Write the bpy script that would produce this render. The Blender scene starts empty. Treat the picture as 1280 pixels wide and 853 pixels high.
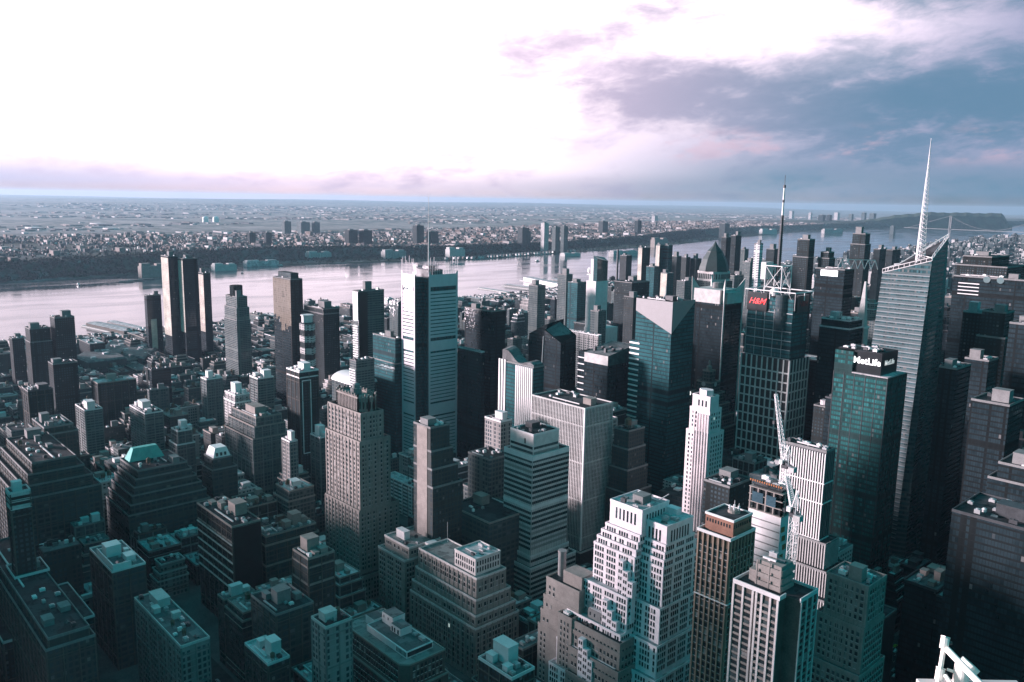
import bpy, math, random
import numpy as np
from mathutils import Vector, Matrix

# ------------------------------------------------------------------ camera
SC = bpy.context.scene
COL = SC.collection
CAM_Z = 320.0
YAW, PITCH, ROLL, FPX = 47.5, 9.65, 1.0, 1035.0      # focal length in pixels of a 1280 wide picture
PW, PH = 1280, 853
_y, _p, _r = math.radians(YAW), math.radians(PITCH), math.radians(ROLL)
FW = np.array([-math.sin(_y)*math.cos(_p), math.cos(_y)*math.cos(_p), -math.sin(_p)])
RT0 = np.array([math.cos(_y), math.sin(_y), 0.0])
UP0 = np.cross(RT0, FW)
RT = RT0*math.cos(_r) + UP0*math.sin(_r)
UP = -RT0*math.sin(_r) + UP0*math.cos(_r)
CAM = np.array([0.0, 0.0, CAM_Z])
cd = bpy.data.cameras.new('camera')
cam = bpy.data.objects.new('camera', cd)
COL.objects.link(cam)
cd.sensor_width = 36.0
cd.lens = 36.0*FPX/PW
cd.clip_start = 0.5
cd.clip_end = 120000
cam.matrix_world = Matrix(((RT[0], UP[0], -FW[0], 0), (RT[1], UP[1], -FW[1], 0), (RT[2], UP[2], -FW[2], CAM_Z), (0, 0, 0, 1)))
SC.camera = cam

# ------------------------------------------------------------------ exposure, sun, sky
SC.view_settings.view_transform = 'Standard'
SC.view_settings.look = 'None'
SC.view_settings.exposure = 1.85
SC.view_settings.gamma = 1.0
SC.view_settings.use_curve_mapping = False
SUN_AZ, SUN_EL = -126.0, 8.0                # azimuth from +Y (uptown), towards -X is negative
SUN_STRENGTH, SUN_ANGLE = 3.6, 9.0
SUN_COLOR = (1.0, 0.81, 0.88)
_a, _e = math.radians(SUN_AZ), math.radians(SUN_EL)
SUN_DIR = Vector((math.sin(_a)*math.cos(_e), math.cos(_a)*math.cos(_e), math.sin(_e)))
sl = bpy.data.lights.new('sun', 'SUN')
sl.energy = SUN_STRENGTH
sl.angle = math.radians(SUN_ANGLE)
sl.color = SUN_COLOR
so = bpy.data.objects.new('sun', sl)
so.rotation_euler = SUN_DIR.to_track_quat('Z', 'Y').to_euler()
COL.objects.link(so)
HAZE_DENSITY = 2.1e-5
HAZE_COLOR = (0.42, 0.62, 0.80)

class N:
    """tiny node-expression helper"""
    def __init__(self, tree):
        self.t = tree; self.n = tree.nodes; self.l = tree.links
    def put(self, sock, v):
        if isinstance(v, bpy.types.NodeSocket): self.l.new(v, sock)
        elif v is not None:
            if sock.type == 'RGBA' and len(v) == 3: v = (*v, 1)
            sock.default_value = v
    def m(self, op, a, b=None, c=None, clamp=False):
        nd = self.n.new('ShaderNodeMath'); nd.operation = op; nd.use_clamp = clamp
        for i, v in enumerate((a, b, c)):
            if v is not None: self.put(nd.inputs[i], v)
        return nd.outputs[0]
    def ss(self, v, lo, hi, a=0.0, b=1.0, kind='SMOOTHSTEP'):
        nd = self.n.new('ShaderNodeMapRange'); nd.interpolation_type = kind
        for k, x in zip(('Value', 'From Min', 'From Max', 'To Min', 'To Max'), (v, lo, hi, a, b)): self.put(nd.inputs[k], x)
        return nd.outputs[0]
    def mix(self, f, a, b, mode='MIX'):
        nd = self.n.new('ShaderNodeMix'); nd.data_type = 'RGBA'; nd.blend_type = mode
        self.put(nd.inputs[0], f); self.put(nd.inputs[6], a); self.put(nd.inputs[7], b)
        return nd.outputs[2]
    def noise(self, vec, scale, detail=3.0, rough=0.5, dist=0.0):
        nd = self.n.new('ShaderNodeTexNoise')
        if vec is not None: self.l.new(vec, nd.inputs['Vector'])
        nd.inputs['Scale'].default_value = scale; nd.inputs['Detail'].default_value = detail
        nd.inputs['Roughness'].default_value = rough; nd.inputs['Distortion'].default_value = dist
        return nd.outputs[0]
    def white(self, vec):
        nd = self.n.new('ShaderNodeTexWhiteNoise'); nd.noise_dimensions = '3D'
        self.l.new(vec, nd.inputs['Vector']); return nd.outputs[0], nd.outputs[1]
    def xyz(self, x, y, z):
        nd = self.n.new('ShaderNodeCombineXYZ')
        for i, v in enumerate((x, y, z)): self.put(nd.inputs[i], v)
        return nd.outputs[0]
    def sep(self, v):
        nd = self.n.new('ShaderNodeSeparateXYZ'); self.l.new(v, nd.inputs[0]); return nd.outputs
    def geo(self): return self.n.new('ShaderNodeNewGeometry').outputs

world = bpy.data.worlds.new('World')
SC.world = world
world.use_nodes = True
wt = world.node_tree
wt.nodes.clear()
w = N(wt)
out = wt.nodes.new('ShaderNodeOutputWorld')
bg = wt.nodes.new('ShaderNodeBackground')
bg.inputs['Strength'].default_value = 0.1
wt.links.new(bg.outputs[0], out.inputs['Surface'])
sky = wt.nodes.new('ShaderNodeTexSky')
sky.sky_type = 'NISHITA'
sky.sun_disc = False
sky.sun_elevation = math.radians(SUN_EL)
sky.sun_rotation = math.radians(SUN_AZ)
sky.altitude = 300
sky.air_density = 1.6
sky.dust_density = 2.0
tc = wt.nodes.new('ShaderNodeTexCoord')
dx, dy, dz = w.sep(tc.outputs['Generated'])
az = w.m('MULTIPLY', w.m('ARCTAN2', dx, dy), 180/math.pi)      # degrees from +Y, west negative
el = w.m('MULTIPLY', w.m('ARCSINE', dz), 180/math.pi)
# cloud deck: a broad bank to the north-west, its streaks drawn out along the horizon
ca = w.xyz(w.m('MULTIPLY', az, 0.055), w.m('ADD', w.m('MULTIPLY', el, 0.20), w.m('MULTIPLY', az, -0.006)), 3.7)
cb = w.xyz(w.m('MULTIPLY', az, 0.17), w.m('ADD', w.m('MULTIPLY', el, 0.46), w.m('MULTIPLY', az, -0.03)), 8.1)
n1 = w.noise(ca, 1.0, 4, 0.5, 0.15)
n2 = w.noise(cb, 1.0, 7, 0.58, 0.25)
n3 = w.noise(cb, 3.1, 6, 0.62, 0.5)
nn = w.m('ADD', w.m('MULTIPLY', w.m('SUBTRACT', n1, 0.5), 1.0), w.m('ADD', w.m('MULTIPLY', w.m('SUBTRACT', n2, 0.5), 1.2), w.m('MULTIPLY', w.m('SUBTRACT', n3, 0.5), 0.5)))
def band(c_el, half, az0, az1):
    d = w.m('DIVIDE', w.m('SUBTRACT', el, c_el), half)
    return w.m('MULTIPLY', w.m('SUBTRACT', 1.0, w.m('MULTIPLY', d, d)), w.ss(az, az0, az1))
b1 = w.m('MAXIMUM', band(w.ss(az, -50, -16, 7.9, 6.3), w.ss(az, -52, -18, 2.6, 4.6), -56, -34), -1.2)
b2 = w.m('MAXIMUM', band(w.ss(az, -40, -16, 14.5, 12.6), w.ss(az, -40, -16, 0.8, 2.6), -34, -22), -1.2)
b3 = w.m('MAXIMUM', w.m('MULTIPLY', band(w.ss(az, -47, -36, 9.6, 12.0), 1.7, -51, -46), w.ss(az, -34, -38)), -1.2)
bank = w.m('MAXIMUM', b1, w.m('MAXIMUM', b2, w.m('MULTIPLY', b3, 0.75)))
dens = w.ss(w.m('ADD', bank, w.m('MULTIPLY', nn, 1.7)), -0.75, 1.35)
# clear sky colours (display-referred, the strength 0.1 is undone by x10)
white = (2.1, 1.68, 1.86)
horizon_right = w.mix(w.ss(el, 0.1, 1.0), (0.15, 0.19, 0.22), (0.14, 0.28, 0.41))
horizon_right = w.mix(w.ss(el, 0.8, 4.8), horizon_right, (0.35, 0.40, 0.60))
horizon_left = w.mix(w.ss(el, 0.1, 0.9), (1.00, 0.60, 0.60), (1.05, 0.82, 0.98))
horizon_left = w.mix(w.ss(el, 0.7, 2.2), horizon_left, white)
edge_left = w.mix(w.ss(el, 0.1, 0.9), (0.62, 0.42, 0.45), (0.62, 0.60, 0.84))
edge_left = w.mix(w.ss(el, 0.7, 3.4), edge_left, white)
horizon_left = w.mix(w.ss(az, -60, -79), horizon_left, edge_left)
tomid = w.m('ADD', az, w.m('MULTIPLY', el, -1.3))
clear = w.mix(w.ss(tomid, -64, -30), horizon_left, horizon_right)
high = w.ss(el, 6.5, 11.5)
clear = w.mix(w.m('MULTIPLY', high, w.ss(az, -14, -34)), clear, white)
dark = w.mix(w.ss(az, -48, -22), (0.62, 0.52, 0.70), (0.13, 0.26, 0.40))
lit = w.mix(w.ss(az, -46, -14), (1.1, 0.94, 1.02), (0.46, 0.42, 0.60))
shade = w.ss(w.m('ADD', w.m('ADD', w.m('MULTIPLY', n2, 0.6), w.m('MULTIPLY', n3, 0.25)), w.m('MULTIPLY', bank, 0.14)), 0.34, 0.56)
cloud = w.mix(shade, lit, dark)
skyc = w.mix(w.m('MULTIPLY', dens, 0.95), clear, cloud)
# a streak of pink low under the bank
pk = w.m('MULTIPLY', w.ss(w.noise(cb, 1.4, 5, 0.6), 0.50, 0.66), w.m('MULTIPLY', w.ss(el, 2.2, 3.4), w.ss(el, 5.4, 3.9)))
skyc = w.mix(w.m('MULTIPLY', pk, w.ss(az, -50, -36, 0, 0.42)), skyc, (0.82, 0.55, 0.66))
# rest of the dome: very bright toward the hidden sun, deep blue-green to the east and overhead
sd = w.m('ADD', w.m('MULTIPLY', dx, SUN_DIR.x), w.m('ADD', w.m('MULTIPLY', dy, SUN_DIR.y), w.m('MULTIPLY', dz, SUN_DIR.z)))
nish = w.mix(1.0, sky.outputs[0], (0.001, 0.016, 0.021), 'MULTIPLY')
nish = w.mix(0.8, nish, (0.001, 0.118, 0.142))
glow = w.mix(w.ss(sd, 0.80, 0.99), nish, (0.42, 0.36, 0.41))
inframe = w.m('MULTIPLY', w.m('MULTIPLY', w.ss(az, -112, -90), w.ss(az, 12, -8)), w.ss(el, 30, 15))
full = w.mix(inframe, glow, w.mix(1.0, skyc, (0.28, 0.28, 0.28), 'MULTIPLY'))
full = w.mix(w.ss(el, -0.5, -3.0), full, (0.01, 0.06, 0.075))
wt.links.new(w.mix(1.0, full, (10, 10, 10), 'MULTIPLY'), bg.inputs['Color'])

# ------------------------------------------------------------------ projection helpers (layout)
def ray(px, py):
    return RT*((px-PW/2)/FPX) + UP*((PH/2-py)/FPX) + FW
def at_z(px, py, z=0.0):
    d = ray(px, py); return CAM + d*((z-CAM_Z)/d[2])
def at_d(px, py, d):
    r = ray(px, py); return CAM + r*(d/math.hypot(r[0], r[1]))
def proj(p):
    v = np.asarray(p, float)-CAM; z = v@FW
    return PW/2+FPX*(v@RT)/z, PH/2-FPX*(v@UP)/z, z
def ext(P, px, u):
    v = P-CAM; k = (px-PW/2)/FPX; u = np.array(u, float)
    return -(v@RT-k*(v@FW))/((RT-k*FW)@u)

# ------------------------------------------------------------------ mesh helper
class MB:
    def __init__(s, o=(0, 0, 0)):
        s.v = []; s.f = []; s.mi = []; s.o = o
    def add(s, vs, fs, mi=0):
        b = len(s.v); ox, oy, oz = s.o
        s.v += [(p[0]-ox, p[1]-oy, p[2]-oz) for p in vs]
        s.f += [tuple(b+i for i in f) for f in fs]; s.mi += [mi]*len(fs)
        return s
    def box(s, x0, y0, z0, x1, y1, z1, mi=0, bottom=True):
        if x0 > x1: x0, x1 = x1, x0
        if y0 > y1: y0, y1 = y1, y0
        fs = [(4, 5, 6, 7), (0, 1, 5, 4), (1, 2, 6, 5), (2, 3, 7, 6), (3, 0, 4, 7)]
        if bottom: fs.append((3, 2, 1, 0))
        return s.add([(x0, y0, z0), (x1, y0, z0), (x1, y1, z0), (x0, y1, z0), (x0, y0, z1), (x1, y0, z1), (x1, y1, z1), (x0, y1, z1)], fs, mi)
    def fbox(s, face, R, u0, u1, z0, z1, d0, d1, mi=0):
        """box on the south ('s', runs along x) or east ('e', runs along y) face of rect R, from depth d0 to d1 outwards"""
        x0, y0, x1, y1 = R
        if face == 's': return s.box(x0+u0, y0-d1, z0, x0+u1, y0-d0, z1, mi)
        return s.box(x1+d0, y0+u0, z0, x1+d1, y0+u1, z1, mi)
    def prism(s, pts, z0, z1, mi=0, top=None):
        n = len(pts); top = top or pts
        vs = [(p[0], p[1], z0) for p in pts]+[(p[0], p[1], z1) for p in top]
        fs = [(i, (i+1) % n, n+(i+1) % n, n+i) for i in range(n)]+[tuple(range(n, 2*n)), tuple(range(n-1, -1, -1))]
        return s.add(vs, fs, mi)
    def lathe(s, cx, cy, prof, n=16, mi=0):
        vs = []; fs = []
        for r, z in prof:
            for i in range(n):
                a = 2*math.pi*i/n; vs.append((cx+r*math.cos(a), cy+r*math.sin(a), z))
        for k in range(len(prof)-1):
            for i in range(n):
                j = (i+1) % n; fs.append((k*n+i, k*n+j, (k+1)*n+j, (k+1)*n+i))
        fs.append(tuple(range((len(prof)-1)*n, len(prof)*n))); fs.append(tuple(range(n-1, -1, -1)))
        return s.add(vs, fs, mi)
    def beam(s, a, b, r, n=4, mi=0, r2=None):
        a = Vector(a); b = Vector(b); d = b-a
        if d.length < 1e-6: return s
        q = d.to_track_quat('Z', 'Y'); r2 = r if r2 is None else r2
        ux = q @ Vector((1, 0, 0)); uy = q @ Vector((0, 1, 0)); vs = []
        for c, rr in ((a, r), (b, r2)):
            for i in range(n):
                t = 2*math.pi*(i+.5)/n; vs.append(tuple(c+(ux*math.cos(t)+uy*math.sin(t))*rr))
        fs = [(i, (i+1) % n, n+(i+1) % n, n+i) for i in range(n)]+[tuple(range(n, 2*n)), tuple(range(n-1, -1, -1))]
        return s.add(vs, fs, mi)
    def mesh(s, name, mats):
        me = bpy.data.meshes.new(name)
        me.from_pydata(s.v, [], s.f)
        if not isinstance(mats, (list, tuple)): mats = [mats]
        for m in mats: me.materials.append(m)
        if len(mats) > 1: me.polygons.foreach_set('material_index', s.mi)
        me.update()
        return me
    def build(s, name, mats, parent=None):
        if not s.v: return None
        o = bpy.data.objects.new(name, s.mesh(name, mats))
        COL.objects.link(o)
        if parent is not None: o.parent = parent
        else: o.location = s.o
        return o

def tag(o, label=None, cat=None, group=None, kind=None):
    if label: o['label'] = label
    if cat: o['category'] = cat
    if group: o['group'] = group
    if kind: o['kind'] = kind
    return o
def thing(name, label, cat, loc, group=None):
    o = bpy.data.objects.new(name, None); o.location = loc; o.empty_display_size = 2
    COL.objects.link(o); return tag(o, label, cat, group)

# ------------------------------------------------------------------ materials
def new_mat(name):
    m = bpy.data.materials.new(name); m.use_nodes = True
    t = m.node_tree; b = t.nodes['Principled BSDF']
    return m, N(t), b
def plain(name, col, rough=0.75, metal=0.0, var=0.25, scale=0.15, emit=None, es=0.0):
    m, n, b = new_mat(name)
    if var:
        pos = n.geo()[0]
        f = n.noise(pos, scale, 4, 0.6)
        g = n.noise(pos, scale*9, 2, 0.5)
        k = n.m('ADD', n.m('MULTIPLY', f, 0.65), n.m('MULTIPLY', g, 0.35))
        c = n.mix(n.ss(k, 0.3, 0.7), tuple(x*(1-var) for x in col), tuple(min(1, x*(1+var)) for x in col))
        n.put(b.inputs['Base Color'], c)
    else: b.inputs['Base Color'].default_value = (*col, 1)
    b.inputs['Roughness'].default_value = rough; b.inputs['Metallic'].default_value = metal
    if rough > .6: b.inputs['Specular IOR Level'].default_value = 0.12
    if emit:
        b.inputs['Emission Color'].default_value = (*emit, 1); b.inputs['Emission Strength'].default_value = es
    return m
def roofing(name, col, var=0.4):
    m, n, b = new_mat(name)
    pos = n.geo()[0]; x, y, z = n.sep(pos)
    vo = n.n.new('ShaderNodeTexVoronoi'); vo.distance = 'CHEBYCHEV'; vo.inputs['Scale'].default_value = 0.13; n.l.new(pos, vo.inputs['Vector'])
    patch = n.sep(vo.outputs['Color'])[0]
    st = n.noise(pos, 0.16, 5, 0.65, 0.8); fine = n.noise(pos, 1.3, 3, 0.6)
    c = n.mix(n.ss(patch, 0.2, 0.9), tuple(q*(1-var*.6) for q in col), tuple(min(1, q*(1+var*.7)) for q in col))
    c = n.mix(n.ss(st, 0.54, 0.66), c, tuple(q*(1-var*1.3) if var < .7 else q*.4 for q in col))
    c = n.mix(n.m('MULTIPLY', n.ss(fine, 0.55, 0.7), 0.5), c, tuple(min(1, q*1.5) for q in col))
    seam = n.m('LESS_THAN', n.m('FRACT', n.m('DIVIDE', n.m('ADD', x, n.m('MULTIPLY', fine, .3)), 2.6)), 0.05)
    c = n.mix(n.m('MULTIPLY', seam, 0.5), c, tuple(q*.5 for q in col))
    n.put(b.inputs['Base Color'], c); b.inputs['Roughness'].default_value = 0.9; b.inputs['Specular IOR Level'].default_value = 0.15
    return m
def facade(name, wall, glass=(0.02, 0.03, 0.035), pu=3.2, pv=3.7, fu=0.5, fv=0.5, blind=0.12, lit=0.01, grough=0.12, wrough=0.8, group=0, pier=0.0, gvar=0.0, metal=0.0, spec=0.5, skipf=0.05, skipc=0.06):
    """wall with a grid of windows: pu/pv bay and storey, fu/fv the glazed share; blinds and a few lit rooms break the grid"""
    m, n, b = new_mat(name)
    g = n.geo(); x, y, z = n.sep(g[0]); nx, ny, nz = n.sep(g['True Normal'])
    side = n.m('GREATER_THAN', n.m('ABSOLUTE', nx), n.m('ABSOLUTE', ny))
    u = n.m('ADD', n.m('MULTIPLY', side, y), n.m('MULTIPLY', n.m('SUBTRACT', 1.0, side), x))
    oi = n.n.new('ShaderNodeObjectInfo').outputs['Random']
    us = n.m('ADD', n.m('DIVIDE', u, pu), n.m('MULTIPLY', oi, 7.3)); vs = n.m('DIVIDE', z, pv)
    fu_ = n.m('FRACT', us); fv_ = n.m('FRACT', vs)
    mu = n.m('LESS_THAN', n.m('ABSOLUTE', n.m('SUBTRACT', fu_, 0.5)), fu/2)
    mv = n.m('LESS_THAN', n.m('ABSOLUTE', n.m('SUBTRACT', fv_, 0.5)), fv/2)
    win = n.m('MULTIPLY', mu, mv)
    if pier: # every few bays a solid pier
        win = n.m('MULTIPLY', win, n.m('GREATER_THAN', n.m('FRACT', n.m('DIVIDE', n.m('FLOOR', us), pier)), 0.5/pier))
    flr, _ = n.white(n.xyz(3.0, n.m('FLOOR', vs), n.m('MULTIPLY', oi, 53.0)))
    colr, _ = n.white(n.xyz(n.m('FLOOR', us), 1.0, n.m('ADD', n.m('MULTIPLY', oi, 37.0), n.m('MULTIPLY', side, 11.0))))
    win = n.m('MULTIPLY', win, n.m('MULTIPLY', n.m('GREATER_THAN', flr, skipf), n.m('GREATER_THAN', colr, skipc)))
    wall_face = n.m('LESS_THAN', n.m('ABSOLUTE', nz), 0.5)
    win = n.m('MULTIPLY', win, wall_face)
    cell = n.xyz(n.m('FLOOR', us), n.m('FLOOR', vs), n.m('ADD', n.m('MULTIPLY', side, 5.0), n.m('MULTIPLY', oi, 91.0)))
    r1, rc = n.white(cell)
    f1 = n.noise(g[0], 0.035, 4, 0.6); f2 = n.noise(n.xyz(u, n.m('MULTIPLY', z, 0.06), oi), 0.35, 3, 0.6)
    k = n.m('ADD', n.m('MULTIPLY', f1, 0.5), n.m('MULTIPLY', f2, 0.5))
    k = n.m('ADD', k, n.m('MULTIPLY', n.m('SUBTRACT', oi, 0.5), 0.16))
    wc = n.mix(n.ss(k, 0.28, 0.72), tuple(c*0.68 for c in wall), tuple(min(1, c*1.25) for c in wall))
    gl = n.mix(n.m('MULTIPLY', n.m('FRACT', n.m('MULTIPLY', r1, 17.0)), 1.0), glass, tuple(c*(1.6+gvar*6)+0.01*gvar for c in glass))
    gl = n.mix(n.m('LESS_THAN', r1, blind), gl, (0.15, 0.147, 0.145))
    gl = n.mix(n.ss(n.noise(n.xyz(u, z, oi), 0.05, 3, 0.6), 0.35, 0.7), gl, tuple(min(1, c*2.4+.004) for c in glass))  # broad brighter patches in the glass colour stand in for reflections
    wc = n.mix(n.m('MULTIPLY', wall_face, n.m('LESS_THAN', fv_, 0.07)), wc, tuple(min(1, c*1.35) for c in wall))
    col = n.mix(win, wc, gl)
    tilt = n.n.new('ShaderNodeVectorMath'); tilt.operation = 'SUBTRACT'; n.l.new(rc, tilt.inputs[0]); tilt.inputs[1].default_value = (.5, .5, .5)
    tl2 = n.n.new('ShaderNodeVectorMath'); tl2.operation = 'SCALE'; n.l.new(tilt.outputs[0], tl2.inputs[0]); n.put(tl2.inputs['Scale'], n.m('MULTIPLY', win, 0.04))
    tl3 = n.n.new('ShaderNodeVectorMath'); tl3.operation = 'ADD'; n.l.new(tl2.outputs[0], tl3.inputs[0]); n.l.new(g['Normal'], tl3.inputs[1])
    tl4 = n.n.new('ShaderNodeVectorMath'); tl4.operation = 'NORMALIZE'; n.l.new(tl3.outputs[0], tl4.inputs[0]); n.l.new(tl4.outputs[0], b.inputs['Normal'])
    n.put(b.inputs['Base Color'], col)
    n.put(b.inputs['Roughness'], n.ss(win, 0, 1, wrough, grough, 'LINEAR'))
    b.inputs['Metallic'].default_value = metal
    n.put(b.inputs['Specular IOR Level'], n.ss(win, 0, 1, 0.06, spec, 'LINEAR'))
    if lit < 0:
        n.put(b.inputs['Emission Color'], (0.80, 0.95, 0.9))
        n.put(b.inputs['Emission Strength'], n.m('MULTIPLY', win, n.m('MULTIPLY', n.m('GREATER_THAN', r1, 1-lit*0.2), 0.18)))
    return m

GL = dict(
    dark=plain('dark_glass', (0.018, 0.028, 0.032), 0.08, 0, 0.4, 0.4),
    mid=plain('grey_glass', (0.06, 0.08, 0.085), 0.1, 0, 0.4, 0.4),
    blind=plain('window_blind', (0.20, 0.195, 0.19), 0.5, 0, 0.2, 0.4),
    lit=plain('lit_window', (0.5, 0.5, 0.45), 0.4, 0, 0.0, emit=(0.80, 0.97, 0.92), es=0.12))
WINMATS = [GL['dark'], GL['mid'], GL['blind'], GL['lit']]
MT = dict(
    limestone=plain('limestone', (0.486, 0.450, 0.441), 0.85, var=0.18),
    white_brick=plain('white_glazed_brick', (0.58, 0.53, 0.535), 0.7, var=0.12),
    tan=plain('tan_brick', (0.230, 0.205, 0.191), 0.85, var=0.2),
    buff=plain('buff_brick', (0.238, 0.216, 0.202), 0.85, var=0.2),
    brown=plain('brown_brick', (0.091, 0.081, 0.073), 0.85, var=0.25),
    grey=plain('grey_stone', (0.182, 0.182, 0.182), 0.85, var=0.2),
    concrete=plain('concrete', (0.425, 0.416, 0.408), 0.85, var=0.18),
    pale=plain('pale_concrete', (0.56, 0.535, 0.535), 0.8, var=0.12),
    roofdark=roofing('tar_roof', (0.035, 0.038, 0.042), .55),
    roofgrey=roofing('gravel_roof', (0.120, 0.124, 0.128), .4),
    rooflight=roofing('silver_coated_roof', (0.42, 0.40, 0.41), .4),
    rooftan=roofing('tan_roof_gravel', (0.208, 0.192, 0.188), .4),
    steel=plain('galvanised_steel', (0.360, 0.368, 0.376), 0.5, 0.3, 0.2, 0.5),
    darksteel=plain('dark_steel', (0.05, 0.055, 0.06), 0.5, 0.3, 0.3, 0.5),
    white=plain('white_paint', (0.66, 0.64, 0.635), 0.5, var=0.08),
    wood=plain('weathered_wood', (0.112, 0.084, 0.063), 0.9, var=0.35, scale=1.5),
    copper=plain('green_copper', (0.10, 0.36, 0.33), 0.7, var=0.2, scale=0.2),
    bronze=plain('bronze_panel', (0.10, 0.075, 0.055), 0.45, 0.3, 0.25),
    bronzepier=plain('bronze_pier', (0.255, 0.188, 0.143), 0.6, 0.1, 0.15),
    terracotta=plain('terracotta_panel', (0.252, 0.133, 0.098), 0.7, var=0.2),
    black=plain('black_panel', (0.012, 0.015, 0.017), 0.3, var=0.3),
    tealglass=plain('teal_glass', (0.02, 0.06, 0.065), 0.07, var=0.4, scale=0.3),
    red=plain('red_sign_letter', (0.55, 0.03, 0.03), 0.5, var=0.0, emit=(1.0, 0.05, 0.06), es=0.35),
    signwhite=plain('white_sign_letter', (0.8, 0.8, 0.8), 0.5, var=0.0, emit=(1, 1, 1), es=0.5),
    orange=plain('orange_netting', (0.32, 0.13, 0.06), 0.8, var=0.3, scale=1.0),
)
F = dict(
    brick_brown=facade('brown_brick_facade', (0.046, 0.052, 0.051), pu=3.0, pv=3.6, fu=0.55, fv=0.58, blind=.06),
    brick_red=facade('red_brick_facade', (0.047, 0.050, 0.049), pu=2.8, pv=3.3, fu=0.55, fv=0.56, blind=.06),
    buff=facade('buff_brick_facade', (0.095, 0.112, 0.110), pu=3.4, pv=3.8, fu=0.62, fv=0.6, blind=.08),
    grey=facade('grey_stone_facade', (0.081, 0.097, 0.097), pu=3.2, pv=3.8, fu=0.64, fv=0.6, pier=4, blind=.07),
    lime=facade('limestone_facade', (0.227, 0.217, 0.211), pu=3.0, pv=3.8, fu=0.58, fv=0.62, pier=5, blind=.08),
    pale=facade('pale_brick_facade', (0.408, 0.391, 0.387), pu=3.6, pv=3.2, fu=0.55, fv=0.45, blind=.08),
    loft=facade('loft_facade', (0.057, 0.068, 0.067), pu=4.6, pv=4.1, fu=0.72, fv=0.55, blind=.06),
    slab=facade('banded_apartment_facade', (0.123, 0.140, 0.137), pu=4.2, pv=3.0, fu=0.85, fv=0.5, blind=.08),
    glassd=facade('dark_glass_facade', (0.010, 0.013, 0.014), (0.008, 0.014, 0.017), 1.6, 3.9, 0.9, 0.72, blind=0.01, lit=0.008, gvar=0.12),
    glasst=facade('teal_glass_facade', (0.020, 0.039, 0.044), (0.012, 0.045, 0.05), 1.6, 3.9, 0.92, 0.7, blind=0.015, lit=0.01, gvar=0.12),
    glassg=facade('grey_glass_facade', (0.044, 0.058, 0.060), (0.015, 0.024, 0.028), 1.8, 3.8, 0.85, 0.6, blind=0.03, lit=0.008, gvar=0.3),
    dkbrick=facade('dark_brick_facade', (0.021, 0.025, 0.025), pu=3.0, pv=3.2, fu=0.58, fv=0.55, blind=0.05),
    bandw=facade('white_band_facade', (0.62, 0.60, 0.60), (0.02, 0.03, 0.035), 1.5, 3.8, 1.0, 0.5, blind=0.0, gvar=0.5),
    goldrefl=facade('gold_reflection_facade', (0.16, 0.135, 0.11), (0.07, 0.06, 0.05), 1.5, 3.3, 0.94, 0.85, blind=0.0, grough=0.05, gvar=0.3, spec=1.0),  # warm sky reflection put into the glass colour
)
# ------------------------------------------------------------------ the setting: land, river, streets
rng = random.Random(7)
nrng = np.random.default_rng(11)
FAR_SHORE = [(-6000, -3300), (0, -3300), (627, -3350), (1661, -3640), (2300, -3560), (2892, -3430), (4200, -3700), (5470, -3990), (7000, -4500), (9468, -5150), (12000, -5260), (15000, -5200), (60000, -6500)]
NEAR_SHORE = [(-6000, -1900), (0, -1950), (640, -2050), (1970, -2150), (4500, -2350), (7000, -2700), (10500, -3050), (15000, -3500), (60000, -5200)]
def shore(tab, y): return np.interp(y, [t[0] for t in tab], [t[1] for t in tab])
def smooth(t):
    t = np.clip(t, 0, 1); return t*t*(3-2*t)
def ground_z(x, y):
    x = np.asarray(x, float); y = np.asarray(y, float)
    fs = shore(FAR_SHORE, y); ns = shore(NEAR_SHORE, y)
    d = fs-x                                        # metres inland of the far shore
    cliff = 42+26*smooth((y-6000)/5000)+12*np.sin(y/900.0)
    flat = 60+190*smooth((y-1300)/900)
    up = smooth((d-flat)/130)*cliff
    plateau = up*(1-smooth((d-1700)/1500)*0.9)
    ridge = 95*smooth((d-11000)/6000)*(0.75+0.25*np.sin(y/2600.0+x/3100.0))+60*smooth((d-19000)/6000)
    z = np.where(d > 0, 2.5+plateau+ridge, 0)
    river = (x > fs) & (x < ns)
    edge = np.minimum(x-fs, ns-x)
    z = np.where(river, -3.5*smooth(edge/6.0)-0.05, z)
    uptown = 26*smooth((y-4500)/2500)
    return np.where(x >= ns, uptown*smooth((x-ns)/200), z)
def grid_mesh(name, xs, ys, zf, mat):
    X, Y = np.meshgrid(xs, ys); Z = zf(X, Y)
    nx, ny = len(xs), len(ys)
    v = np.stack([X.ravel(), Y.ravel(), Z.ravel()], 1)
    i = np.arange(nx*ny).reshape(ny, nx)
    f = np.stack([i[:-1, :-1].ravel(), i[:-1, 1:].ravel(), i[1:, 1:].ravel(), i[1:, :-1].ravel()], 1)
    me = bpy.data.meshes.new(name); me.from_pydata(v.tolist(), [], f.tolist()); me.materials.append(mat)
    o = bpy.data.objects.new(name, me); COL.objects.link(o); return o
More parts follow.
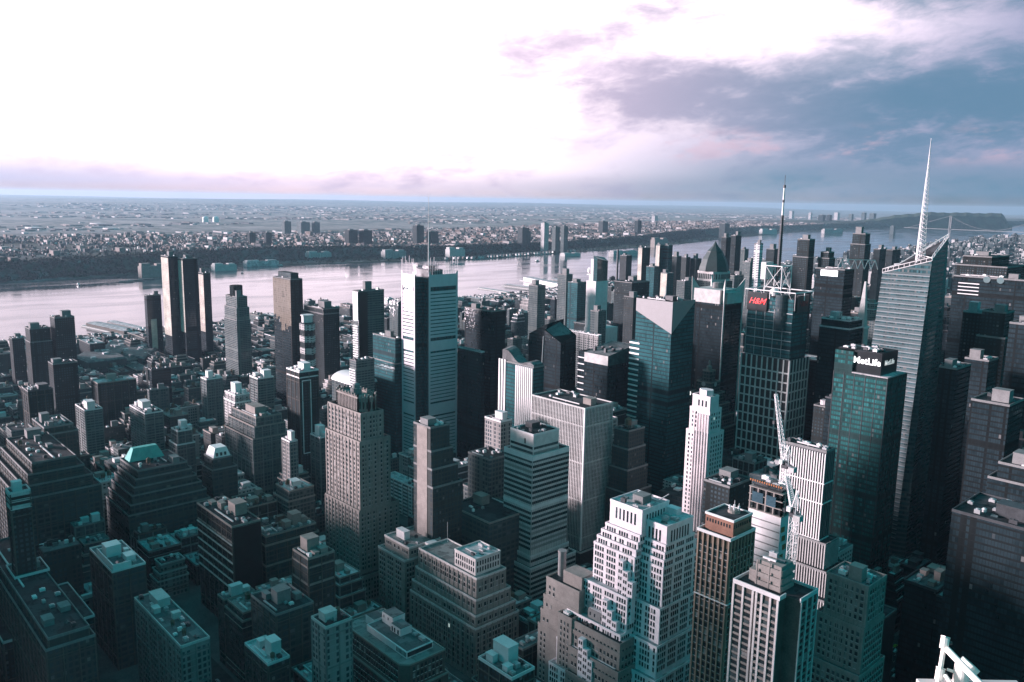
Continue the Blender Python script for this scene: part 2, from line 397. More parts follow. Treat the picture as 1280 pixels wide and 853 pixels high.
def ground_mat():
    m, n, b = new_mat('ground')
    pos = n.geo()[0]; x, y, z = n.sep(pos)
    flat = n.xyz(x, y, 0)
    big = n.noise(flat, 0.0011, 6, 0.62); mid = n.noise(flat, 0.006, 5, 0.65); fine = n.noise(flat, 0.03, 3, 0.6)
    asphalt = n.mix(n.ss(n.noise(flat, 0.12, 4, 0.6), 0.35, 0.65), (0.026, 0.028, 0.03), (0.05, 0.05, 0.052))
    veg = n.mix(n.ss(fine, 0.35, 0.65), (0.016, 0.03, 0.022), (0.045, 0.058, 0.042))
    built = n.mix(n.ss(mid, 0.4, 0.62), (0.045, 0.055, 0.05), (0.13, 0.12, 0.12))
    jersey = n.mix(n.ss(n.m('ADD', n.m('MULTIPLY', big, 0.6), n.m('MULTIPLY', mid, 0.4)), 0.44, 0.58), veg, built)
    pale = n.m('MULTIPLY', n.ss(mid, 0.60, 0.66), n.ss(n.noise(flat, 0.0019, 3, 0.5), 0.5, 0.6))
    jersey = n.mix(pale, jersey, (0.36, 0.33, 0.32))
    far = n.mix(n.ss(n.m('ADD', n.m('MULTIPLY', mid, 0.55), n.m('MULTIPLY', big, 0.45)), 0.40, 0.60), (0.10, 0.105, 0.09), (0.36, 0.29, 0.28))  # far plain pale and pinkish: haze put into the ground colour
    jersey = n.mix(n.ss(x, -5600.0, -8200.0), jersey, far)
    inland = n.m('LESS_THAN', x, -3250.0)
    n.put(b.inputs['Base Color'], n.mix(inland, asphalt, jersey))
    b.inputs['Roughness'].default_value = 0.95
    b.inputs['Specular IOR Level'].default_value = 0.1
    return m
xs = np.unique(np.concatenate([np.linspace(-45000, -9000, 40), np.linspace(-9000, -5200, 60), np.linspace(-5200, -1850, 240), np.linspace(-1850, 1500, 12)]))
ys = np.unique(np.concatenate([np.linspace(-3000, 0, 10), np.linspace(0, 7000, 130), np.linspace(7000, 20000, 70), np.linspace(20000, 50000, 25)]))
tag(grid_mesh('ground', xs, ys, ground_z, ground_mat()), kind='structure')

def water_mat():
    m, n, b = new_mat('river_water')
    pos = n.geo()[0]; x, y, z = n.sep(pos)
    b.inputs['Base Color'].default_value = (0.05, 0.075, 0.085, 1)
    b.inputs['Roughness'].default_value = 0.16
    b.inputs['IOR'].default_value = 1.4
    b.inputs['Specular IOR Level'].default_value = 0.7
    st = n.noise(n.xyz(n.m('MULTIPLY', x, 0.010), n.m('MULTIPLY', y, 0.0022), 0), 1.0, 5, 0.6, 0.6)
    rip = n.noise(n.xyz(x, y, 0), 0.06, 4, 0.65)
    n.put(b.inputs['Roughness'], n.ss(st, 0.35, 0.65, 0.05, 0.2))
    bmp = n.n.new('ShaderNodeBump'); bmp.inputs['Distance'].default_value = 1.2; bmp.inputs['Strength'].default_value = 0.16
    n.put(bmp.inputs['Height'], n.m('ADD', n.m('MULTIPLY', rip, 0.6), n.m('MULTIPLY', st, 0.4)))
    n.l.new(bmp.outputs[0], b.inputs['Normal'])
    return m
wy = np.concatenate([np.linspace(-3000, 15000, 120), np.linspace(15500, 60000, 12)])
wv = []; wf = []
for i, yy in enumerate(wy):
    wv += [(float(shore(FAR_SHORE, yy))-3, float(yy), -0.6), (float(shore(NEAR_SHORE, yy))+3, float(yy), -0.6)]
    if i: wf.append((2*i-2, 2*i-1, 2*i+1, 2*i))
me = bpy.data.meshes.new('river'); me.from_pydata(wv, [], wf); me.materials.append(water_mat())
o = bpy.data.objects.new('river', me); COL.objects.link(o); tag(o, kind='structure')

AVES = [65, -215, -470, -720, -980, -1240, -1500, -1760, -1990]
def street_y(n): return 40+80*(n-34)
# block pavements with kerbs, and the painted lane lines of the avenues
pav = MB(); lines = MB()
for a in range(len(AVES)-1):
    xr, xl = AVES[a]-14, AVES[a+1]+14
    for n in range(31, 66):
        y0, y1 = street_y(n)+9, street_y(n+1)-9
        if a == len(AVES)-2: xl = float(shore(NEAR_SHORE, y0))+30
        pav.box(xl, y0, -0.2, xr, y1, 0.14)
for ax in AVES[1:-1]:
    for k in (-1, 0, 1):
        for i in range(0, 240):
            y = 40+i*9.0
            lines.add([(ax+k*3.3-.08, y, .03), (ax+k*3.3+.08, y, .03), (ax+k*3.3+.08, y+3, .03), (ax+k*3.3-.08, y+3, .03)], [(0, 1, 2, 3)])
    for n in range(34, 58):
        for s in (-1, 1):
            yy = street_y(n)+s*9.8
            for i in range(12):
                xx = ax-11+i*1.9
                lines.add([(xx, yy-1.4, .034), (xx+.7, yy-1.4, .034), (xx+.7, yy+1.4, .034), (xx, yy+1.4, .034)], [(0, 1, 2, 3)])
tag(pav.build('pavement', plain('pavement_concrete', (0.085, 0.086, 0.086), 0.9, var=0.3, scale=0.08)), kind='structure')
tag(lines.build('road_markings', plain('road_paint', (0.55, 0.55, 0.52), 0.8, var=0.2)), kind='structure')

# wooded cliff and street trees of the far bank: leaf clumps, far too many to count
def clump_cloud(name, pts, sizes, mat, per=9, flat=0.75):
    n = len(pts)
    c = np.repeat(np.asarray(pts, float), per, 0); s = np.repeat(np.asarray(sizes, float), per)
    off = nrng.normal(size=(n*per, 3)); off /= np.linalg.norm(off, axis=1, keepdims=True)
    off *= (nrng.random(n*per)**0.4)[:, None]
    off[:, 2] *= flat
    c = c+off*s[:, None]*0.8
    k = 4
    v = np.zeros((n*per, k, 3))
    a = nrng.normal(size=(n*per, 3)); a /= np.linalg.norm(a, axis=1, keepdims=True)
    b = np.cross(a, nrng.normal(size=(n*per, 3))); b /= np.linalg.norm(b, axis=1, keepdims=True)
    q = s[:, None]*(0.35+0.25*nrng.random((n*per, 1)))
    v[:, 0] = c-a*q; v[:, 1] = c-b*q*0.7; v[:, 2] = c+a*q*0.8; v[:, 3] = c+b*q*0.9
    me = bpy.data.meshes.new(name)
    idx = np.arange(n*per*4).reshape(-1, 4)
    me.from_pydata(v.reshape(-1, 3).tolist(), [], idx.tolist()); me.materials.append(mat)
    o = bpy.data.objects.new(name, me); COL.objects.link(o); return o
foliage = plain('foliage', (0.014, 0.032, 0.024), 0.9, var=0.5, scale=0.05)
pts = []; sz = []
for i in range(9000):
    yy = rng.uniform(0, 7000) if i < 7600 else rng.uniform(7000, 15000)
    f = float(shore(FAR_SHORE, yy)); fl = 60+190*float(smooth((yy-1300)/900))
    xx = f-fl-rng.uniform(-30, 190)
    if rng.random() < 0.12: xx = f-rng.uniform(10, fl+20)
    s = rng.uniform(6, 11)
    pts.append((xx, yy, float(ground_z(xx, yy))+s*0.55)); sz.append(s)
tag(clump_cloud('cliff_woodland', pts, sz, foliage), kind='stuff')
pts = []; sz = []
cl = [(rng.uniform(-6200, -3500), rng.uniform(0, 9000), rng.uniform(40, 260)) for _ in range(170)]
for i in range(15000):
    c = rng.choice(cl); xx = c[0]+rng.gauss(0, c[2]*.4); yy = c[1]+rng.gauss(0, c[2])
    if xx > float(shore(FAR_SHORE, yy))-240: continue
    s = rng.uniform(4, 8); pts.append((xx, yy, float(ground_z(xx, yy))+s*0.6)); sz.append(s)
tag(clump_cloud('town_trees', pts, sz, foliage, 7), kind='stuff')

# the low houses of the far bank and the sheds and warehouses of the meadows behind
def box_field(name, bx, mats):
    """bx: array rows x,y,z,wx,wy,h,mat"""
    bx = np.asarray(bx, float); n = len(bx)
    sx = np.array([-1, 1, 1, -1, -1, 1, 1, -1])*.5; sy = np.array([-1, -1, 1, 1, -1, -1, 1, 1])*.5; sz_ = np.array([-.1, -.1, -.1, -.1, 1, 1, 1, 1])
    v = np.stack([bx[:, 0:1]+sx*bx[:, 3:4], bx[:, 1:2]+sy*bx[:, 4:5], bx[:, 2:3]+sz_*bx[:, 5:6]], 2).reshape(-1, 3)
    q = np.array([(4, 5, 6, 7), (0, 1, 5, 4), (1, 2, 6, 5), (2, 3, 7, 6), (3, 0, 4, 7)])
    f = (np.arange(n)[:, None, None]*8+q).reshape(-1, 4)
    me = bpy.data.meshes.new(name); me.from_pydata(v.tolist(), [], f.tolist())
    for m in mats: me.materials.append(m)
    me.polygons.foreach_set('material_index', np.repeat(bx[:, 6].astype(int), 5).astype(np.int32))
    o = bpy.data.objects.new(name, me); COL.objects.link(o); return o
VN = np.random.default_rng(5).random((64, 64))
def vnoise(x, y, sc):
    x, y = x/sc, y/sc; i, j = int(math.floor(x)), int(math.floor(y)); f, g = x-i, y-j; f = f*f*(3-2*f); g = g*g*(3-2*g)
    q = lambda a, b: VN[a % 64, b % 64]
    return (q(i, j)*(1-f)+q(i+1, j)*f)*(1-g)+(q(i, j+1)*(1-f)+q(i+1, j+1)*f)*g
HM = [plain('house_wall_pale', (0.300, 0.275, 0.270), 0.8, var=0.3, scale=0.03), plain('house_wall_tan', (0.190, 0.165, 0.155), 0.85, var=0.3, scale=0.03),
      plain('house_wall_brick', (0.130, 0.100, 0.090), 0.85, var=0.3, scale=0.03), plain('house_roof_dark', (0.060, 0.062, 0.066), 0.85, var=0.3, scale=0.03), plain('shed_roof_white', (0.440, 0.420, 0.420), 0.7, var=0.1, scale=0.01)]
rows = []
for i in range(34000):
    yy = rng.uniform(-50, 11000) if rng.random() < .8 else rng.uniform(0, 4000)
    f = float(shore(FAR_SHORE, yy)); fl = 60+190*float(smooth((yy-1300)/900))
    xx = f-fl-150-rng.random()**1.1*2300
    yy = round(yy/62)*62+rng.choice((-17, -6, 6, 17))
    if vnoise(xx, yy, 420)*.6+vnoise(xx, yy, 150)*.4 < rng.uniform(.22, .62): continue
    big = rng.random() < .03
    wx, wy_, h = (rng.uniform(8, 20), rng.uniform(6, 11), rng.uniform(6, 12)) if not big else (rng.uniform(25, 70), rng.uniform(14, 30), rng.uniform(12, 26))
    rows.append((xx, yy, float(ground_z(xx, yy)), wx, wy_, h, rng.choices((0, 1, 2, 3, 4), (3.2, 4, 4, 6, .7))[0]))
tag(box_field('far_bank_houses', rows, HM), kind='stuff')
rows = []
for i in range(12000):
    yy = rng.uniform(0, 22000); d = 3000+rng.random()**1.3*13000
    xx = float(shore(FAR_SHORE, yy))-d
    if vnoise(xx, yy*.5, 900)*.65+vnoise(xx, yy*.5, 300)*.35 < rng.uniform(.42, .72): continue
    s = rng.random()
    wx, wy_, h = (rng.uniform(30, 90), rng.uniform(20, 60), rng.uniform(6, 12)) if s < .8 else (rng.uniform(90, 260), rng.uniform(40, 130), rng.uniform(8, 14))
    rows.append((xx, yy, float(ground_z(xx, yy)), wx, wy_, h, rng.choices((0, 1, 2, 3, 4), (2.5, 3, 2, 5, .9))[0]))
tag(box_field('meadow_warehouses', rows, HM), kind='stuff')

# the long dark bluff far upriver
hb = MB()
prof = []
A = at_d(1020, 284, 13500); B = at_d(1266, 279, 15500)
nseg = 60; hv = []; hf = []
for i in range(nseg+1):
    t = i/nseg; p = A*(1-t)+B*t
    nose = 1-smooth((t-0.93)/0.07)*0.85
    top = (40+205*smooth(t/0.6))*float(nose)+5*math.sin(i*1.7)+4*math.sin(i*.61)
    back = np.array([p[0], p[1], 0])*1.14; front = np.array([p[0], p[1], 0])*0.985
    for q, z in ((front, -2), (np.array([p[0], p[1], 0]), top*0.8), (np.array([p[0], p[1], 0])*1.03, top), (back, top*0.7), (back*1.03, -2)):
        hv.append((q[0], q[1], z))
    if i:
        for k in range(4): hf.append((5*(i-1)+k, 5*i+k, 5*i+k+1, 5*(i-1)+k+1))
hf.append(tuple(range(5*nseg, 5*nseg+5)))
me = bpy.data.meshes.new('river_bluff'); me.from_pydata(hv, [], hf); me.materials.append(plain('bluff_woods', (0.045, 0.06, 0.04), 0.95, var=0.5, scale=0.006))
o = bpy.data.objects.new('river_bluff', me); COL.objects.link(o); tag(o, kind='structure')

# the air over the whole scene
hz = MB(); hz.box(-62000, -4500, -12, 4000, 62000, 440)
m = bpy.data.materials.new('haze_air'); m.use_nodes = True; m.node_tree.nodes.clear()
ho = m.node_tree.nodes.new('ShaderNodeOutputMaterial'); pv = m.node_tree.nodes.new('ShaderNodeVolumePrincipled')
pv.inputs['Density'].default_value = HAZE_DENSITY; pv.inputs['Color'].default_value = (*HAZE_COLOR, 1); pv.inputs['Anisotropy'].default_value = 0.25
m.node_tree.links.new(pv.outputs[0], ho.inputs['Volume'])
tag(hz.build('haze', m), kind='stuff')
# ------------------------------------------------------------------ tower builder
HEROES = []      # footprints (x0,y0,x1,y1), screen rect to keep clear, reference phrase
WIN_MESH = {}
def win_mesh(kind):
    if kind not in WIN_MESH:
        WIN_MESH[kind] = MB().box(-.5, -.5, -.5, .5, .5, .5).mesh('window', GL[kind])
    return WIN_MESH[kind]
def window_part(root, face, R, uc, zc, w_, h_, kind, depth=0.12):
    o = bpy.data.objects.new('window', win_mesh(kind)); COL.objects.link(o); o.parent = root
    x0, y0, x1, y1 = R; ox, oy, oz = root.location
    if face == 's': o.location = (x0+uc-ox, y0-depth*.4-oy, zc-oz); o.scale = (w_, depth, h_)
    else: o.location = (x1+depth*.4-ox, y0+uc-oy, zc-oz); o.scale = (depth, w_, h_)
    return o
WIN_BUDGET = 1700
def add_windows(root, wins, most=100, seed=1, sill=True):
    """wins: (face, R, uc, zc, w, h); the first ones (highest, most open to view) become parts, the rest one part"""
    global WIN_BUDGET
    r = random.Random(seed)
    most = min(most, 100, WIN_BUDGET)
    kinds = [r.choices(('dark', 'mid', 'blind', 'lit'), (70, 23, 6.9, .1))[0] for _ in wins]
    for k, wn in enumerate(wins[:most]): window_part(root, *wn, kinds[k])
    WIN_BUDGET -= min(most, len(wins))
    if sill:
        sb_ = MB(tuple(root.location))
        for (face, R, uc, zc, w_, h_) in wins:
            if w_ < 2.6 and h_ < 4 and zc > 30: sb_.fbox(face, R, uc-w_/2-.1, uc+w_/2+.1, zc-h_/2-.28, zc-h_/2-.06, -.05, .30)
        if sb_.v: tag(sb_.build('window_sill', MT['limestone'], root), kind='stuff')
    rest = MB(tuple(root.location))
    for k, (face, R, uc, zc, w_, h_) in enumerate(wins[most:]):
        rest.fbox(face, R, uc-w_/2, uc+w_/2, zc-h_/2, zc+h_/2, -.05, .10, ('dark', 'mid', 'blind', 'lit').index(kinds[most+k]))
    if rest.v: tag(rest.build('window', WINMATS, root), kind='stuff')
def punch(tiers, bay=3.4, storey=3.8, w_=1.5, h_=2.0, skip=0, top=2.2, low=0.0, edge=1.4):
    """window list for the two faces turned to the city's south and east, from the top storey down"""
    out_ = []
    for (R, z0, z1) in tiers:
        z = z1-top-h_/2
        while z-h_/2 > max(z0+.8, low):
            for face, L in (('s', R[2]-R[0]), ('e', R[3]-R[1])):
                n = max(1, int((L-2*edge)/bay)); step = (L-2*edge)/n
                for i in range(n):
                    if skip and i % skip == skip-1: continue
                    out_.append((face, R, edge+(i+.5)*step, z, w_, h_))
            z -= storey
    out_.sort(key=lambda q: -q[3])
    return out_
def ribbons(tiers, storey=3.8, h_=1.8, top=3.0, edge=0.6, low=0):
    out_ = []
    for (R, z0, z1) in tiers:
        z = z1-top-h_/2
        while z-h_/2 > max(z0+.8, low):
            for face, L in (('s', R[2]-R[0]), ('e', R[3]-R[1])): out_.append((face, R, L/2, z, L-2*edge, h_))
            z -= storey
    out_.sort(key=lambda q: -q[3]); return out_
def roofs(root, tiers, roofmat, parmat, ph=1.1, pt=0.5, lip=0.12):
    """roof deck and parapet of every tier"""
    o = tuple(root.location)
    for (R, z0, z1) in tiers:
        rf = MB(o); pr = MB(o)
        x0, y0, x1, y1 = R
        rf.box(x0+.3, y0+.3, z1-.1, x1-.3, y1-.3, z1+.12)
        a, b, c, d = x0-lip, y0-lip, x1+lip, y1+lip
        n_ = 4; out4 = [(a, b), (c, b), (c, d), (a, d)]; in4 = [(a+pt, b+pt), (c-pt, b+pt), (c-pt, d-pt), (a+pt, d-pt)]
        vs = [(*p, z1-.5) for p in out4]+[(*p, z1+ph) for p in out4]+[(*p, z1-.5) for p in in4]+[(*p, z1+ph) for p in in4]
        fs = []
        for i in range(4):
            j = (i+1) % 4
            fs += [(i, j, 4+j, 4+i), (4+i, 4+j, 12+j, 12+i), (12+i, 12+j, 8+j, 8+i), (8+i, 8+j, j, i)]
        pr.add(vs, fs)
        rf.build('roof', roofmat, root); pr.build('parapet', parmat, root)
def pieces(root, name, mat, boxes):
    """repeated parts: each its own mesh, past a hundred the rest as one"""
    for q in boxes[:100]: b = MB(tuple(root.location)); b.fbox(*q); b.build(name, mat, root)
    b = MB(tuple(root.location))
    for q in boxes[100:]: b.fbox(*q)
    if b.v: tag(b.build(name, mat, root), kind='stuff')
def walls(root, tiers, mat, name='wall'):
    b = MB(tuple(root.location))
    for (R, z0, z1) in tiers: b.box(R[0], R[1], z0, R[2], R[3], z1)
    return b.build(name, mat, root)
def tank(root, x, y, z, s=1.0):
    o = tuple(root.location); b = MB(o)
    for a in range(4):
        t = math.pi/4+a*math.pi/2; px, py = x+1.5*s*math.cos(t), y+1.5*s*math.sin(t)
        b.box(px-.12, py-.12, z, px+.12, py+.12, z+3*s)
    b.lathe(x, y, [(2.1*s, z+3*s), (2.1*s, z+6.6*s), (2.25*s, z+6.65*s), (0.15, z+8.2*s)], 14)
    return b.build('water_tank', MT['wood'], root)
def clutter(root, R, z, seed, n=4, house=True, mat=None, tanks=0, scale=1.0, houses=1):
    """rooftop plant: a stair or lift house, air units and ducts, standing clear of each other"""
    r = random.Random(seed); x0, y0, x1, y1 = R; W_, D_ = x1-x0, y1-y0; o = tuple(root.location)
    used = []
    def spot(w_, d_):
        for _ in range(25):
            if W_ < w_+3 or D_ < d_+3: return None
            cx = r.uniform(x0+1.5+w_/2, x1-1.5-w_/2); cy = r.uniform(y0+1.5+d_/2, y1-1.5-d_/2)
            if all(abs(cx-u[0]) > (w_+u[2])/2+.6 or abs(cy-u[1]) > (d_+u[3])/2+.6 for u in used):
                used.append((cx, cy, w_, d_)); return cx, cy
        return None
    for _h in range(houses if house else 0):
        if _h: scale = r.uniform(.45, .75)
        w_, d_ = min(W_*.45, r.uniform(6, 13)*scale), min(D_*.45, r.uniform(5, 9)*scale); p = spot(w_, d_)
        if p:
            h = r.uniform(3.5, 7)*scale; b = MB(o); b.box(p[0]-w_/2, p[1]-d_/2, z, p[0]+w_/2, p[1]+d_/2, z+h)
            b.box(p[0]-w_/2-.2, p[1]-d_/2-.2, z+h+.003, p[0]+w_/2+.2, p[1]+d_/2+.2, z+h+.4)
            b.box(p[0]+w_/2-.02, p[1]-1, z+.2, p[0]+w_/2+.06, p[1]+.2, z+2.3)
            b.build('roof_house', mat or MT['grey'], root)
    scale = min(1.0, scale) if houses > 1 else scale
    for _ in range(tanks):
        p = spot(5*scale, 5*scale)
        if p: tank(root, p[0], p[1], z, r.uniform(.85, 1.15)*scale)
    if n > 2 and W_ > 12 and D_ > 10:
        p = spot(W_*.5, 1.2)
        if p:
            b = MB(o); b.box(p[0]-W_*.25, p[1]-.45, z+.35, p[0]+W_*.25, p[1]+.45, z+1.15); b.box(p[0]-.5, p[1]-.5, z, p[0]+.5, p[1]+.5, z+.349); b.build('duct', r.choice((MT['steel'], MT['pale'])), root)
        p = spot(3.4, 2.6)
        if p: b = MB(o); b.prism([(p[0]-1.7, p[1]-1.3), (p[0]+1.7, p[1]-1.3), (p[0]+1.7, p[1]+1.3), (p[0]-1.7, p[1]+1.3)], z, z+1.0, 0, [(p[0]-1.7, p[1]-.1), (p[0]+1.7, p[1]-.1), (p[0]+1.7, p[1]+.1), (p[0]-1.7, p[1]+.1)]); b.build('skylight', GL['mid'], root)
    for _ in range(n):
        w_, d_ = r.uniform(1.6, 4.5), r.uniform(1.4, 3); p = spot(w_, d_)
        if p:
            h = r.uniform(1.2, 2.6); b = MB(o)
            b.box(p[0]-w_/2, p[1]-d_/2, z+.3, p[0]+w_/2, p[1]+d_/2, z+h)
            b.lathe(p[0], p[1], [(min(w_, d_)*.35, z+h+.003), (min(w_, d_)*.35, z+h+.35), (min(w_, d_)*.2, z+h+.4)], 10)
            for sx in (-1, 1):
                for sy in (-1, 1): b.box(p[0]+sx*w_*.4-.1, p[1]+sy*d_*.4-.1, z, p[0]+sx*w_*.4+.1, p[1]+sy*d_*.4+.1, z+.3)
            b.build('air_unit', r.choice((MT['steel'], MT['white'], MT['steel'], MT['darksteel'])), root)
def rect_from(xl, xc, xr, yc, d):
    P = at_d(xc, yc, d)
    return (P[0]-ext(P, xl, (-1, 0, 0)), P[1], P[0], P[1]+ext(P, xr, (0, 1, 0))), P[2]
def grow(R, w_=0, s=0, e=0, n=0): return (R[0]-w_, R[1]-s, R[2]+e, R[3]+n)
def steps(R, z, drops):
    """drops: (metres down, grow west, south, east, north) -> tiers from the top down to the street"""
    t = []; z1 = z; cur = R
    for dz, gw, gs, ge, gn in drops:
        t.append((cur, z1-dz, z1)); z1 -= dz; cur = grow(cur, gw, gs, ge, gn)
    t.append((cur, 0, z1)); return t
def start(name, label, cat, R, keep, ref, group=None):
    root = thing(name, label, cat, ((R[0]+R[2])/2, (R[1]+R[3])/2, 0), group)
    HEROES.append([R, keep, ref]); return root
def base_rect(tiers): 
    return (min(t[0][0] for t in tiers), min(t[0][1] for t in tiers), max(t[0][2] for t in tiers), max(t[0][3] for t in tiers))
def hero(name, label, cat, px, d, drops, yb, wall, roofm, parm, ref, wins=None, seed=1, most=100, plant=4, tanks=0, house=True, h_scale=1.0, group=None, lip=0.12, plantmat=None, houses=1):
    R, z = rect_from(*px[:4], d)
    tiers = steps(R, z, drops); B = base_rect(tiers)
    keep = (min(px[0], px[1]), px[3]-2, max(px[2], px[1]), yb)
    root = start(name, label, cat, B, keep, ref, group)
    walls(root, tiers, wall); roofs(root, tiers, roofm, parm, lip=lip)
    if wins: add_windows(root, wins(tiers), most, seed)
    if plant or house or tanks: clutter(root, R, z+.12, seed, plant, house, plantmat or parm, tanks, h_scale, houses)
    return root, R, z, tiers
def strips(root, tiers, name, mat, bay, w_, d_, faces='se', edge=.3, ztop=.0, zlow=0):
    """vertical piers standing proud of the wall"""
    b = MB(tuple(root.location))
    for (R, z0, z1) in tiers:
        for face, L in (('s', R[2]-R[0]), ('e', R[3]-R[1])):
            if face not in faces: continue
            n = max(1, round((L-2*edge)/bay)); st = (L-2*edge)/n
            for i in range(n+1): b.fbox(face, R, edge+i*st-w_/2, edge+i*st+w_/2, max(z0, zlow)+.01, z1-ztop, -.06, d_)
    return b.build(name, mat, root)
def bands(root, tiers, name, mat, zs, h_, d_, over=.0):
    if name == 'belt_course' and len(zs) > 1:
        for zq in zs: bands(root, tiers, name, mat, [zq], h_, d_, over)
        return
    b = MB(tuple(root.location))
    for (R, z0, z1) in tiers:
        for z in zs:
            if z0 < z-h_ and z < z1 and not (name == 'belt_course' and b.v):
                L = R[2]-R[0]; b.fbox('s', R, -over, L+d_+over, z-h_, z, -.06, d_+over)
                L = R[3]-R[1]; b.fbox('e', R, .01, L+over, z-h_, z, -.06, d_+over)
    return b.build(name, mat, root)
def text(body, parent, loc, size, mat, face='s', shear=0.0, name='sign_letters', ext_=0.15, bold=0.0, width=None):
    c = bpy.data.curves.new(name, 'FONT'); c.body = body; c.size = size; c.extrude = ext_; c.shear = shear; c.offset = bold
    c.align_x = 'CENTER'; c.align_y = 'CENTER'; c.materials.append(mat); c.resolution_u = 3
    o = bpy.data.objects.new(name, c); COL.objects.link(o); o.parent = parent
    ox, oy, oz = parent.location
    o.location = (loc[0]-ox, loc[1]-oy, loc[2]-oz)
    o.rotation_euler = (math.pi/2, 0, 0) if face == 's' else (math.pi/2, 0, math.pi/2)
    bpy.context.view_layer.update()
    me = bpy.data.meshes.new_from_object(o.evaluated_get(bpy.context.evaluated_depsgraph_get()))
    sc_ = width/max(.01, o.dimensions[0]) if width else 1.0
    q = bpy.data.objects.new(name, me); COL.objects.link(q); q.parent = parent
    q.location = o.location; q.rotation_euler = o.rotation_euler; q.scale = (sc_, sc_, 1)
    bpy.data.objects.remove(o)
    return q

# ================================================================== the named towers
# --- newspaper tower: grey tower with ceramic-rod screens, open crown and thin mast
R, z = rect_from(502, 526, 572, 349, 930)
R = grow(R, 0, 0, 0, 0); x0, y0, x1, y1 = R
root = start('office_tower', 'tall grey tower with rod screens, an open comb crown and one thin mast', 'tower', R, (500, 320, 574, 560), 'the masted grey tower')
nb = 11.0
b = MB(tuple(root.location))
b.box(x0+.4, y0+.4, 0, x1-nb, y1-.4, z); b.box(x1-nb, y0+nb, 0, x1-.4, y1-.4, z)
b.build('wall', F['glasst'], root)
b = MB(tuple(root.location)); b.box(x0+1.6, y0+1.6, z, x1-nb-.1, y1-1.6, z+.3); b.box(x1-nb, y0+nb+.1, z, x1-1.6, y1-1.6, z+.31); b.build('roof', MT['roofgrey'], root)
scr = plain('ceramic_rod_screen', (0.52, 0.47, 0.495), 0.6, var=0.08)
scr_e = scr
floors = []
zz = z-16
while zz > 4: floors.append(zz); zz -= 4.2
for face, ua, ub in (('s', 0.0, x1-x0-nb), ('e', nb, y1-y0)):
    s = MB(tuple(root.location)); L = ub-ua
    solid = [(z-10, z+4), (z-84, z-72), (z-160, z-146)]
    for k, f in enumerate(floors):
        if any(a < f+1 and f-2 < b_ for a, b_ in solid): continue
        s.fbox(face, R, ua+2.2, ub-2.2, f-2.0, f+1.0, -.2, .2)   # rods above and below the view strip
    for a, b_ in solid: s.fbox(face, R, ua+2.2, ub-2.2, a, b_, 0, .35)
    s.fbox(face, R, ua, ua+2.19, 0, z+7, -.3, .5); s.fbox(face, R, ub-2.19, ub, 0, z+7, -.3, .5)
    s.build('rod_screen', scr, root)
    c = MB(tuple(root.location)); n = int(L/2.4)
    for i in range(n+1):
        t = i/n; hh = 20+5*math.sin(i*2.4)
        if .32 < t < .72 and face == 'e': hh = 9
        c.fbox(face, R, ua+t*(L-.5), ua+t*(L-.5)+.4, z+4, z+hh, 0, .35)
    for q in (7.5, 11, 14.5): c.fbox(face, R, ua, ub, z+q-.12, z+q+.12, -.25, 0)
    c.build('crown_screen', scr, root)
b = MB(tuple(root.location))
b.box(x1-nb-.3, y0+.6, 0, x1-nb+.5, y0+1.5, z+2); b.box(x1-1.4, y0+nb-.6, 0, x1-.5, y0+nb+.3, z+2)
for k in range(12):
    za = k*(z/12); zb = (k+1)*(z/12)
    b.beam((x1-nb+.35, y0+1.6, za), (x1-nb+.35, y0+nb-.3, zb), .16); b.beam((x1-nb+.35, y0+nb-.3, za), (x1-nb+.35, y0+1.6, zb), .16)
    b.beam((x1-nb+.6, y0+nb-.35, za), (x1-1.6, y0+nb-.35, zb), .16); b.beam((x1-1.6, y0+nb-.35, za), (x1-nb+.6, y0+nb-.35, zb), .16)
b.build('corner_bracing', MT['darksteel'], root)
cx, cy = (x0+x1)/2+2, (y0+y1)/2-3
b = MB(tuple(root.location)); b.box(cx-12, cy-9, z+.3, cx+12, cy+11, z+9); b.box(cx-6, cy-4, z+9.003, cx+6, cy+5, z+13); b.build('plant_room', MT['darksteel'], root)
mtop = CAM_Z+ (247-241)/1035*930
b = MB(tuple(root.location)); b.beam((cx, cy, z+13), (cx, cy, z+50), .85, 8, 0, .6); b.beam((cx, cy, z+50), (cx, cy, mtop), .6, 8, 0, .18); b.build('mast', MT['pale'], root)

# --- art deco tan tower with an octagonal crown
R, z = rect_from(418, 452, 472, 518, 640)
zt = at_d(452, 498, 640)[2]
cxm, cym = (R[0]+R[2])/2, (R[1]+R[3])/2
wx_, wy_ = R[2]-R[0], R[3]-R[1]
mz = at_d(440, 518, 640)[2]
main = (R[0]-5, R[1]-3, R[2]+1, R[3]+8)
tiers = [((R[0]-7, R[1]-2, R[2]+2, R[3]+4), mz-22, mz), ((R[0]-7, R[1]-4.5, R[2]+4, R[3]+9), mz-78, mz-22.0), ((R[0]-7.5, R[1]-6, R[2]+4.5, R[3]+17), 22, mz-78), ((R[0]-40, R[1]-12, R[2]+10, R[3]+24), 0, 22)]
B = base_rect(tiers)
root = start('office_tower', 'tan art deco tower with an octagonal crown and stepped shoulders', 'tower', B, (412, 486, 494, 690), 'the octagonal-crowned tan tower')
walls(root, tiers, MT['buff']); roofs(root, tiers, MT['roofdark'], MT['buff'])
strips(root, tiers[:3], 'pier', MT['tan'], 5.2, 1.2, .45, edge=.6)
add_windows(root, punch(tiers, 2.6, 3.7, 1.35, 2.0, 0, 2.6), 100, 3)
def octo(x0, y0, x1, y1, c): return [(x0+c, y0), (x1-c, y0), (x1, y0+c), (x1, y1-c), (x1-c, y1), (x0+c, y1), (x0, y1-c), (x0, y0+c)]
ow = octo(R[0]-3, R[1]+1, R[2]-.5, R[3]+3, 6)
